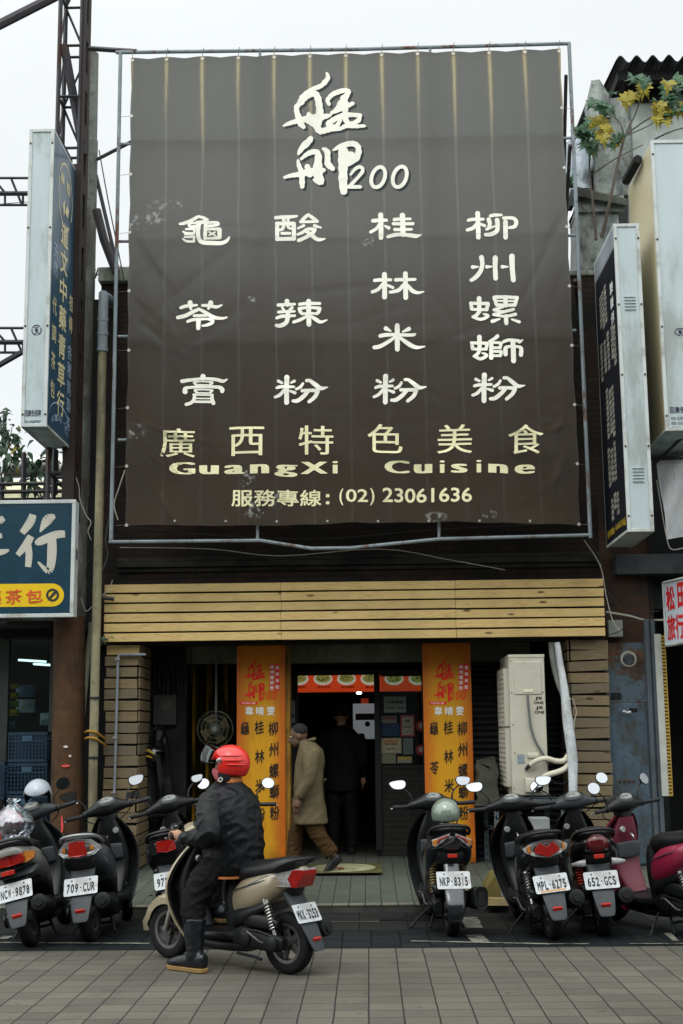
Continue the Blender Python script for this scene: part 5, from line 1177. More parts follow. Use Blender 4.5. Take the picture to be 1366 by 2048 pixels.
def crate(px0, py0, px1, py1, Y, label, n=None):
    a, c = at(px0, (py0 + py1) / 2, Y).x, at(px1, (py0 + py1) / 2, Y).x; z0, z1 = at((px0 + px1) / 2, py1, Y).z, at((px0 + px1) / 2, py0, Y).z
    t = thing('plastic_crate', label, 'crate', ((a + c) / 2, Y, z0), group='blue crates stacked at the tea shop'); g = MB(); d = .34; w = .018
    for zz, h in ((z0, .03), (z1 - .035, .035), (z0 + (z1 - z0) * .66, .02)): g.box((a, Y, zz), (c, Y + w, zz + h)); g.box((a, Y + d, zz), (c, Y + d + w, zz + h)); g.box((a, Y + w, zz), (a + w, Y + d, zz + h)); g.box((c - w, Y + w, zz), (c, Y + d, zz + h))
    for k in range(12): x = a + (c - a) * k / 11.5; g.box((x, Y + .003, z0), (x + .012, Y + .015, z1 - .03)); g.box((x, Y + d + .003, z0), (x + .012, Y + d + .015, z1 - .03))
    for k in range(7): z = z0 + (z1 - z0) * (k + .5) / 8; g.box((a, Y + .004, z), (c, Y + .014, z + .008)); g.box((c - w, Y, z), (c - .006, Y + d, z + .008))
    g.box((a + .01, Y + .2, z0 + .004), (c - .01, Y + .22, z1 - .05)); bw(g, 'basket', mat('blue_crate_plastic', (.010, .026, .045), .5), t, 0)
    g = MB(); m_ = (a + c) / 2; g.box((m_ - .06, Y - .006, z1 - .10), (m_ + .05, Y + .002, z1 - .04)); bw(g, 'hand_grip', mat('blue_crate_grip', (.03, .065, .10), .5), t, 0, .004)
crate(16, 1464, 94, 1524, 14.25, 'topmost blue plastic crate of the stack beside the rusty column')
crate(14, 1526, 94, 1588, 14.25, 'middle blue plastic crate of the stack, behind the grey hanging helmet')
crate(12, 1590, 94, 1652, 14.25, 'lowest blue plastic crate of the stack, mostly hidden by scooters')
crate(-50, 1524, 8, 1600, 14.2, 'blue plastic crate cut by the left edge beside the crate stack')
rr = random.Random(21)
cols = [('gold_pack', (.40, .30, .03)), ('white_pack', (.34, .38, .42)), ('green_pack', (.12, .20, .06)), ('blue_pack', (.10, .16, .24))]
def pack(px, py, w, h, Y, ci, lab):
    p = at(px, py, Y); g = MB(); s_ = .0053 * Y / 14; g.loft([(p.z - h * s_ / 2, p.x, Y, w * s_ / 2, .012, 4), (p.z, p.x, Y, w * s_ / 2 * .96, .045, 3), (p.z + h * s_ / 2, p.x, Y, w * s_ / 2, .01, 4)], 'Z', 3, 14)
    single(g, 'snack_pack', mat(*cols[ci], rough=.35, var=.3, scale=20), lab, 'packet', 'packets on show in the tea shop window')
for (px, py, w, h, Y, ci, lab) in ((25, 1372, 24, 10, 15.0, 0, 'upper gold packet on show behind the tea shop window'), (24, 1391, 26, 12, 15.0, 0, 'second gold packet from the top behind the tea shop window'), (24, 1408, 28, 12, 15.0, 2, 'green packet between gold packets behind the tea shop window'), (24, 1425, 28, 13, 15.0, 0, 'lowest gold packet behind the tea shop window'),
     (52, 1382, 42, 24, 15.2, 3, 'upper bluish packet behind the tea shop window'), (52, 1412, 40, 26, 15.2, 1, 'wide white packet behind the tea shop window'), (92, 1438, 24, 24, 14.9, 1, 'white bag near the rusty column inside the tea shop window'), (24, 1450, 18, 14, 14.9, 3, 'small round bluish packet above the blue crates')): pack(px, py, w, h, Y, ci, lab)
t = thing('balcony_railing', 'dark rusty railing above the blue shop sign with shrubs behind it', 'railing', at(60, 1000, 14.4))
g = MB()
for y in (968, 984): g.tube([at(-80, y + 1, 14.4), at(146, y - 2, 14.4)], .022, 4)
for x in (0, 44, 88): g.tube([at(x + 3, 1002, 14.42), at(x + 4, 906 if x == 44 else 960, 14.42)], .03, 4)
for x in (95, 110): g.tube([at(x, 990, 14.4), at(x + 2, 900, 14.4)], .03, 4)
bw(g, 'rail', M_lattice, t, 0)
sh = thing('distant_shed', 'pale yellow roofed shed in the distance behind the balcony shrubs', 'building', (at(60, 960, 24).x, 24, 0))
A_ = at(-160, 955, 24); B2 = at(300, 945, 24)
g = MB(); g.box((A_.x, 24, 0), (B2.x, 28, A_.z - .25)); bw(g, 'wall', mat('cream_shed_wall', (.42, .40, .27), .8, dirt=(.25, .22, .15)), sh, 0)
g = MB(); n = 50
for k in range(n):
    x0 = A_.x + (B2.x - A_.x) * k / n; x1 = A_.x + (B2.x - A_.x) * (k + .92) / n; g.hexa([(x0, 23.6, A_.z - .75), (x1, 23.6, A_.z - .75), (x1, 27, A_.z + .45), (x0, 27, A_.z + .45), (x0, 23.6, A_.z - .70), (x1, 23.6, A_.z - .70), (x1, 27, A_.z + .50), (x0, 27, A_.z + .50)])
bw(g, 'roof', mat('pale_yellow_roof', (.44, .45, .28), .5, dirt=(.3, .28, .18)), sh, 0)
g = MB(); p = at(128, 946, 17.5); rings = []
for k in range(15):
    a = math.pi * .62 * k / 14; R_ = .28; c = V((p.x - .1 + R_ * math.sin(a), 17.5, p.z - .10 + R_ * math.cos(a) * .6)); ring = []
    for i in range(14):
        q = 2 * math.pi * i / 14; r_ = .16 + (.018 if k % 2 else 0); ring.append(c + V((math.cos(q) * r_ * math.sin(a), math.sin(q) * r_, math.cos(q) * r_ * math.cos(a) + (r_ * .2))))
    rings.append(ring)
g.rings(rings); g.tube([(p.x - .8, 17.5, p.z + .10), (p.x - .1, 17.5, p.z + .12)], .165, 14); single(g, 'vent_duct', mat('ribbed_metal_duct', (.42, .42, .40), .35, .7), 'ribbed silver vent duct between the lattice tower and the balcony shrubs', 'vent duct', None, 50)
# cables
def cable(pts, r, m, lab, Y=14.0, grp=None): single(MB().tube([at(x, y, Y + (p_[2] if len(p_) > 2 else 0)) for p_ in pts for x, y in (p_[:2],)], r, 5, 4), 'cable', m, lab, 'cable', grp)
cable([(152, 955), (158, 975), (160, 1000), (172, 1030), (182, 1045), (176, 1062), (182, 1080)], .006, M_wcable, 'pale thin cable curling down right of the blue shop sign')
cable([(163, 1130), (185, 1118), (200, 1112), (206, 1088), (218, 1050), (222, 1020)], .006, M_cable, 'black cable crossing the yellowed rain pipe at sign height')
cable([(162, 1195), (168, 1215), (175, 1222), (198, 1197), (218, 1178), (225, 1160)], .005, M_wcable, 'pale wire crossing the rain pipe near the pine fascia')
cable([(172, 1260), (182, 1235), (196, 1210), (194, 1190), (176, 1170), (173, 1150)], .006, M_cable, 'dark looped cable behind the rain pipe beside the pine fascia', 14.1)
cable([(224, 980), (220, 1030), (214, 1060), (212, 1090), (216, 1110), (206, 1140)], .012, M_cable, 'thick dark cable hanging from the lower left corner of the banner frame', 13.8)
cable([(250, 940), (235, 985), (228, 1010), (236, 1040)], .007, M_wcable, 'pale cord hanging at the lower left edge of the banner', 13.7)
cable([(250, 1052), (420, 1070), (640, 1078), (860, 1060), (1060, 1050), (1150, 1046)], .006, M_cable, 'long black cable sagging under the bottom edge of the banner', 14.1)
cable([(240, 1095), (420, 1098), (560, 1112), (760, 1098), (900, 1120), (1010, 1140)], .005, M_wcable, 'thin pale wire strung along the brick wall under the banner frame', 14.2)
cable([(1168, 1080), (1200, 1130), (1212, 1190), (1225, 1240), (1240, 1262)], .006, M_wcable, 'pale wire running from the banner frame down to the junction box', 14.1)
cable([(1176, 1082), (1200, 1115), (1208, 1170), (1240, 1215)], .005, M_cable, 'dark wire beside the pale wire over the old brick pier', 14.1)
cable([(1212, 1224), (1260, 1232), (1290, 1240), (1330, 1240)], .011, M_wcable, 'thick pale cable running from the pine fascia to the luggage sign', 14.15)
cable([(1216, 1270), (1240, 1262), (1262, 1240), (1280, 1226), (1320, 1222)], .006, M_cable, 'thin dark cable looping over the junction box to the right', 14.15)
cable([(1313, 960), (1320, 1000), (1332, 1070), (1342, 1098), (1366, 1096)], .006, M_wcable, 'pale cable hanging beside the white tarpaulin', 13.8)
cable([(198, 300), (216, 400), (232, 480), (248, 560)], .007, M_cable, 'thin straight guy wire between the concrete pole and the banner frame', 13.9)
cable([(-20, 410), (40, 405), (120, 400), (180, 398)], .004, M_cable, 'thin dark wire along the upper lattice truss', 14.3)
g = MB(); g.tube([at(200, 1195, 13.98), at(228, 1198, 13.98)], .022, 8); single(g, 'pipe_end', M_cable, 'short black pipe end poking over the left end of the pine fascia', 'pipe')
single(MB().tube([at(193, 420, 14.2), at(208, 480, 14.2), at(232, 545, 14.2)], [.05, .05, .045], 8), 'slanting_strut', M_lattice, 'thick dark slanting strut leaning against the concrete pole', 'strut')

# ------------------------------------------------------------------ air conditioner, rack, wrapped pipe
M_ac = mat('cream_ac_enamel', (.44, .42, .34), .45, var=.05, dirt=(.26, .24, .18), damt=.45, dscale=2.5)
YA = 14.05; ax0, ax1 = at(1021, 1450, YA).x, at(1093, 1450, YA).x; az0, az1 = at(1060, 1591, YA).z, at(1060, 1310, YA).z
t = thing('air_conditioner', 'tall cream outdoor air conditioner standing on a slotted steel rack before the dark shutter', 'air conditioner', ((ax0 + ax1) / 2, YA, az0))
g = MB(); g.box((ax0, YA, az0), (ax1, YA + .92, az1)); bw(g, 'casing', M_ac, t, 0, .012)
g = MB(); g.box((ax0 - .003, YA - .006, az1 - .028), (ax1 + .003, YA + .925, az1 + .006)); bw(g, 'top_cover', M_ac, t, 0, .006)
aw = ax1 - ax0; em = lambda u, v, d=0: V((ax0 + aw * u, YA - d, az1 + (az0 - az1) * v))
g = MB(); a, c = em(.15, .285), em(.90, .045); g.box((a.x, YA - .010, a.z), (c.x, YA + .01, c.z)); bw(g, 'access_panel', M_ac, t, 0, .009)
g = MB(); a, c = em(.38, .268), em(.66, .25); g.box((a.x, YA - .016, a.z), (c.x, YA - .009, c.z)); bw(g, 'handle', mat('pale_cream', (.60, .56, .42), .4), t, 0, .003)
each([MB().lathe([(.007, 0), (.007, -.004), (.002, -.006)], em(u, v, .0), 'Y', 8) for u, v in ((.05, .04), (.5, .012), (.06, .27), (.07, .5), (.05, .95), (.93, .27), (.1, .70))], 'screw', M_rustdot, t)
g = MB()
for zc in (.30, .73):
    z = az1 + (az0 - az1) * zc; hh = .30
    for k in range(16): y = YA + .10 + k * .045; g.box((ax0 - .05, y, z - hh), (ax0 - .042, y + .008, z + hh))
    for k in range(13): zz = z - hh + k * hh / 6; g.box((ax0 - .052, YA + .1, zz - .004), (ax0 - .044, YA + .78, zz + .004))
    g.box((ax0 - .05, YA + .08, z - hh), (ax0 + .0, YA + .1, z + hh)); g.box((ax0 - .05, YA + .78, z - hh), (ax0, YA + .80, z + hh))
bw(g, 'fan_grille', M_ac, t, 0)
g = MB(); g.tube([em(.50, .285, .02), em(.50, .34, .025), em(.53, .44, .02), em(.56, .52, .02), em(.68, .62, .02), em(.85, .70, .02), em(1.0, .78, .03)], .012, 8, 4); bw(g, 'power_cable', mat('grey_sheath', (.11, .12, .12), .5), t)
g = MB(); a, c = em(.16, .775), em(.36, .71); g.box((a.x, YA - .004, a.z), (c.x, YA + .002, c.z)); bw(g, 'rating_plate', mat('grey_blue_label', (.19, .22, .25), .5, var=.3, scale=60), t, 0)
g = MB(); a = em(.34, .975); g.loft([(a.x, YA - .03, a.z + .07, .045, .075, 5), (a.x + .19, YA - .03, a.z + .07, .045, .075, 5)], 'X', 1, 16); bw(g, 'pipe_cover', M_ac, t, 30)
g = MB(); g.loft([(em(.45, 0).x, YA, em(0, .72).z, .018, .03, 3), (em(.75, 0).x, YA, em(0, .72).z, .018, .03, 3)], 'X', 1, 12); bw(g, 'recessed_grip', M_ac, t)
L = Letters(lambda x, y, d=0: at(x, y, YA - .002 - d))
for dy, dx in ((0, 0), (19, 1.5)):
    L.c('JS', 1077 + dx, 1397 + dy, 15, 7.4, bold=.05); L.c('ONE', 1077.5 + dx, 1405.4 + dy, 19.5, 6, bold=.045)
lw(L, 'sticker_lettering', M_ink, t)
M_hose = mat('cream_hose', (.52, .49, .38), .5, var=.06)
def hose(pts, r, lab): single(MB().tube([at(x, y, YA + d) for x, y, d in pts], r, 12, 5), 'insulated_hose', M_hose, lab, 'hose', 'cream hoses of the air conditioner')
hose([(1061, 1530, -.05), (1075, 1521, -.09), (1092, 1517, -.10), (1112, 1522, -.08), (1128, 1521, -.06), (1138, 1508, -.03)], .028, 'upper cream hose arching from the valve of the air conditioner to the wrapped pipe')
hose([(1085, 1556, -.06), (1098, 1549, -.09), (1118, 1543, -.08), (1132, 1535, -.06), (1141, 1520, -.03)], .030, 'lower cream hose rising from the cover box of the air conditioner to the wrapped pipe')
single(MB().tube([at(1052, 1539, YA - .02), at(1058, 1532, YA - .05), at(1064, 1528, YA - .05)], [.018, .022, .016], 8), 'valve', M_cable, 'small dark valve at the end of the upper cream hose', 'valve')
M_wrap = stained('wrapped_white_tape', (.50, .53, .54), (.26, .27, .26), .7, 4, (1, 1, .4), .5, .8)
g = MB(); g.tube([at(1114, 1285, 14.1), at(1121, 1330, 14.08), at(1128, 1372, 14.05), at(1133, 1420, 14.0), at(1139, 1470, 13.98), at(1145, 1520, 13.96), at(1146, 1570, 13.95), at(1146, 1650, 13.95), at(1146, 1720, 13.95)], [.03, .034, .042, .05, .054, .052, .045, .044, .044], 14, 4)
rr = random.Random(3); g.v = [v + V((rr.uniform(-.003, .003), rr.uniform(-.003, .003), 0)) for v in g.v]; single(g, 'wrapped_pipe', M_wrap, 'thick pipe bundle wrapped in white tape running down left of the right plank pillar', 'pipe')
g = MB(); g.tube([at(1103, 1285, 14.2), at(1108, 1330, 14.18), at(1118, 1370, 14.12), at(1128, 1400, 14.08), at(1134, 1440, 14.05)], [.035, .035, .03, .02, .014], 12, 4); single(g, 'grey_pipe', mat('dim_grey_wrap', (.15, .16, .14), .7), 'dim grey pipe joining the white wrapped pipe from above', 'pipe')
cable([(1136, 1400), (1145, 1398), (1150, 1412), (1153, 1425), (1149, 1440), (1148, 1460)], .005, M_wcable, 'loose pale wire tied round the white wrapped pipe', 13.95)
cable([(1100, 1555), (1112, 1566), (1128, 1567), (1138, 1556), (1132, 1540)], .006, M_cable, 'black wire looping under the lower cream hose', 14.0)
# slotted angle rack
M_slot = mat('blue_grey_slotted_steel', (.10, .125, .14), .45, .5, dirt=(.05, .05, .045), damt=.5)
YR0 = 13.62; rx0, rx1 = at(988, 1600, YR0).x, at(1132, 1600, YR0).x; rz = at(1060, 1594, YA).z - .005; zf_ = floorz(YR0)
t = thing('slotted_rack', 'blue grey slotted angle steel rack carrying the cream air conditioner', 'rack', ((rx0 + rx1) / 2, YR0, zf_))
def slotted(p0, p1, w=.045):
    p0, p1 = V(p0), V(p1); g = MB(); d = (p1 - p0); n = max(2, int(d.length / .07)); u = d / n; hor = abs(d.z) < .1
    wv2 = V((0, 0, w)) if hor else V((w, 0, 0)); th = V((0, .003, 0)) if abs(d.y) < .1 else V((.003, 0, 0))
    for k in range(n):
        a = p0 + u * k
        for (s0, s1, e0, e1) in ((0, .38, 0, 1), (.62, 1, 0, 1), (.38, .62, 0, .35)):
            A0 = a + wv2 * s0 + u * e0; A1 = a + wv2 * s1 + u * e0; B0 = a + wv2 * s0 + u * e1; B1 = a + wv2 * s1 + u * e1
            g.hexa([A0, B0, B0 + th, A0 + th, A1, B1, B1 + th, A1 + th])
    side = V((0, w, 0)) if abs(d.y) < .1 else V((w, 0, 0))
    g.hexa([p0 + th, p0 + d + th, p0 + d + side, p0 + side, p0 + th + (V((.003, 0, 0)) if not hor else V((0, 0, .003))), p0 + d + th + (V((.003, 0, 0)) if not hor else V((0, 0, .003))), p0 + d + side + (V((.003, 0, 0)) if not hor else V((0, 0, .003))), p0 + side + (V((.003, 0, 0)) if not hor else V((0, 0, .003)))])
    return g
each([slotted((x, y, zf_), (x, y, rz)) for x in (rx0, rx1 - .05) for y in (YR0, YR0 + 1.25)], 'leg', M_slot, t, 0)
each([slotted((rx0, YR0 - .004, rz - .05), (rx1, YR0 - .004, rz - .05), .055), slotted((rx0, YR0 + 1.25, rz - .05), (rx1, YR0 + 1.25, rz - .05)), slotted((rx0, YR0, rz - .05), (rx0, YR0 + 1.25, rz - .05)), slotted((rx1 - .01, YR0, rz - .05), (rx1 - .01, YR0 + 1.25, rz - .05)), slotted((rx0, YR0 + 1.25, .5), (rx1, YR0 + 1.25, .5))], 'rail', M_slot, t, 0)
g = MB(); g.box((rx0 + .05, YR0 + .3, rz), (rx1 - .05, YR0 + .36, rz + .004)); g.box((rx0 + .05, YR0 + 1.1, rz), (rx1 - .05, YR0 + 1.16, rz + .004)); bw(g, 'slat', M_slot, t, 0)
g = MB(); bx(g, 1062, 1636, 1100, 1672, 13.75, .25); single(g, 'condenser_box', mat('pale_grey_box', (.28, .30, .29), .5, dirt=(.15, .15, .14)), 'small pale grey box standing under the air conditioner rack', 'box', None, 0, .01)
g = MB(); lump(g, 955, 1520, 1000, 1612, 14.4, .4, 31, .03, 8); single(g, 'sack', mat('dim_olive_sack', (.055, .058, .042), .9, bump=.4, bscale=12), 'dim olive sack slumped between the yellow column and the air conditioner', 'sack', None, 70)
p = atz(975, 1808, .1); g = MB(); g.hexa([p + V((-.06, .25, 0)), p + V((.14, .25, 0)), p + V((.14, .55, 0)), p + V((-.06, .55, 0)), p + V((.06, .35, .22)), p + V((.14, .3, .26)), p + V((.14, .5, .26)), p + V((.06, .5, .22))]); single(g, 'yellow_board', mat('faded_yellow_board', (.12, .095, .022), .7, dirt=(.06, .05, .03)), 'faded yellow board leaning at the foot of the slotted rack', 'board', None, 0)
p = atz(993, 1810, .07); g = MB(); g.hexa([p + V((-.09, -.03, 0)), p + V((.1, -.06, 0)), p + V((.12, .1, 0)), p + V((-.08, .1, 0)), p + V((-.10, .0, .06)), p + V((.09, -.02, .05)), p + V((.10, .1, .05)), p + V((-.09, .1, .06))]); single(g, 'wood_block', mat('raw_wood_block', (.26, .20, .09), .8, dirt=(.1, .08, .05)), 'splintered wood block under the leg of the slotted rack', 'wood block', None, 0)

# ------------------------------------------------------------------ inside the restaurant
YM = 16.9
b = NB('lit_menu_panel'); k = b.n('ShaderNodeEmission'); pr = b.n('ShaderNodeBsdfPrincipled'); pr.inputs['Base Color'].default_value = (.5, .06, .015, 1)
pr.inputs['Emission Color'].default_value = (.60, .055, .012, 1); pr.inputs['Emission Strength'].default_value = .55; b.l(pr.outputs[0], b.out.inputs[0]); M_menu = b.m
t = thing('menu_lightbox', 'long backlit red menu panel with bowls of noodles over the dark kitchen doorway', 'menu board', at(720, 1385, YM))
g = MB(); bx(g, 560, 1344, 900, 1383, YM, .08); bw(g, 'panel', M_menu, t, 0)
def emat(name, col, e): return mat(name, col, .5, emit=col, es=e, var=.3, scale=30)
M_bowl = emat('lit_white_bowl', (.62, .60, .50), .45); M_food = emat('lit_noodles', (.30, .26, .06), .45); M_green = emat('lit_greens', (.06, .10, .03), .4)
mm = lambda x, y, d=0: at(x, y, YM - .003 - d)
def ell2(L, cx, cy, rx, ry, d=0.0, n=20): L.poly([(cx + rx * math.cos(2 * math.pi * k / n), cy + ry * math.sin(2 * math.pi * k / n)) for k in range(n)], d)
La, Lb, Lc = Letters(mm), Letters(mm), Letters(mm); rr = random.Random(8)
for cx, cy in ((598, 1355), (646, 1353), (693, 1352), (740, 1353), (788, 1350), (836, 1350)):
    cy = 1358; ell2(La, cx, cy, 19, 12.5); ell2(Lb, cx, cy - 1.5, 15, 8.5, .003)
    for q in range(9): ell2(Lc, cx + rr.uniform(-10, 10), cy - 1 + rr.uniform(-6, 6), rr.uniform(1.5, 3.2), rr.uniform(1, 2), .005 + q * .0003, 7)
lw(La, 'bowl', M_bowl, t); lw(Lb, 'noodles', M_food, t); lw(Lc, 'greens', M_green, t)
L = Letters(mm)
for i, s_ in enumerate(('酸辣粉', '桂林米粉', '柳州螺螄粉', '龜苓膏')): L.c(s_, 600 + i * 48, 1374, 26, 6, bold=.01)
lw(L, 'caption', mat('dark_red_print', (.10, .01, .005), .6), t)
t = thing('water_dispenser', 'pale steel water boiler standing in the dim kitchen behind the doorway', 'water boiler', at(730, 1475, 17.6))
g = MB(); bx(g, 706, 1407, 758, 1478, 17.6, .4); bw(g, 'casing', mat('glowing_pale_steel', (.42, .50, .54), .35, .3, emit=(.42, .50, .54), es=.22), t, 0, .01)  # casing glows faintly in place of the kitchen light falling on it
g = MB(); bx(g, 711, 1427, 756, 1440, 17.59, .02); bw(g, 'display', M_black, t, 0)
g = MB(); g.lathe([(.035, 0), (.035, -.02), (.02, -.03), (.002, -.03)], at(735, 1448, 17.58), 'Y', 16); bw(g, 'dial', M_dark, t)
g = MB(); bx(g, 722, 1397, 737, 1407, 17.62, .1); single(g, 'red_tin', mat('red_tin', (.45, .05, .02), .4, emit=(.45, .05, .02), es=.2), 'small red box standing on top of the water boiler', 'box', None, 0)  # faint glow of the box stands in for kitchen light
t = thing('ceiling_lamp', 'small lit ceiling lamp over the water boiler in the dim kitchen', 'lamp', at(718, 1383, 17.2)); g = MB(); g.ell(at(718, 1386, 17.2), (.035, .035, .02)); bw(g, 'bulb', mat('lit_bulb', (.9, .9, .85), .5, emit=(1, .95, .85), es=6), t)
g = MB(); g.tube([at(718, 1381, 17.2), at(718, 1340, 17.2)], .004, 5); bw(g, 'cord', M_cable, t)
# papers on the window
papm = {}
def paper(px0, py0, px1, py1, col, lab, text=(), border=None, bands=()):
    Y = YS + .008
    t = thing('notice', lab, 'notice', at((px0 + px1) / 2, py1, Y), group='notices stuck on the shop window'); g = MB(); bx(g, px0, py0, px1, py1, Y, .004); bw(g, 'sheet', mat('paper_%d_%d_%d' % tuple(int(c * 100) for c in col), col, .8, var=.1), t, 0)
    f1 = lambda x, y, d=0: at(x, y, Y - .002 - d); L = Letters(f1)
    for s_, cx, cy, w, h in text: L.c(s_, cx, cy, w, h, bold=.03)
    if text: lw(L, 'lettering', M_ink, t)
    for k_, (x0, y0, x1, y1, c_) in enumerate(bands):
        L = Letters(lambda x, y, d=0: at(x, y, Y - .0012 - .0002 * k_ - d)); L.poly([(x0, y0), (x1, y0), (x1, y1), (x0, y1)]); lw(L, 'print_block', mat('print_%d_%d_%d' % tuple(int(c * 100) for c in c_), c_, .7, var=.3, scale=40), t)
paper(768, 1393, 812, 1425, (.20, .235, .21), 'pale cash only notice, the topmost paper on the window right of the doorway', (('Cash only', 790, 1416, 36, 7), ('只收現金', 790, 1404, 34, 6)))
paper(762, 1432, 793, 1446, (.15, .14, .13), 'small grey sticker under the cash only notice', (), None, ((764, 1434, 791, 1439, (.14, .05, .04)),))
paper(761, 1447, 799, 1472, (.020, .04, .075), 'dark blue poster on the window left of the red framed certificate')
paper(801, 1430, 829, 1473, (.24, .04, .045), 'cream certificate with a red border on the window', (('證書', 815, 1442, 9, 5), ('食品衛生', 815, 1454, 16, 3)), None, ((804, 1433, 826, 1470, (.22, .21, .17)),))
paper(761, 1476, 803, 1507, (.25, .23, .14), 'cream award sheet with an orange title left of the small grey sheet', (('優良商店', 782, 1488, 26, 4), ('證明', 782, 1498, 20, 3)), None, ((764, 1479, 800, 1504, (.28, .26, .17)), (768, 1481, 796, 1485, (.35, .13, .02))))
paper(806, 1476, 826, 1509, (.10, .12, .11), 'small dim grey sheet on the window beside the award sheet')
paper(761, 1508, 792, 1527, (.15, .155, .10), 'dull green yellow sheet at the lower left of the window')
paper(795, 1513, 824, 1526, (.20, .20, .16), 'low white card with a yellow band on the window', (), None, ((796, 1514, 822, 1519, (.34, .24, .03)),))
for cy, lab in ((1452, 'upper round red sticker at the right side of the window'), (1500, 'lower round red sticker at the right side of the window')):
    g = MB(); g.lathe([(.002, 0), (.062, 0), (.062, -.003), (.002, -.003)], at(842, cy, YS + .006), 'Y', 22); t = single(g, 'round_sticker', mat('dim_red_sticker', (.17, .02, .022), .5), lab, 'sticker', 'round stickers on the shop window'); g = MB(); g.lathe([(.002, 0), (.03, 0), (.03, -.001), (.002, -.001)], (0, -.004, .065), 'Y', 16); g.build('disc', mat('dim_pale_disc', (.22, .2, .18), .6), t)
g = MB(); bx(g, 578, 1401, 590, 1445, YS - .045, .004); t = single(g, 'no_smoking_sign', mat('pale_sign', (.20, .21, .20), .6), 'narrow pale sign with a round mark beside the left yellow column', 'sign', None, 0)
g = MB(); q = at(584, 1432, YS - .05) - t.location; g.lathe([(.018, 0), (.028, 0), (.028, -.002), (.018, -.002)], q, 'Y', 18, True); g.box((q.x - .02, q.y - .002, q.z - .003), (q.x + .02, q.y, q.z + .003)); g.build('mark', M_dark, t)
# round fan
t = thing('wall_fan', 'round dusty fan hanging before the gold curtain left of the yellow column', 'fan', at(430, 1497, 14.88))
c = at(430, 1458, 14.88); g = MB()
for r_, dy in ((.198, 0), (.20, .03), (.15, -.03), (.10, -.045), (.05, -.05)): g.lathe([(r_ - .003, -.003), (r_ + .003, -.003), (r_ + .003, .003), (r_ - .003, .003)], c + V((0, dy, 0)), 'Y', 36, True)
for k in range(48):
    a = 2 * math.pi * k / 48; q = lambda r_, dy: c + V((r_ * math.cos(a), dy, r_ * math.sin(a))); g.tube([q(.03, -.05), q(.10, -.045), q(.16, -.028), q(.2, 0), q(.2, .03)], .0016, 4)
bw(g, 'cage', mat('pale_green_wire', (.09, .10, .08), .4, .4), t)
gs = []
for k in range(4):
    a = 2 * math.pi * k / 4 + .4; g = MB(); P_ = []
    for (r_, w0, w1) in ((.03, -.2, .3), (.10, -.35, .45), (.17, -.3, .5)): P_.append((c + V((r_ * math.cos(a + w0), .01, r_ * math.sin(a + w0))), c + V((r_ * math.cos(a + w1), -.015, r_ * math.sin(a + w1)))))
    for (p, q), (p2, q2) in zip(P_, P_[1:]): g.hexa([p, q, q2, p2, p + V((0, .003, 0)), q + V((0, .003, 0)), q2 + V((0, .003, 0)), p2 + V((0, .003, 0))])
    gs.append(g)
each(gs, 'blade', mat('dusty_brown_blade', (.09, .06, .022), .6), t, 0)
g = MB(); g.lathe([(.002, -.055), (.03, -.05), (.03, .0), (.06, .01), (.06, .12), (.002, .13)], c, 'Y', 20); g.tube([c + V((0, .08, 0)), c + V((0, .1, .5)), c + V((0, .1, .85))], .014, 8); bw(g, 'motor', mat('dusty_motor', (.13, .14, .12), .6), t)
# raincoat and helmet hanging in the left bay
g = MB(); p = at(322, 1448, 14.85); g.loft([(p.z - 1.0, p.x + .03, 14.85, .13, .06, 2), (p.z - .7, p.x + .02, 14.85, .15, .08, 2.2), (p.z - .35, p.x, 14.85, .13, .08, 2), (p.z - .1, p.x - .02, 14.85, .07, .05, 2), (p.z, p.x - .02, 14.9, .015, .015, 2)], 'Z', 5, 22)
g.v = [v + V((.018 * math.sin(v.z * 7 + v.x * 40), .03 * math.sin(math.atan2(v.y - 14.85, v.x - p.x) * 6 + v.z * 3), 0)) for v in g.v]; single(g, 'raincoat', mat('black_raincoat', (.008, .0085, .009), .4), 'black raincoat hanging in the dark bay left of the gold curtain', 'raincoat', None, 70)
# entrance mat
p = atz(682, 1738, ZF); M_mat = stained('olive_mat', (.085, .082, .03), (.03, .03, .015), .6, 4, (1, 1, 1)); 
t = thing('entrance_mat', 'olive mat with a round pale emblem lying before the shop doorway', 'door mat', V((p.x, p.y, ZF)))
g = MB(); g.box((-.50, -.42, 0.001), (.43, .58, .006)); g.build('base', M_mat, t, 0)
L = Letters(lambda x, y, d=0: V((x, -y, .0075 + d))); ell2(L, .02, -.08, .34, .42, 0, 40); L.build('emblem', stained('dirty_cream_print', (.34, .34, .20), (.14, .14, .07), .5, 5, (1, 1, 1)), t)
L = Letters(lambda x, y, d=0: V((x, -y, .0085 + d))); 
L.v = []; brush(L, -.20, -.17, .00030); L.build('red_lettering', mat('dim_red_print', (.22, .03, .015), .6), t)
# ------------------------------------------------------------------ scooters
def paint(name, col, metal=.0, rough=.3, coat=.5, dust=.35):
    b = NB(name); c = b.mix(b.mr(b.noise(3, 4), .3, .7), tuple(x * .9 for x in col), tuple(min(1, x * 1.1) for x in col))
    d = b.mr(b.noise(5, 7, None, .7), .5, .75, 0, dust, True); c = b.mix(d, c, tuple(.5 * x + .025 for x in col)); b.bsdf(c, b.math('ADD', b.mr(d, 0, 1, rough, .75), 0.0), metal, None, coat, .5); return b.m
M_gum = mat('tyre_rubber', (.010, .010, .011), .75, bump=.15, dirt=(.03, .029, .025), damt=.35, spec=.15)
M_plas = mat('black_scooter_plastic', (.0055, .0062, .007), .40, var=.2, dirt=(.03, .03, .028), damt=.25, dscale=6, spec=.3)
M_gplas = mat('grey_scooter_plastic', (.030, .036, .040), .5, var=.15, dirt=(.02, .02, .02), damt=.4, dscale=6, spec=.3)
M_eng = mat('engine_metal', (.008, .009, .010), .5, .2, dirt=(.03, .027, .024), damt=.4, spec=.25)
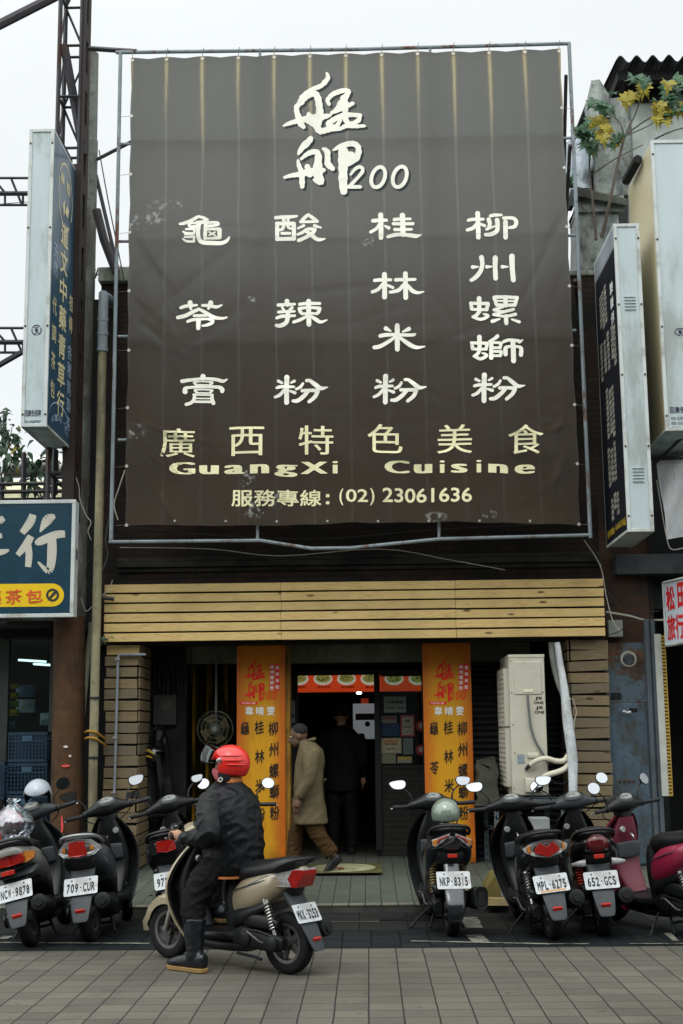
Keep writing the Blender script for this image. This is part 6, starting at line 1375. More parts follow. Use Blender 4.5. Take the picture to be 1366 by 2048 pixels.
M_steel = mat('bright_steel', (.42, .42, .40), .3, .9, dirt=(.12, .09, .06), damt=.4)
M_rim = mat('dull_rim', (.10, .10, .098), .45, .6, dirt=(.04, .035, .03), damt=.6)
M_seat = mat('black_vinyl_seat', (.006, .0065, .0075), .36, bump=.12, bscale=180, spec=.4)
M_mirror = mat('mirror_glass', (.34, .355, .37), .03, 1.0, var=.0)
def lensmat(name, col, rough=.12, e=0.0):
    b = NB(name); n = b.n('ShaderNodeTexVoronoi'); n.inputs['Scale'].default_value = 70; b.l(b.co.outputs['Object'], n.inputs['Vector'])
    b.bsdf(b.mix(b.mr(n.outputs['Distance'], 0, .6), tuple(min(1, x * 1.25) for x in col), tuple(x * .7 for x in col)), rough, 0, b.bump(n.outputs['Distance'], .25, .004), .6); return b.m
M_lred = lensmat('red_lens', (.30, .008, .006)); M_ldred = lensmat('dark_red_lens', (.09, .007, .009)); M_lclr = lensmat('clear_lens', (.34, .35, .34)); M_lamb = lensmat('amber_lens', (.50, .17, .02)); M_refl = mat('red_reflector', (.40, .02, .012), .25, var=.3, scale=120, coat=.5)
M_plate = mat('white_plate', (.48, .51, .52), .45, var=.06, dirt=(.22, .20, .17), damt=.5, dscale=9); M_plink = mat('black_plate_print', (.014, .015, .02), .5)
WB = 1.2
def mirror_y(p): return [(x, -y, z) for x, y, z in p]
def scooter(key, label, contact, heading, lean=0, steer=0, body=None, tail='trap', plate='', shock=None, under=None, head=None, seat_dz=0.0, mirrors='round', rail=True, gauge=None, orange_bar=False, tailc=None, grp='scooters parked in a row before the shop', wheels=True, msize=1.0, mfold=False, muff='round', hug=False, shield=None, inner=None, tw=1.0, fw=1.15, mtilt=20):
    body = body or M_plas; head = head or M_plas; tailc = tailc or body; under = under or M_gplas
    t = thing('scooter', label, 'scooter', contact, (R(lean) , 0, R(heading)), grp) if False else thing('scooter', label, 'scooter', contact, (0, 0, 0), grp)
    t.rotation_mode = 'XYZ'; t.matrix_world = Matrix.Translation(contact) @ Matrix.Rotation(R(heading), 4, 'Z') @ Matrix.Rotation(R(-lean), 4, 'X')
    A0 = V((.93, 0, .95)); ax = V((-.24, 0, .735)).normalized()
    S = Matrix.Translation(A0) @ Matrix.Rotation(R(steer), 4, ax) @ Matrix.Translation(-A0)
    tyre = [(.135, -.038), (.16, -.047), (.19, -.046), (.207, -.034), (.2145, -.014), (.2150, 0), (.2145, .014), (.207, .034), (.19, .046), (.16, .047), (.135, .038)]
    def wheel(nm, x, M=None):
        o = MB(M).lathe(tyre, (x, 0, .215), 'Y', 36, True).build(nm, M_gum, t)
        g = MB(M); g.lathe([(.118, -.036), (.14, -.040), (.14, .040), (.118, .036)], (x, 0, .215), 'Y', 30, True); g.lathe([(.012, -.05), (.045, -.05), (.045, .05), (.012, .05)], (x, 0, .215), 'Y', 16, True)
        for k in range(5):
            a = 2 * math.pi * k / 5; u = V((math.cos(a), 0, math.sin(a))); w = V((-math.sin(a), 0, math.cos(a)))
            g.hexa([V((x, 0, .215)) + u * r_ + w * q * s_ + V((0, y, 0)) for y in (-.012, .012) for r_, q, s_ in ((.04, .022, -1), (.13, .014, -1), (.13, .014, 1), (.04, .022, 1))])
        g.build('rim', M_rim, o)
    wheel('rear_wheel', 0.0); wheel('front_wheel', WB, S)
    # front end, turned with the bars
    g = MB(S); rings = []
    for k in range(13):
        a = R(-38 + 165 * k / 12); r_ = .245 + (.03 if k < 2 else 0); w = (.02, .045, .06, .066, .068, .068, .068, .068, .066, .062, .056, .05, .04)[k]; c = V((WB + r_ * math.sin(R(58) - a) , 0, .215 + r_ * math.cos(R(58) - a))); u = (c - V((WB, 0, .215))).normalized()
        rings.append([c + V((0, w * s_, 0)) + u * (.030 * (1 - abs(s_) ** 2.5) - q) for s_, q in ((-1, .05), (-1, .0), (-.6, 0), (0, 0), (.6, 0), (1, 0), (1, .05), (.6, .012), (0, .012), (-.6, .012))])
    g.rings(rings); g.build('front_fender', body, t, 50)
    g = MB(S)
    for s_ in (-1, 1): g.tube([(WB, .062 * s_, .215), (WB - .10, .062 * s_, .50), (WB - .13, .05 * s_, .60)], [.02, .022, .022], 10)
    g.build('front_fork', M_steel, t)
    g = MB(S); hs = [(-.215, .900, .945, .024, .024, 2), (-.16, .905, .955, .042, .036, 2.3), (-.08, .922, .965, .082, .060, 2.5), (0, .93, .965, .105, .072, 2.5), (.08, .922, .965, .082, .060, 2.5), (.16, .905, .955, .042, .036, 2.3), (.215, .900, .945, .024, .024, 2)]
    g.loft(hs, 'Y', 4, 24); hd = g.build('handlebar_cover', head, t, 60)
    g = MB(S); g.loft([(.70, .955, 0, .05, .06, 3), (.80, .935, 0, .06, .075, 3), (.92, .925, 0, .055, .07, 3)], 'Z', 3, 16); g.build('steering_neck', M_plas, t, 60)
    Rg = Matrix.Rotation(R(-38), 3, 'Y')
    g = MB(S); g.ell((.868, 0, 1.012), (.058, .098, .014), 24, 8, Rg); dp = g.build('dash', M_plas, t, 60)
    g = MB(S); g.ell((.862, 0, 1.021), (.036, .066, .008), 22, 8, Rg); gg = g.build('gauge', gauge or mat('gauge_glass', (.10, .11, .11), .12, var=.3, scale=40), dp, 60)
    g = MB(S); c0 = V((.859, 0, 1.026)); 
    for r_ in (.85, .55):
        for k in range(18):
            a0, a1 = (2 * math.pi * q / 22 + .5 for q in (k, k + 1)); P_ = [c0 + Rg @ V((.034 * rr_ * math.sin(a), .060 * rr_ * math.cos(a), .005)) for a, rr_ in ((a0, r_), (a1, r_), (a1, r_ - .10), (a0, r_ - .10))]; g.quad(*P_)
    g.build('dial_marks', mat('dial_print', (.42, .43, .38), .5), gg, 0)
    g = MB(S); g.ell((1.02, 0, .955), (.022, .075, .05), 20, 8); g.build('headlight', M_lclr, t)
    for s_ in (-1, 1):
        g = MB(S); g.tube([(.900, .20 * s_, .945), (.875, .27 * s_, .945), (.850, .355 * s_, .948), (.848, .362 * s_, .948)], [.017, .0175, .0175, .012], 12); g.build('grip', M_black, t)
        g = MB(S); g.tube([(.925, .19 * s_, .945), (.935, .25 * s_, .938), (.905, .33 * s_, .934), (.895, .365 * s_, .934), (.893, .37 * s_, .934)], [.008, .007, .006, .008, .004], 8, 3); g.build('brake_lever', M_steel, t)
        g = MB(S); g.loft([(.165 * s_, .905, .952, .032, .032, 3), (.205 * s_, .897, .948, .030, .030, 3)], 'Y', 1, 14); g.build('switch_box', M_plas, t)
        if mfold: base, top, tilt = V((.905, .17 * s_, .98)), V((.915, .235 * s_, 1.005)), -62
        else: base, top, tilt = V((.91, .175 * s_, .975)), V((.925, .285 * s_, 1.125)), mtilt
        g = MB(S); g.tube([base, base + V((.005, .012 * s_, .06)), (base + top) / 2 + V((.01, .0, .03)), top + V((.012, 0, -.012))], [.011, .007, .006, .007], 8, 4); st = g.build('mirror_stem', M_plas, t)
        Rm = Matrix.Rotation(R(tilt), 3, 'Y') @ Matrix.Rotation(R(-12 * s_), 3, 'Z')
        g = MB(S); ms_ = msize
        def mo(sc):
            if mirrors == 'round': return [(.060 * sc * math.cos(2 * math.pi * k / 22), .052 * sc * math.sin(2 * math.pi * k / 22)) for k in range(22)]
            q = [(-.055, -.030), (-.02, -.042), (.045, -.030), (.078, .012), (.07, .034), (.01, .042), (-.055, .035), (-.07, .0)]; q = cr([(*p,) for p in q + q[:1]], 4)[:-1]; return [(a * sc * s_, b_ * sc) for a, b_ in q]
        f = lambda d, k=1: (lambda y, z: top + Rm @ V((d, y * k * ms_, z * k * ms_)))
        g.prism(mo(1), f(.0, 1), f(-.006, .99)); g.prism(mo(1), f(.0, 1), f(.026, .55)); mh = g.build('mirror', M_plas, t, 60)
        MB(S).prism(mo(.90), f(-.0055), f(-.009, .99)).build('mirror_glass', M_mirror, mh, 30)
    for s_ in (-1, 1): MB(S).tube([(.925, .20 * s_, .925), (.98, .17 * s_, .885), (1.0, .10 * s_, .84), (.97, .05 * s_, .79)], .0045, 6, 4).build('brake_cable', M_cable, t)
    # leg shield, inner panel, floor
    zs = cr([(.14, .86, .02, .13), (.22, .93, .02, .155), (.32, 1.0, .03, .178), (.45, 1.05, .05, .20), (.58, 1.06, .07, .205), (.70, 1.015, .08, .188), (.80, .96, .07, .145), (.88, .915, .05, .085)], 4)
    def sheet(off, k, th, u0=1.0):
        g = MB(); rings = []
        for z, xe, bu, hw in zs:
            us = [-u0 + 2 * u0 * i / 12 for i in range(13)]; ring = [(xe + bu * (1 - u * u) + off, hw * k * u, z) for u in us] + [(xe + bu * (1 - u * u) + off - th, hw * k * u, z) for u in reversed(us)]; rings.append(ring)
        g.rings(rings); return g
    sheet(0, 1, .022).build('leg_shield', shield or body, t, 50); sheet(-.026, .93, .012).build('inner_panel', inner or (M_plas if body != M_gsilver else M_gplas), t, 50)
    g = MB(); g.loft([(.28, .85, 0, .06, .095, 3), (.45, .955, 0, .07, .125, 3.4), (.60, .975, 0, .075, .13, 3.4), (.74, .935, 0, .065, .11, 3), (.86, .895, 0, .04, .07, 2.6)], 'Z', 4, 20); g.build('glove_box', inner or M_plas, t, 60)
    g = MB(); g.loft([(.40, 0, .245, .125, .04, 4), (.60, 0, .235, .15, .035, 4), (.78, 0, .235, .15, .035, 4), (.90, 0, .27, .13, .04, 4)], 'X', 4, 24); g.build('floorboard', M_plas, t, 50)
    g = MB(); g.loft([(.36, 0, .17, .09, .045, 3), (.6, 0, .16, .10, .045, 3), (.86, 0, .17, .08, .045, 3)], 'X', 4, 16); g.build('under_cover', M_plas, t, 60)
    g = MB(); g.lathe([(.002, -.016), (.020, -.016), (.026, -.008), (.026, .0)], (.842, -.075 if key in 'BDF' else .078, .770), 'X', 18); g.build('key_hub', mat('silver_cap', (.34, .35, .34), .3, .5), t)
    g = MB(); g.tube([(.845, 0, .73), (.815, 0, .715), (.808, 0, .690), (.822, 0, .675)], [.007, .007, .006, .004], 8, 3); g.build('bag_hook', M_steel, t)
    g = MB(); g.loft([(-.105, .893, .60, .012, .060, 3.5), (.0, .886, .60, .014, .066, 3.5), (.105, .893, .60, .012, .060, 3.5)], 'Y', 3, 18); g.build('pocket', M_gplas, t, 60)
    for z_ in (.36, .42, .48):
        MB().tube([(.885 + (z_ - .36) * .28, -.09, z_), (.878 + (z_ - .36) * .28, 0, z_), (.885 + (z_ - .36) * .28, .09, z_)], .005, 6, 3).build('rib', M_gplas, t)
    g = MB(); g.tube([(.10, .165, .225), (.12, .185, .235), (.24, .19, .30), (.25, .215, .305)], [.009, .008, .007, .010], 8); g.build('kick_starter', M_rim, t)
    for s_ in (-1, 1):
        MB().tube([(.44, .120 * fw * s_, .56), (.30, .150 * fw * s_, .60), (.10, .158 * fw * s_, .655), (-.05, .138 * tw * s_, .70)], .004, 6, 4).build('trim_strip', M_gplas, t)
    # rear body and seat
    z0 = seat_dz
    g = MB(); g.loft([(.53, 0, .43, .085, .09, 2.6), (.42, 0, .49, .125 * fw, .14, 2.6), (.26, 0, .555, .152 * fw, .152, 2.7), (.06, 0, .625, .160 * fw, .118, 2.7), (-.06, 0, .672 + z0 * .5, .140 * tw, .082, 2.5), (-.135, 0, .695 + z0 * .7, .105 * tw, .062, 2.4), (-.155, 0, .70 + z0 * .7, .085 * tw, .05, 2.4)], 'X', 5, 28); g.build('rear_body', body, t, 60)
    g = MB(); g.loft([(.52, 0, .33, .10, .07, 3), (.40, 0, .37, .145, .085, 3), (.25, 0, .42, .155, .06, 3), (.10, 0, .475, .145, .04, 3)], 'X', 4, 20); g.build('side_cover', M_plas, t, 60)
    g = MB(); g.loft([(.535, 0, .655 + z0 * .5, .06, .035, 2.5), (.45, 0, .685 + z0 * .6, .11, .07, 2.6), (.28, 0, .705 + z0, .140, .076, 2.6), (.10, 0, .730 + z0, .148, .074, 2.6), (-.02, 0, .755 + z0, .138, .068, 2.5), (-.10, 0, .772 + z0, .10, .045, 2.4), (-.14, 0, .778 + z0, .06, .02, 2.2)], 'X', 5, 26); g.build('seat', M_seat, t, 60)
    g = MB(); g.loft([(.24, .45, 0, .06, .125, 3.2), (.42, .475, 0, .065, .13, 3.2), (.58, .49, 0, .06, .12, 3), (.67, .485, 0, .05, .10, 2.8)], 'Z', 4, 18); g.build('front_panel', M_plas, t, 60)
    if rail:
        g = MB(); P_ = [(.02, .155, .735 + z0), (-.06, .150, .770 + z0), (-.14, .115, .800 + z0), (-.18, .05, .810 + z0), (-.186, 0, .812 + z0)]; g.tube(P_ + mirror_y(P_[:-1][::-1]), .0135, 10, 4); g.build('grab_rail', rail if not isinstance(rail, bool) else M_plas, t, 60)
    # drive train
    g = MB(); g.loft([(.44, .095, .24, .03, .045, 3), (.34, .10, .25, .05, .075, 3), (.18, .105, .235, .052, .07, 3), (.02, .11, .225, .05, .062, 3), (-.05, .105, .22, .03, .04, 3)], 'X', 4, 20); en = g.build('engine', M_eng, t, 60)
    g = MB(); g.loft([(.30, .105, .25, .012, .052, 2.2), (.30, .162, .25, .010, .044, 2.2)], 'X', 1, 10) if False else g.lathe([(.004, .0), (.058, 0), (.058, .016), (.045, .022), (.004, .022)], (.29, .148, .245), 'Y', 22); g.lathe([(.004, .0), (.05, 0), (.05, .012), (.038, .018), (.004, .018)], (.02, .155, .225), 'Y', 22); g.tube([(.30, .15, .305), (.15, .155, .30), (.02, .158, .275)], .008, 8); g.build('belt_cover', M_plas, en)
    g = MB(); g.loft([(.32, .10, .35, .03, .03, 3), (.24, .108, .365, .046, .05, 3.4), (.08, .108, .36, .046, .05, 3.4), (.0, .10, .345, .03, .03, 3)], 'X', 4, 18); g.build('air_box', M_plas, t, 60)
    g = MB(); g.loft([(.42, -.09, .25, .05, .06, 3), (.25, -.10, .26, .055, .07, 3), (.06, -.095, .24, .04, .05, 3)], 'X', 3, 18); g.build('crankcase', M_eng, t, 60)
    if muff == 'round':
        g = MB(); g.tube([(.36, -.10, .17), (.25, -.135, .20), (.16, -.15, .235), (.10, -.155, .255), (-.20, -.165, .315), (-.225, -.166, .32), (-.23, -.166, .321)], [.018, .02, .045, .06, .062, .058, .04], 18); mf = g.build('muffler', M_eng, t, 50)
        g = MB(); e = V((-.232, -.166, .3215)); g.tube([e + V((.01, 0, -.002)), e + V((-.012, 0, .002))], .030, 14); g.build('tail_pipe', M_dark, mf)
    else:
        g = MB(); g.loft([(.30, -.12, .20, .02, .02, 2), (.16, -.165, .25, .045, .055, 3), (-.10, -.185, .29, .055, .085, 3.2), (-.24, -.195, .31, .055, .085, 3.4), (-.25, -.195, .31, .046, .075, 3.4)], 'X', 4, 18); mf = g.build('muffler', M_plas, t, 50)
        g = MB(); g.prism([(-.225, .25), (-.165, .25), (-.18, .355), (-.215, .355)], lambda y, z: (-.249, y, z), lambda y, z: (-.258, y, z)); g.build('muffler_cap', M_dark, mf)
    for s_ in ((1, -1) if hug else (1,)):
        top, bot = V((.12, .118 * s_, .52)), V((.005, .125 * s_, .235)); d = bot - top; g = MB(); g.tube([top, bot], .010, 8); g.tube([bot - d * .28, bot - d * .02], .016, 10); g.tube([top - d * .02, top + d * .10], .028, 12); sk = g.build('shock_absorber', M_steel if shock is None or shock == M_steel else M_eng, t)
        g = MB(); N = 90; u = d.normalized(); o_ = u.orthogonal().normalized(); w = u.cross(o_); g.tube([top + d * (.10 + .60 * k / N) + (o_ * math.cos(k * 2 * math.pi * 8.5 / N) + w * math.sin(k * 2 * math.pi * 8.5 / N)) * .026 for k in range(N + 1)], .0062, 6); g.build('spring', shock or M_steel, sk)
    g = MB(); g.loft([(.58, -.03, 0, .03, .10, 3), (.50, -.085, 0, .03, .095, 3), (.40, -.155, 0, .016, .09, 4), (.30, -.222, 0, .012, .078, 4), (.21, -.272, 0, .010, .062, 4), (.185, -.285, 0, .008, .048, 4)] if not hug else [(.58, -.04, 0, .03, .07, 3), (.50, -.10, 0, .02, .06, 3), (.40, -.17, 0, .014, .07, 4), (.34, -.215, 0, .02, .075, 3), (.25, -.262, 0, .022, .07, 3), (.16, -.25, 0, .02, .055, 3), (.125, -.24, 0, .012, .035, 3)], 'Z', 4, 20); mg = g.build('mudguard', under, t, 50)
    g = MB(); g.loft([(.66, -.03, 0, .07, .12 * tw, 3), (.60, -.05, 0, .06, .11 * tw, 3), (.55, -.04, 0, .05, .10 * tw, 3)], 'Z', 3, 16); g.build('tail_cover', M_plas, t, 60)
    g = MB(); rx = -.258 if not hug else -.135; rz_ = .262 if not hug else .615; g.cbox((rx - .003, 0, rz_), (.016, .072, .028), Matrix.Rotation(R(-30 if not hug else 0), 4, 'Y').to_3x3().to_4x4()); g.build('reflector', M_refl, mg, 0, .002)
    if plate:
        Rp = Matrix.Rotation(R(-20), 3, 'Y') @ Matrix.Identity(3); pc = V((-.170, 0, .435)); nrm = V((-math.cos(R(30)), 0, math.sin(R(30)))); up = V((math.sin(R(30)), 0, math.cos(R(30))))
        q = []
        for cx, cy, a0 in ((.118, .058, 0), (-.118, .058, 90), (-.118, -.058, 180), (.118, -.058, 270)): q += [(cx + .012 * math.cos(R(a0 + k * 30)), cy + .012 * math.sin(R(a0 + k * 30))) for k in range(4)]
        f = lambda d: (lambda a, b_: pc + V((0, -a, 0)) + up * b_ + nrm * d)
        pl = MB().prism(q, f(0), f(.0025)).build('license_plate', M_plate, t, 0)
        L = Letters(lambda x, y, d=0: pc + V((0, -x, 0)) + up * -y + nrm * (.0035 + d)); n = len(plate); w = .222 / n
        for i, ch in enumerate(plate):
            cx = -.111 + w * (i + .5)
            if ch == '-': L.poly([(cx - .006, .004), (cx + .006, .004), (cx + .006, .014), (cx - .006, .014)])
            else: L.c(ch, cx, .012, w * .84 if ch not in '1I' else w * .25, .074, bold=.05)
        L.build('lettering', M_plink, pl)
        gs_ = []
        for a in (-.07, .07): g = MB(); g.prism([(a + .006 * math.cos(k), -.048 * -1 + .006 * math.sin(k)) for k in (0, 1, 2, 3, 4, 5)], f(.003), f(.007)); g.build('bolt', M_rustdot, pl, 0)
        if orange_bar: L = Letters(lambda x, y, d=0: pc + V((0, -x, 0)) + up * -y + nrm * (.0034 + d)); L.poly([(-.095, .052), (.095, .052), (.095, .063), (-.095, .063)]); L.build('orange_band', mat('faded_orange_print', (.52, .24, .07), .5), pl)
    # tail lights
    def lens(nm, pts, x0, k, m, par, th=.03, push=0.0):
        g = MB(); g.prism(pts, lambda y, z: (x0 + .08 + k * y * y + th, y, z + z0 * .7), lambda y, z: (x0 + .08 + k * y * y - push, y, z + z0 * .7)); return g.build(nm, m, par, 0, .003)
    sym = lambda half: half + [(-y, z) for y, z in reversed(half) if abs(y) > 1e-6]
    if tail == 'trap':
        s1 = lens('tail_light', sym([(0, .785), (.10, .768), (.155, .715), (.165, .69), (.12, .655), (0, .640)]), -.262, 2.3, mat('silver_surround', (.30, .31, .31), .35, .5), t, .06)
        lens('turn_signal', sym([(0, .775), (.09, .758), (.14, .71), (.148, .692), (.11, .665), (0, .65)]), -.266, 2.3, M_lclr, s1, .02); lens('red_lens', sym([(0, .770), (.058, .764), (.070, .70), (.074, .660), (0, .650)]), -.272, 1.2, M_lred, s1, .02)
        for s_ in (-1, 1): lens('amber_bulb', [(s_ * .095, .69), (s_ * .125, .695), (s_ * .12, .72), (s_ * .095, .73)], -.270, 2.3, M_lamb, s1, .01)
    elif tail == 'rect':
        s1 = lens('tail_light', sym([(0, .76), (.12, .75), (.15, .70), (.12, .645), (0, .635)]), -.258, 2.0, M_plas, t, .05); lens('red_lens', sym([(0, .745), (.072, .742), (.078, .66), (0, .65)]), -.266, 1.5, M_lred, s1, .02)
    elif tail == 'vee':
        s1 = lens('tail_light', sym([(0, .775), (.05, .765), (.165, .70), (.16, .64), (.09, .655), (0, .70)]), -.250, 2.0, M_plas, t, .05)
        for s_ in (-1, 1):
            lens('turn_signal', [(s_ * .022, .762), (s_ * .155, .712), (s_ * .150, .668), (s_ * .128, .660), (s_ * .022, .742)], -.258, 2.0, M_lclr, s1, .02)
            lens('amber_lens', [(s_ * .115, .722), (s_ * .150, .708), (s_ * .146, .672), (s_ * .128, .667)], -.262, 2.0, M_lamb, s1, .02); lens('red_lens', [(s_ * .030, .754), (s_ * .105, .724), (s_ * .118, .69), (s_ * .108, .684), (s_ * .092, .715), (s_ * .030, .742)], -.262, 2.0, M_lred, s1, .02)
    elif tail == 'mred':
        s1 = lens('tail_light', sym([(0, .758), (.10, .745), (.185, .705), (.17, .668), (.10, .635), (0, .615)]), -.262, 2.0, M_plas, t, .05); lens('clear_lens', sym([(0, .752), (.10, .74), (.175, .702), (.16, .672), (.10, .645), (0, .625)]), -.268, 2.0, M_lclr, s1, .02)
        lens('red_lens', sym([(0, .705), (.05, .735), (.088, .70), (.098, .668), (0, .628)]), -.275, 1.6, M_lred, s1, .02)
        for s_ in (-1, 1): lens('amber_lens', [(s_ * .125, .725), (s_ * .15, .71), (s_ * .14, .672), (s_ * .12, .665)], -.272, 2.0, M_lamb, s1, .012)
    elif tail == 'dome':
        g = MB(); g.ell((-.155, 0, .705 + z0 * .7), (.045, .088, .070), 22, 12); s1 = g.build('tail_light', M_ldred, t)
        g = MB(); g.cbox((-.175, 0, .612 + z0 * .5), (.02, .078, .030)); g.build('reflector', M_refl, t, 0, .003)
        for s_ in (-1, 1): g = MB(); g.loft([(.10 * s_, -.12, .565, .03, .026, 2.6), (.15 * s_, -.125, .56, .032, .024, 2.6), (.205 * s_, -.11, .555, .014, .012, 2.4)], 'Y', 4, 14); g.build('turn_signal', M_lclr, t)
    elif tail == 'wrap':
        s1 = lens('tail_light', sym([(0, .70), (.12, .70), (.165, .69), (.18, .665), (.165, .635), (.12, .62), (0, .615)]), -.262, 3.2, M_lamb, t, .05); lens('red_lens', sym([(0, .695), (.10, .695), (.115, .655), (.105, .625), (0, .62)]), -.270, 3.0, M_lred, s1, .02)
        lens('bumper', sym([(0, .60), (.14, .605), (.19, .60), (.20, .56), (.14, .535), (0, .53)]), -.255, 3.0, M_gplas, t, .06); g = MB(); g.cbox((-.182, .02, .575), (.03, .10, .032)); g.build('reflector', M_refl, t, 0, .003)
    elif tail == 'wedge':
        def xz(nm, pts, w0, w1, m, par):
            g = MB(); ww = lambda x: w0 + (w1 - w0) * max(0, min(1, (.10 - x) / .295)) ** 1.3; n = len(pts)
            a = [g.V((x, ww(x), z)) for x, z in pts]; b_ = [g.V((x, -ww(x), z)) for x, z in pts]
            for k in range(n): g.F((a[k], a[(k + 1) % n], b_[(k + 1) % n], b_[k]))
            g.F(a[::-1]); g.F(b_); return g.build(nm, m, par, 0, .004)
        s1 = xz('tail_light', [(.26, .625), (.08, .690), (-.15, .742), (-.195, .742), (-.195, .70), (-.145, .615), (-.02, .618)], .160, .075, M_lclr, t); xz('red_lens', [(-.085, .672), (-.12, .735), (-.185, .740), (-.199, .733), (-.198, .70), (-.15, .612), (-.115, .611)], .1605, .0765, M_lred, s1); xz('chrome_strip', [(.12, .652), (.03, .69), (.0, .688), (.03, .65)], .161, .080, M_steel, s1)
    g = MB()
    for s_ in (-1, 1) if tail != 'wedge' else (): g.tube([(.36, .07 * s_, .19), (.30, .10 * s_, .10), (.24, .13 * s_, .03)], .011, 8)
    if tail != 'wedge': g.tube([(.30, -.10, .10), (.30, .10, .10)], .010, 8); g.tube([(.44, .11, .16), (.40, .20, .09), (.36, .27, .018)], [.010, .010, .012], 8); g.build('stand', M_eng, t)
    else: g.tube([(.42, .09, .12), (.22, .11, .11), (.16, .12, .10)], .011, 8); g.build('stand', M_eng, t)
    return t
M_gsilver = paint('dusty_olive_silver_paint', (.17, .175, .155), .3, .4, .3, .5)
M_gold = paint('champagne_gold_paint', (.33, .28, .185), .35, .33, .5, .25)
M_gunm = paint('dark_gunmetal_paint', (.075, .085, .092), .4, .32, .6, .2)
M_slate = paint('slate_black_paint', (.014, .018, .021), .3, .28, .6, .2)
M_blackp = paint('gloss_black_paint', (.005, .005, .0055), .0, .2, .8, .15)
M_pink = paint('magenta_pink_paint', (.24, .013, .044), .1, .35, .5, .2)
M_pinkd = paint('dull_pink_plastic', (.105, .007, .022), 0, .55, 0, .3)
M_redp = paint('red_paint', (.34, .02, .02), .1, .3, .5, .2)
spr_red = mat('red_spring', (.42, .045, .03), .4); spr_gold = mat('gold_spring', (.34, .25, .12), .35, .6)
G0 = lambda px, py: atz(px, py, 0.0)
scooter('A', 'dusty olive silver scooter with amber and red wrap tail light, leaning at the left edge', G0(66, 1893), 91, 14, 4, M_gsilver, 'wrap', 'NCW-9878', rail=M_gplas, head=M_gplas, mtilt=2)
scooter('B', 'gunmetal scooter with a big trapezoid red tail light and plate 709-CUR', G0(184, 1884), 88, 7, 22, M_gunm, 'trap', '709-CUR', mtilt=4, rail=mat('silver_rail', (.24, .25, .25), .35, .6), mirrors='wedge')
scooter('C', 'dark scooter with plate 97 partly hidden behind the gold scooter of the rider', G0(360, 1866), 95, 9, 14, M_slate, 'rect', '972-KLR', mtilt=6, mirrors='wedge', msize=.8)
scooter('D', 'red fronted dark scooter almost hidden behind the helmeted rider', G0(452, 1862), 91, 0, 0, M_slate, 'rect', '', shield=M_redp)
sc_r = scooter('E', 'champagne gold scooter with plate MKK-3253 ridden by the person in a red helmet', G0(578, 1948), 0, 0, 0, M_gold, 'wedge', 'MKK-3253', head=M_gold, grp='scooters on the street', mfold=True, under=M_gplas, tw=.72, fw=1.0)
scooter('F', 'slate black scooter with vee shaped tail lights carrying a green helmet, plate NKP-8315', G0(903, 1872), 95.5, 0, 8, M_slate, 'vee', 'NKP-8315', shock=spr_gold, hug=True, under=M_slate, mirrors='wedge', muff='box', seat_dz=.03)
scooter('G', 'black scooter with a wide clear tail light around a red vee, plate MPL-6275', G0(1108, 1880), 96, 6, -4, M_slate, 'mred', 'MPL-6275', orange_bar=True, mirrors='wedge', rail=M_plas)
scooter('H', 'glossy black scooter with a round dark red tail light and plate 652-GCS', G0(1208, 1872), 90, 4, 8, M_blackp, 'dome', '652-GCS', shock=spr_red, hug=False, under=M_gplas, head=M_gplas)
scooter('I', 'magenta pink scooter cut by the right edge of the photo', G0(1420, 1880), 116, 4, 8, M_pink, 'rect', '', rail=False, inner=M_pinkd)
# aim the ridden scooter so that both its wheels stand where the photo shows them
a, c = G0(578, 1948), G0(342, 1916); hd_ = math.atan2(c.y - a.y, c.x - a.x); print('ridden scooter wheelbase', (c - a).length, 'heading', math.degrees(hd_))
RS = Matrix.Translation(a) @ Matrix.Rotation(hd_, 4, 'Z') @ Matrix.Scale(min(1.03, max(.9, (c - a).length / WB)), 4); sc_r.matrix_world = RS

# ------------------------------------------------------------------ helmets lying about
M_hin = mat('black_helmet_lining', (.012, .012, .013), .9)
def helmet_mesh(name, shell, parent=None, r=(.135, .118, .125), cut=-.055, face=.34, brow=.045, n=40, m=28, th=.012):
    g = MB(); ids = {}
    for j in range(m + 1):
        th_ = math.pi * (j / m) * .80 + .0001
        for i in range(n):
            a = 2 * math.pi * i / n; ids[j, i] = g.V((r[0] * math.sin(th_) * math.cos(a), r[1] * math.sin(th_) * math.sin(a), r[2] * math.cos(th_)))
    for j in range(m):
        for i in range(n):
            q = [ids[j, i], ids[j, (i + 1) % n], ids[j + 1, (i + 1) % n], ids[j + 1, i]]; c = sum((g.v[k] for k in q), V((0, 0, 0))) / 4
            front = c.x / r[0]
            if c.z < cut - .03 * max(0, -front) : continue
            if front > face and c.z < brow: continue
            g.F(q)
    o = g.build(name, [shell, M_hin], parent, 80); s = o.modifiers.new('shell', 'SOLIDIFY'); s.thickness = th; s.offset = -1; s.material_offset = 1; s.material_offset_rim = 1
    bm = bmesh.new(); bm.from_mesh(o.data); bmesh.ops.delete(bm, geom=[v for v in bm.verts if not v.link_faces], context='VERTS'); bm.to_mesh(o.data); bm.free(); return o
def helmet(label, loc, rz, rx, ry, shell, extra=None, s=1.0):
    t = thing('helmet', label, 'helmet', loc); t.matrix_world = Matrix.Translation(loc) @ Matrix.Rotation(R(rz), 4, 'Z') @ Matrix.Rotation(R(ry), 4, 'Y') @ Matrix.Rotation(R(rx), 4, 'X') @ Matrix.Scale(s, 4); helmet_mesh('shell', shell, t)
    if extra: extra(t)
    return t
def straps(t):
    g = MB()
    for s_ in (-1, 1): g.tube([(.03, .100 * s_, -.03), (.035, .095 * s_, -.09), (.03, .06 * s_, -.14), (.03, .0, -.155)], .006, 6, 3)
    g.build('chin_strap', M_black, t); g = MB(); g.tube([(-.134, .0, -.02), (-.137, 0, -.02)], .012, 12); g.build('stud', M_steel, t)
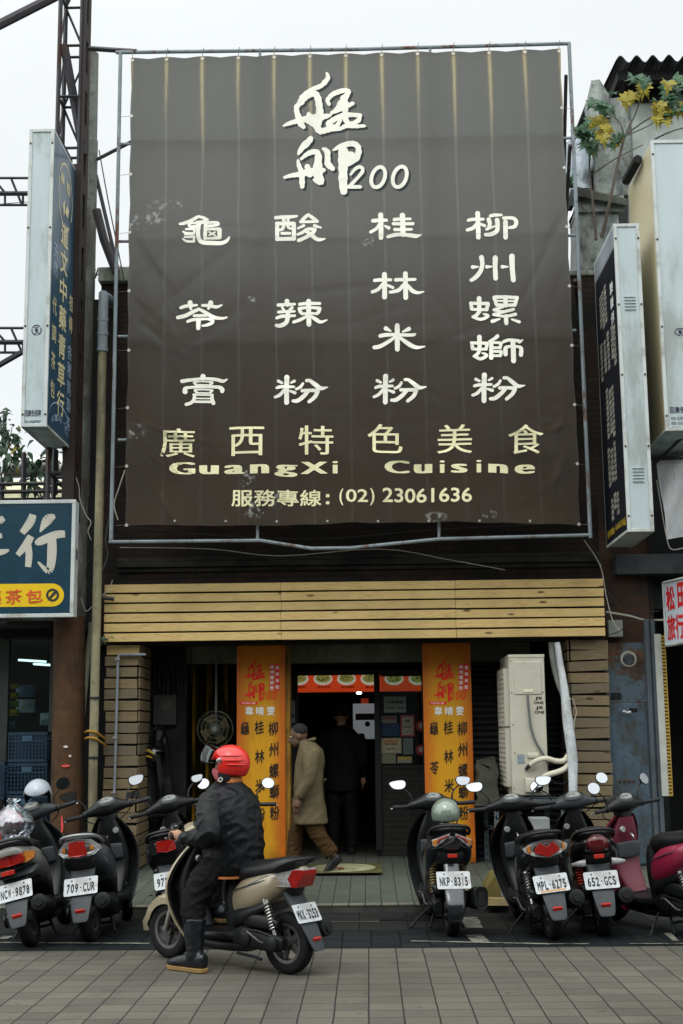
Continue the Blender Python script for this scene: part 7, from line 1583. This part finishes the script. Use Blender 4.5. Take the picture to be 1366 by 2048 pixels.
M_hgrey = paint('scuffed_grey_helmet', (.30, .33, .36), .1, .4, .3, .4); M_hgreen = paint('sage_green_helmet', (.17, .21, .17), .1, .22, .7, .15)
ph = at(76, 1588, 11.25)
helmet('scuffed light grey open helmet hung over a mirror of the olive silver scooter', V((ph.x, ph.y, ph.z)), -82, 6, 28, M_hgrey, straps, .98)
ph = at(891, 1627, 10.98)
helmet('sage green helmet resting on the seat of the slate black scooter', V((ph.x, ph.y, ph.z - .0)), 96, 0, 8, M_hgreen, straps, .98)
ph = at(308, 1512, 14.75)
def yel(t):
    g = MB(); g.tube([(.02, -.119, .02), (-.05, -.113, .06), (-.10, -.085, .04)], [.008, .02, .006], 6, 3); g.tube([(.0, -.12, -.02), (-.06, -.108, .0), (-.10, -.083, -.02)], [.006, .014, .005], 6, 3); g.build('stripe', mat('yellow_decal', (.34, .24, .03), .5), t)
helmet('black helmet with yellow stripes hanging in the dark bay beside the left plank pillar', V((ph.x, ph.y, ph.z)), 0, 0, 0, M_blackp, yel)
# plastic bag tied up at the left edge
p = at(26, 1632, 10.9); g = MB(); rr = random.Random(6); rings = []
for j in range(15):
    f = j / 14; r_ = .17 * math.sin(math.pi * min(1, f * 1.08 + .03)) ** .6 * (1 - .25 * f) if f < .93 else .05; rings.append([V((p.x + r_ * math.cos(2 * math.pi * k / 26) * (1 + .16 * math.sin(k * 2.3 + j) + .05 * rr.random()), p.y + r_ * math.sin(2 * math.pi * k / 26) * (1 + .1 * math.sin(k * 3.1)), p.z - .20 + .33 * f + .012 * math.sin(k * 1.7 + j * .9))) for k in range(26)])
g.rings(rings); t = thing('plastic_bag', 'clear plastic bag of pink and orange things at the left edge under the grey helmet', 'plastic bag', (p.x, p.y, p.z - .2)); bw(g, 'film', M_bag, t, 75)
g = MB(); g.ell((p.x - .02, p.y, p.z - .03), (.11, .09, .08), 14, 8); bw(g, 'contents', mat('pink_wrapping', (.36, .13, .17), .6, var=.5, scale=14, dirt=(.45, .45, .5), damt=.8, dscale=9), t, 60)
g = MB(); g.ell((p.x - .11, p.y - .1, p.z - .17), (.05, .05, .05), 12, 8); single(g, 'orange_cap', mat('orange_plastic', (.62, .10, .015), .4), 'bright orange plastic cap at the left edge under the plastic bag', 'cap')
# ------------------------------------------------------------------ people
def cloth(name, col, rough=.7, spec=.3, fold=.5, fs=9):
    b = NB(name); n1 = b.noise(fs, 5, b.obj((1, 1, .55)), .55, .8)
    c = b.mix(b.mr(n1, .35, .7), tuple(x * .75 for x in col), tuple(min(1, x * 1.2) for x in col)); b.bsdf(c, rough, 0, b.bump(b.math('ADD', n1, b.math('MULTIPLY', b.noise(260, 2), .08)), fold, .03), 0, spec); return b.m
M_skin = mat('skin', (.36, .20, .125), .5, var=.1, scale=14); M_jack = cloth('black_nylon_jacket', (.0030, .0040, .0052), .36, .20, .55, 6); M_trou = cloth('charcoal_trousers', (.006, .006, .0065), .75, .12); M_boot = mat('black_rubber_boot', (.008, .0105, .014), .32, var=.2, spec=.4); M_sole = mat('tan_rubber_sole', (.24, .15, .05), .7, dirt=(.08, .06, .04))
M_coll = cloth('orange_fleece', (.42, .15, .05), .9, .2, .3, 30); M_mask = mat('pink_mask', (.52, .13, .16), .8, var=.1); M_hair = mat('dark_hair', (.012, .011, .010), .6, bump=.3); M_eye = mat('eye_white', (.6, .6, .58), .2); M_iris = mat('dark_iris', (.015, .01, .008), .15)
def union(name, gs, vox, m, parent, it=6, fold=0.0, fsc=8.0, seed=0.0, cut=None, sm=80):
    g = MB()
    for q in gs:
        o_ = len(g.v); g.v += q.v; g.f += [tuple(i + o_ for i in f) for f in q.f]; g.mi += [0] * len(q.f)
    o = g.build(name + '_source', m, None, 0); r = o.modifiers.new('r', 'REMESH'); r.mode = 'VOXEL'; r.voxel_size = vox; r.use_smooth_shade = True
    s = o.modifiers.new('s', 'SMOOTH'); s.factor = .5; s.iterations = it
    bpy.context.view_layer.update(); me = bpy.data.meshes.new_from_object(o.evaluated_get(bpy.context.evaluated_depsgraph_get())); me.name = name
    bpy.data.objects.remove(o)
    if fold:
        N = [v.normal.copy() for v in me.vertices]
        for v, nn in zip(me.vertices, N):
            p = v.co; w = noise.noise((p.x * fsc + seed, p.y * fsc, p.z * fsc * .8)) + .5 * noise.noise((p.x * fsc * 2.2, p.y * fsc * 2.2 + seed, p.z * fsc * 2.0)); rid = (1 - abs(noise.noise((p.x * fsc * .9 + 4, p.y * fsc * .9 + seed, p.z * fsc * 1.7 + p.x * 6)))) ** 4
            v.co = p + nn * fold * (w * .8 + rid * .9 - .4)
    me.materials.clear(); me.materials.append(m); me.polygons.foreach_set('use_smooth', [True] * len(me.polygons))
    n = bpy.data.objects.new(name, me); C.objects.link(n); n.parent = parent; return n
def limb(pts, rs, n=14, sub=5): return MB().tube(pts, rs, n, sub)
def head_parts(c, Rh, s=1.0):
    """skull, jaw, nose, ears and neck in the head's own frame (x forward)"""
    T = Matrix.Translation(c) @ Rh.to_4x4() @ Matrix.Scale(s, 4); gs = []
    gs.append(MB(T).ell((-.012, 0, .02), (.098, .077, .098), 22, 16)); gs.append(MB(T).ell((.022, 0, -.045), (.072, .060, .072), 20, 14)); gs.append(MB(T).ell((.045, 0, -.092), (.036, .034, .026), 14, 8))
    gs.append(MB(T).tube([(.078, 0, .018), (.098, 0, -.012), (.112, 0, -.034), (.088, 0, -.042)], [.011, .013, .017, .013], 10, 3)); gs.append(MB(T).ell((.082, 0, -.068), (.016, .026, .009), 12, 6)); gs.append(MB(T).ell((.076, 0, .03), (.016, .055, .010), 12, 6))
    for k in (-1, 1): gs.append(MB(T).ell((-.008, .077 * k, -.012), (.022, .010, .033), 12, 8))
    return gs, T
def eyes(T, par):
    for k in (-1, 1):
        e = MB(T).ell((.076, .031 * k, .008), (.012, .014, .009), 12, 8).build('eye', M_eye, par); MB(T).ell((.0855, .031 * k, .008), (.004, .006, .006), 10, 6).build('iris', M_iris, e)
        MB(T).tube([(.086, .014 * k, .030), (.084, .034 * k, .036), (.070, .052 * k, .030)], [.003, .005, .003], 6, 3).build('eyebrow', M_hair, par)
def grip_hand(wr, ax, fwd, up, c, side):
    """a hand closed round a bar through c along ax; returns closed pieces: palm, four bent fingers of different length, thumb"""
    gs = [MB().tube([wr, wr + (c - wr) * .45 + up * .012, c + up * .022 - fwd * .012], [.027, .036, .030], 12, 3)]
    for k, (o_, ln) in enumerate(((.030, .92), (.010, 1.0), (-.010, .95), (-.029, .80))):
        b_ = c + ax * o_ * side; r_ = .0092 - .0006 * k
        gs.append(MB().tube([b_ + up * .028 - fwd * .018, b_ + up * .030 + fwd * .016 * ln, b_ + up * .012 + fwd * .034 * ln, b_ - up * .014 + fwd * .030 * ln, b_ - up * .026 + fwd * .006], [r_ * 1.15, r_ * 1.1, r_, r_ * .92, r_ * .8], 8, 3))
    gs.append(MB().tube([wr + (c - wr) * .5 + ax * .026 * side, c + ax * .044 * side - fwd * .022 - up * .004, c + ax * .040 * side - fwd * .010 - up * .026, c + ax * .030 * side + fwd * .008 - up * .030], [.014, .0125, .011, .009], 8, 3)); return gs
def hang_hand(wr, d, fwd, out):
    """a relaxed hand hanging along d, fingers slightly curled towards fwd"""
    gs = [MB().tube([wr, wr + d * .03, wr + d * .075], [.024, .034, .034], 12, 3)]
    for k, (o_, ln) in enumerate(((.026, .070), (.009, .080), (-.009, .074), (-.026, .058))):
        b_ = wr + d * .078 + fwd * o_; gs.append(MB().tube([b_ - d * .01, b_ + d * ln * .45 + out * -.006, b_ + d * ln * .8 + out * -.018, b_ + d * ln + out * -.030], [.0098, .0092, .0086, .007], 8, 3))
    gs.append(MB().tube([wr + d * .02 + fwd * .026, wr + d * .05 + fwd * .046, wr + d * .085 + fwd * .050 - out * .010], [.014, .011, .0085], 8, 3)); return gs

# the rider
k_ = (c_ := (c - a).length / WB)
PR = Matrix.Translation(a) @ Matrix.Rotation(hd_, 4, 'Z')
t = thing('person', 'person in a black jacket and red helmet sitting on the champagne gold scooter', 'person', a); t.matrix_world = PR
Rh = Matrix.Rotation(R(31), 3, 'Z') @ Matrix.Rotation(R(6), 3, 'Y'); hc = V((.545, .0, 1.335)); hp, HT = head_parts(hc, Rh)
GS = (RS.to_scale().x); gl = V((.862, .300, .9465)) * GS; gr = V((.862, -.300, .9465)) * GS
wl, wr_ = gl + V((-.075, .012, -.012)), gr + V((-.075, -.012, -.012))
Lk, Rk = V((.61, .265, .46)), V((.80, -.14, .58))
body = hp + [limb([(.54, 0, 1.16), (.545, 0, 1.24), (.545, .0, 1.30)], [.07, .056, .055])]
body += [MB().loft([(.66, .50, 0, .12, .16, 2.4), (.85, .50, 0, .12, .15, 2.3), (1.05, .53, 0, .115, .17, 2.3), (1.16, .55, 0, .09, .15, 2.2), (1.2, .56, 0, .06, .09, 2)], 'Z', 4, 22)]
for sh, el, w in ((V((.545, .19, 1.13)), V((.47, .285, .89)), wl), (V((.55, -.18, 1.13)), V((.62, -.215, .90)), wr_)): body += [limb([sh, (sh + el) / 2, el, (el + w) / 2, w], [.055, .048, .042, .036, .027])]
body += grip_hand(wl, V((0, 1, 0)), V((1, 0, 0)), V((0, 0, 1)), gl, -1) + grip_hand(wr_, V((0, 1, 0)), V((1, 0, 0)), V((0, 0, 1)), gr, 1)
body += [limb([(.50, .09, .72), Lk, (.575, .295, .10)], [.085, .055, .04]), limb([(.50, -.09, .72), Rk, (.78, -.14, .34)], [.085, .055, .04]), MB().ell((.64, .30, .05), (.12, .04, .035)), MB().ell((.83, -.14, .30), (.11, .04, .03))]
bo = union('body', body, .0065, M_skin, t, 3)
eyes(HT, bo)
jk = [MB().loft([(.600, .505, 0, .155, .195, 2.5), (.64, .50, 0, .172, .215, 2.5), (.75, .495, 0, .178, .222, 2.4), (.90, .500, 0, .176, .222, 2.4), (1.04, .52, 0, .168, .222, 2.4), (1.13, .535, 0, .145, .212, 2.4), (1.19, .55, 0, .112, .155, 2.2), (1.235, .553, 0, .085, .095, 2.1)], 'Z', 5, 28)]
for s_, el, w in ((1, V((.455, .292, .88)), wl), (-1, V((.62, -.220, .89)), wr_)):
    sh = V((.54, .185 * s_, 1.13)); jk.append(limb([sh, V((.505, .245, 1.03)) if s_ > 0 else V((.57, -.20, 1.03)), el, (el + w) / 2 + V((0, 0, -.004)), w - V((.025, 0, 0))], [.085, .084, .078, .062, .047], 16))
union('jacket', jk, .011, M_jack, t, 5, .010, 8.5, 1.0)
for w, u in ((wl, V((1, 0, 0))), (wr_, V((1, 0, 0)))): MB().tube([w - u * .035, w - u * .012, w + u * .004], [.046, .043, .036], 16).build('cuff', M_black, t)
tr_ = [MB().loft([(.60, .50, 0, .13, .17, 2.4), (.70, .50, 0, .15, .19, 2.4), (.80, .50, 0, .14, .18, 2.4)], 'Z', 3, 22), limb([(.50, .10, .72), (.555, .20, .60), Lk, (.60, .285, .36), (.585, .292, .26)], [.112, .104, .092, .088, .072], 16), limb([(.50, -.09, .72), (.66, -.13, .67), Rk, (.80, -.14, .44), (.79, -.14, .33)], [.11, .10, .085, .08, .07], 16)]
union('trousers', tr_, .011, M_trou, t, 5, .011, 11, 3.0)
for (kx, ky, kz) in ((0, 0, 0), (.205, -.435, .255)):
    O = V((kx, ky, kz)); bt = [limb([O + V(p) for p in ((.578, .292, .345), (.580, .294, .26), (.572, .297, .16), (.566, .298, .09))], [.078, .074, .060, .058], 16), MB().loft([(.475 + kx, .298 + ky, .07 + kz, .035, .05, 2.3), (.55 + kx, .298 + ky, .075 + kz, .050, .058, 2.4), (.66 + kx, .302 + ky, .062 + kz, .050, .044, 2.4), (.74 + kx, .306 + ky, .052 + kz, .050, .032, 2.5), (.80 + kx, .308 + ky, .046 + kz, .030, .020, 2.3)], 'X', 4, 18)]
    b_ = union('boot', bt, .008, M_boot, t, 4, .003, 14, 5.0)
    g = MB(); ol = cr([(.462, .0), (.475, .040), (.55, .052), (.64, .048), (.73, .056), (.79, .040), (.815, .0), (.79, -.036), (.73, -.050), (.64, -.044), (.55, -.050), (.475, -.038), (.462, 0)], 4)[:-1]
    g.prism(ol, lambda x, y: (x + kx, y + .302 + ky, .004 + kz), lambda x, y: (x + kx, y + .302 + ky, .030 + kz)); g.build('sole', M_sole, b_, 30, .003)
g = MB(); rings = []
for k in range(25):
    q = 2 * math.pi * k / 24; cxy = V((.552 + .080 * math.cos(q), .0 + .082 * math.sin(q), 1.232 - .022 * math.cos(q - R(20)))); rd = V((math.cos(q), math.sin(q), 0)); rings.append([cxy + rd * .016 * math.cos(w) * (1) + V((0, 0, .030 * math.sin(w))) - rd * .012 * math.sin(w) for w in [2 * math.pi * i / 10 for i in range(10)]])
g.rings(rings[:-1], False, True); g.build('collar', M_coll, t, 80)
g = MB(); rings = []
for k in range(9):
    q = R(95 + 62 * k / 8); rings.append([V((.505 + (.165 + d) * math.copysign(abs(math.cos(q)) ** .85, math.cos(q)), (.206 + d) * math.copysign(abs(math.sin(q)) ** .85, math.sin(q)), .606 + z)) for d, z in ((0, -.012), (.006, -.012), (.006, .004), (0, .004))])
g.rings(rings); g.build('lining_hem', M_coll, t, 60)
MB(HT).loft([(-.105, .030, 0, .026, .030, 2.2), (-.085, .050, 0, .050, .055, 2.2), (-.05, .060, 0, .056, .066, 2.2), (-.02, .066, 0, .054, .066, 2.2), (-.002, .076, 0, .040, .048, 2.2)], 'Z', 4, 22).build('face_mask', M_mask, t, 70)
M_hred = paint('glossy_red_helmet', (.60, .012, .008), .0, .32, .3, .2)
hm = helmet_mesh('helmet', M_hred, t, (.142, .122, .132), -.075, .42, .040, 52, 36, .016); hm.matrix_local = HT @ Matrix.Translation((-.008, 0, .015))
HM = MB
g = MB(Matrix.Translation((0, 0, 0)))
for s_ in (-1, 1):
    for (z, x0, x1) in ((.045, -.11, .05), (.012, -.125, .03), (-.020, -.125, .0)):
        P_ = []
        for i in range(7):
            x = x0 + (x1 - x0) * i / 6; zz = z + .018 * (i / 6); y = .122 * math.sqrt(max(0.02, 1 - (x / .142) ** 2 - (zz / .132) ** 2)); P_.append((x, s_ * (y + .001), zz))
        g.tube(P_, [.002, .006, .007, .007, .007, .006, .002], 6, 2)
g.build('ridge', M_hred, hm, 60)
g = MB(); vs_ = []
nu, nv = 18, 9
for j in range(nv + 1):
    for i in range(nu + 1):
        az_ = R(-66 + 132 * i / nu); el_ = R(-30 + 50 * j / nv) * (.55 + .45 * math.cos(az_)); q3 = V((.178 * math.cos(az_) * math.cos(el_), .132 * math.sin(az_), .158 * math.sin(el_))); vs_.append(g.V(V((.030, 0, .030)) + Matrix.Rotation(R(-30), 3, 'Y') @ q3))
for j in range(nv):
    for i in range(nu): q = j * (nu + 1) + i; g.F((q, q + 1, q + nu + 2, q + nu + 1))
vi = g.build('visor', M_visor, hm, 80); s = vi.modifiers.new('t', 'SOLIDIFY'); s.thickness = .003
for s_ in (-1, 1):
    MB().lathe([(.002, .0), (.017, .0), (.017, s_ * .008), (.010, s_ * .011), (.002, s_ * .011)], (.048, s_ * .117, .030), 'Y', 18).build('pivot', M_steel, hm)
    MB().ell((.028, s_ * .086, -.075), (.046, .022, .055), 16, 12).build('ear_pad', M_hin, hm)
MB().tube([(.03, .100, -.085), (.045, .092, -.11), (.060, .05, -.128), (.062, 0, -.132), (.060, -.05, -.128), (.045, -.092, -.11), (.03, -.1, -.085)], .008, 8, 3).build('chin_strap', M_black, hm)
MB().lathe([(.010, -.003), (.016, -.003), (.016, .003), (.010, .003)], (.052, .112, -.098), 'Y', 16, True).build('strap_ring', mat('white_ring', (.6, .6, .58), .4), hm)

# the old man in the overcoat
M_coat = cloth('tan_overcoat', (.105, .085, .046), .85, .15, .4, 6); M_cord = cloth('brown_trousers', (.05, .026, .008), .85, .15, .6, 9); M_shoe = mat('black_shoe', (.012, .012, .013), .4)
p = atz(622, 1742, ZF); p.z = ZF
t = thing('person', 'stooped person in a tan overcoat walking left across the entrance mat', 'person', p); WM = Matrix.Translation(p) @ Matrix.Rotation(R(180), 4, 'Z'); t.matrix_world = WM
Rh = Matrix.Rotation(R(14), 3, 'Y'); hc = V((.125, 0, 1.375)); hp, HT = head_parts(hc, Rh, .95)
w1, w2 = V((.115, .235, .73)), V((.14, -.23, .75)); fl, fr = V((.20, -.07, .06)), V((-.24, .07, .10))
body = hp + [limb([(.03, 0, 1.24), (.06, 0, 1.29), (.10, 0, 1.33)], [.06, .052, .05]), MB().loft([(.75, .02, 0, .10, .15, 2.3), (.95, .02, 0, .11, .15, 2.3), (1.15, .02, 0, .11, .17, 2.3), (1.25, .02, 0, .08, .13, 2.2)], 'Z', 4, 20)]
for sh, el, w in ((V((.0, .185, 1.20)), V((.0, .245, .97)), w1), (V((.0, -.185, 1.20)), V((.03, -.24, .97)), w2)): body += [limb([sh, el, w], [.05, .04, .027])] + hang_hand(w, V((.18, 0, -1)).normalized(), V((1, 0, .2)).normalized(), V((0, 1 if w.y > 0 else -1, 0)))
body += [limb([(.02, -.08, .80), (.14, -.08, .45), fl + V((-.02, 0, .04))], [.08, .055, .04]), limb([(.02, .08, .80), (-.05, .08, .45), fr + V((.0, 0, .05))], [.08, .055, .04]), MB().ell(fl + V((.03, 0, -.012)), (.07, .030, .022)), MB().ell(fr + V((.0, 0, -.002)), (.05, .028, .022), M=Matrix.Rotation(R(35), 3, 'Y'))]
bo = union('body', body, .007, mat('shaded_skin', (.11, .062, .038), .6, var=.15, scale=14), t, 3); eyes(HT, bo)  # skin colour darkened to put the shade on the face into it
ct = [MB().loft([(.475, -.005, 0, .175, .205, 2.6), (.60, .005, 0, .17, .20, 2.5), (.80, .02, 0, .155, .192, 2.4), (.98, .015, 0, .150, .190, 2.4), (1.12, .0, 0, .152, .198, 2.4), (1.22, -.005, 0, .130, .19, 2.3), (1.285, .02, 0, .095, .14, 2.2), (1.325, .05, 0, .070, .080, 2.1)], 'Z', 5, 26)]
for s_, el, w in ((1, V((-.005, .25, .97)), w1), (-1, V((.02, -.245, .97)), w2)): ct.append(limb([V((-.005, .178 * s_, 1.20)), V((-.01, .225 * s_, 1.09)), el, (el + w) / 2, w + V((0, 0, .03))], [.082, .080, .072, .064, .058], 16))
co = union('coat', ct, .011, M_coat, t, 6, .005, 6, 2.0)
g = MB(); g.tube([(-.150, -.10, .92), (-.163, 0, .925), (-.150, .10, .92)], .010, 6, 3); g.build('half_belt', M_coat, co); MB().tube([(-.128, 0, 1.25), (-.155, 0, 1.10), (-.150, 0, .95), (-.150, 0, .80), (-.166, 0, .62), (-.179, 0, .49)], .0035, 6, 4).build('back_seam', M_trou, co)
for q in (-.07, .07): MB().ell((-.165, q, .923), (.006, .011, .011), 10, 6).build('button', M_trou, co)
g = MB(); g.tube([(.03, .085, 1.325), (-.035, .05, 1.335), (-.045, 0, 1.34), (-.035, -.05, 1.335), (.03, -.085, 1.325), (.10, -.06, 1.26), (.125, 0, 1.20)], [.012, .018, .02, .018, .012, .012, .006], 8, 4); g.build('lapel', M_coat, co)
union('trousers', [limb([(.02, -.08, .80), (.14, -.08, .45), fl + V((-.02, 0, .06))], [.11, .085, .075], 16), limb([(.02, .08, .80), (-.04, .08, .46), fr + V((.02, 0, .07))], [.11, .088, .078], 16)], .011, M_cord, t, 5, .012, 13, 6.0)
for f_, rot in ((fl, 0), (fr, 38)):
    Mr = Matrix.Translation(f_) @ Matrix.Rotation(R(rot), 4, 'Y'); g = MB(Mr); g.loft([(-.075, 0, -.005, .026, .045, 2.3), (-.01, 0, .0, .040, .055, 2.4), (.08, 0, -.02, .042, .038, 2.4), (.15, 0, -.03, .036, .026, 2.4), (.18, 0, -.035, .018, .014, 2.2)], 'X', 4, 16); sh_ = g.build('shoe', M_shoe, t, 70)
MB(HT).ell((-.028, 0, .045), (.092, .083, .085), 20, 12).build('hair', mat('dark_knit_cap', (.014, .013, .014), .9), t)

# a customer seen from behind in the dark doorway
p = atz(683, 1712, ZF); p.z = ZF; p = V((at(683, 1500, 15.95).x, 15.95, ZF))
t = thing('person', 'dark clothed person standing with the back turned inside the dim doorway', 'person', p); t.matrix_world = Matrix.Translation(p) @ Matrix.Rotation(R(88), 4, 'Z')
hp, HT = head_parts(V((.02, 0, 1.60)), Matrix.Rotation(R(10), 3, 'Y'), .98); w1, w2 = V((.12, .25, .88)), V((.12, -.25, .88))
body = hp + [limb([(0, 0, 1.42), (.0, 0, 1.48), (.01, 0, 1.54)], [.07, .055, .052]), MB().loft([(.85, 0, 0, .10, .16, 2.3), (1.1, 0, 0, .11, .16, 2.3), (1.35, 0, 0, .11, .18, 2.3), (1.45, 0, 0, .07, .12, 2.2)], 'Z', 4, 20)]
for s_, w in ((1, w1), (-1, w2)): body += [limb([V((0, .19 * s_, 1.38)), V((-.02, .25 * s_, 1.12)), w], [.05, .04, .027])] + hang_hand(w, V((.1, 0, -1)).normalized(), V((1, 0, .1)).normalized(), V((0, s_, 0))) + [limb([(0, .09 * s_, .88), (.01, .10 * s_, .48), (0, .11 * s_, .06)], [.085, .058, .042]), MB().ell((.05, .11 * s_, .035), (.12, .042, .035))]
bo = union('body', body, .008, M_skin, t, 3); eyes(HT, bo)
jk = [MB().loft([(.72, 0, 0, .15, .20, 2.4), (.95, 0, 0, .15, .205, 2.4), (1.2, 0, 0, .15, .215, 2.4), (1.36, 0, 0, .135, .215, 2.4), (1.44, 0, 0, .10, .15, 2.2), (1.49, .0, 0, .07, .08, 2)], 'Z', 4, 24)] + [limb([V((0, .19 * s_, 1.37)), V((-.02, .26 * s_, 1.12)), w + V((0, 0, .03))], [.085, .075, .055]) for s_, w in ((1, w1), (-1, w2))]
union('jacket', jk, .013, M_trou, t, 4, .008, 8, 8.0); union('trousers', [limb([(0, .09 * s_, .88), (.01, .10 * s_, .48), (0, .11 * s_, .09)], [.11, .085, .07]) for s_ in (1, -1)], .013, M_trou, t, 4, .006, 10, 9.0)
for s_ in (1, -1): MB().loft([(-.09, .11 * s_, .045, .03, .04, 2.4), (0, .11 * s_, .05, .045, .048, 2.4), (.12, .11 * s_, .035, .045, .032, 2.4), (.18, .11 * s_, .03, .025, .02, 2.3)], 'X', 4, 16).build('shoe', M_shoe, t, 70)
MB(HT).ell((-.022, 0, .035), (.100, .086, .092), 20, 12).build('hair', M_hair, t)
# ------------------------------------------------------------------ tidy up
if _fo.name in C.objects: C.objects.unlink(_fo)
bpy.data.objects.remove(_fo)
bpy.context.view_layer.update()
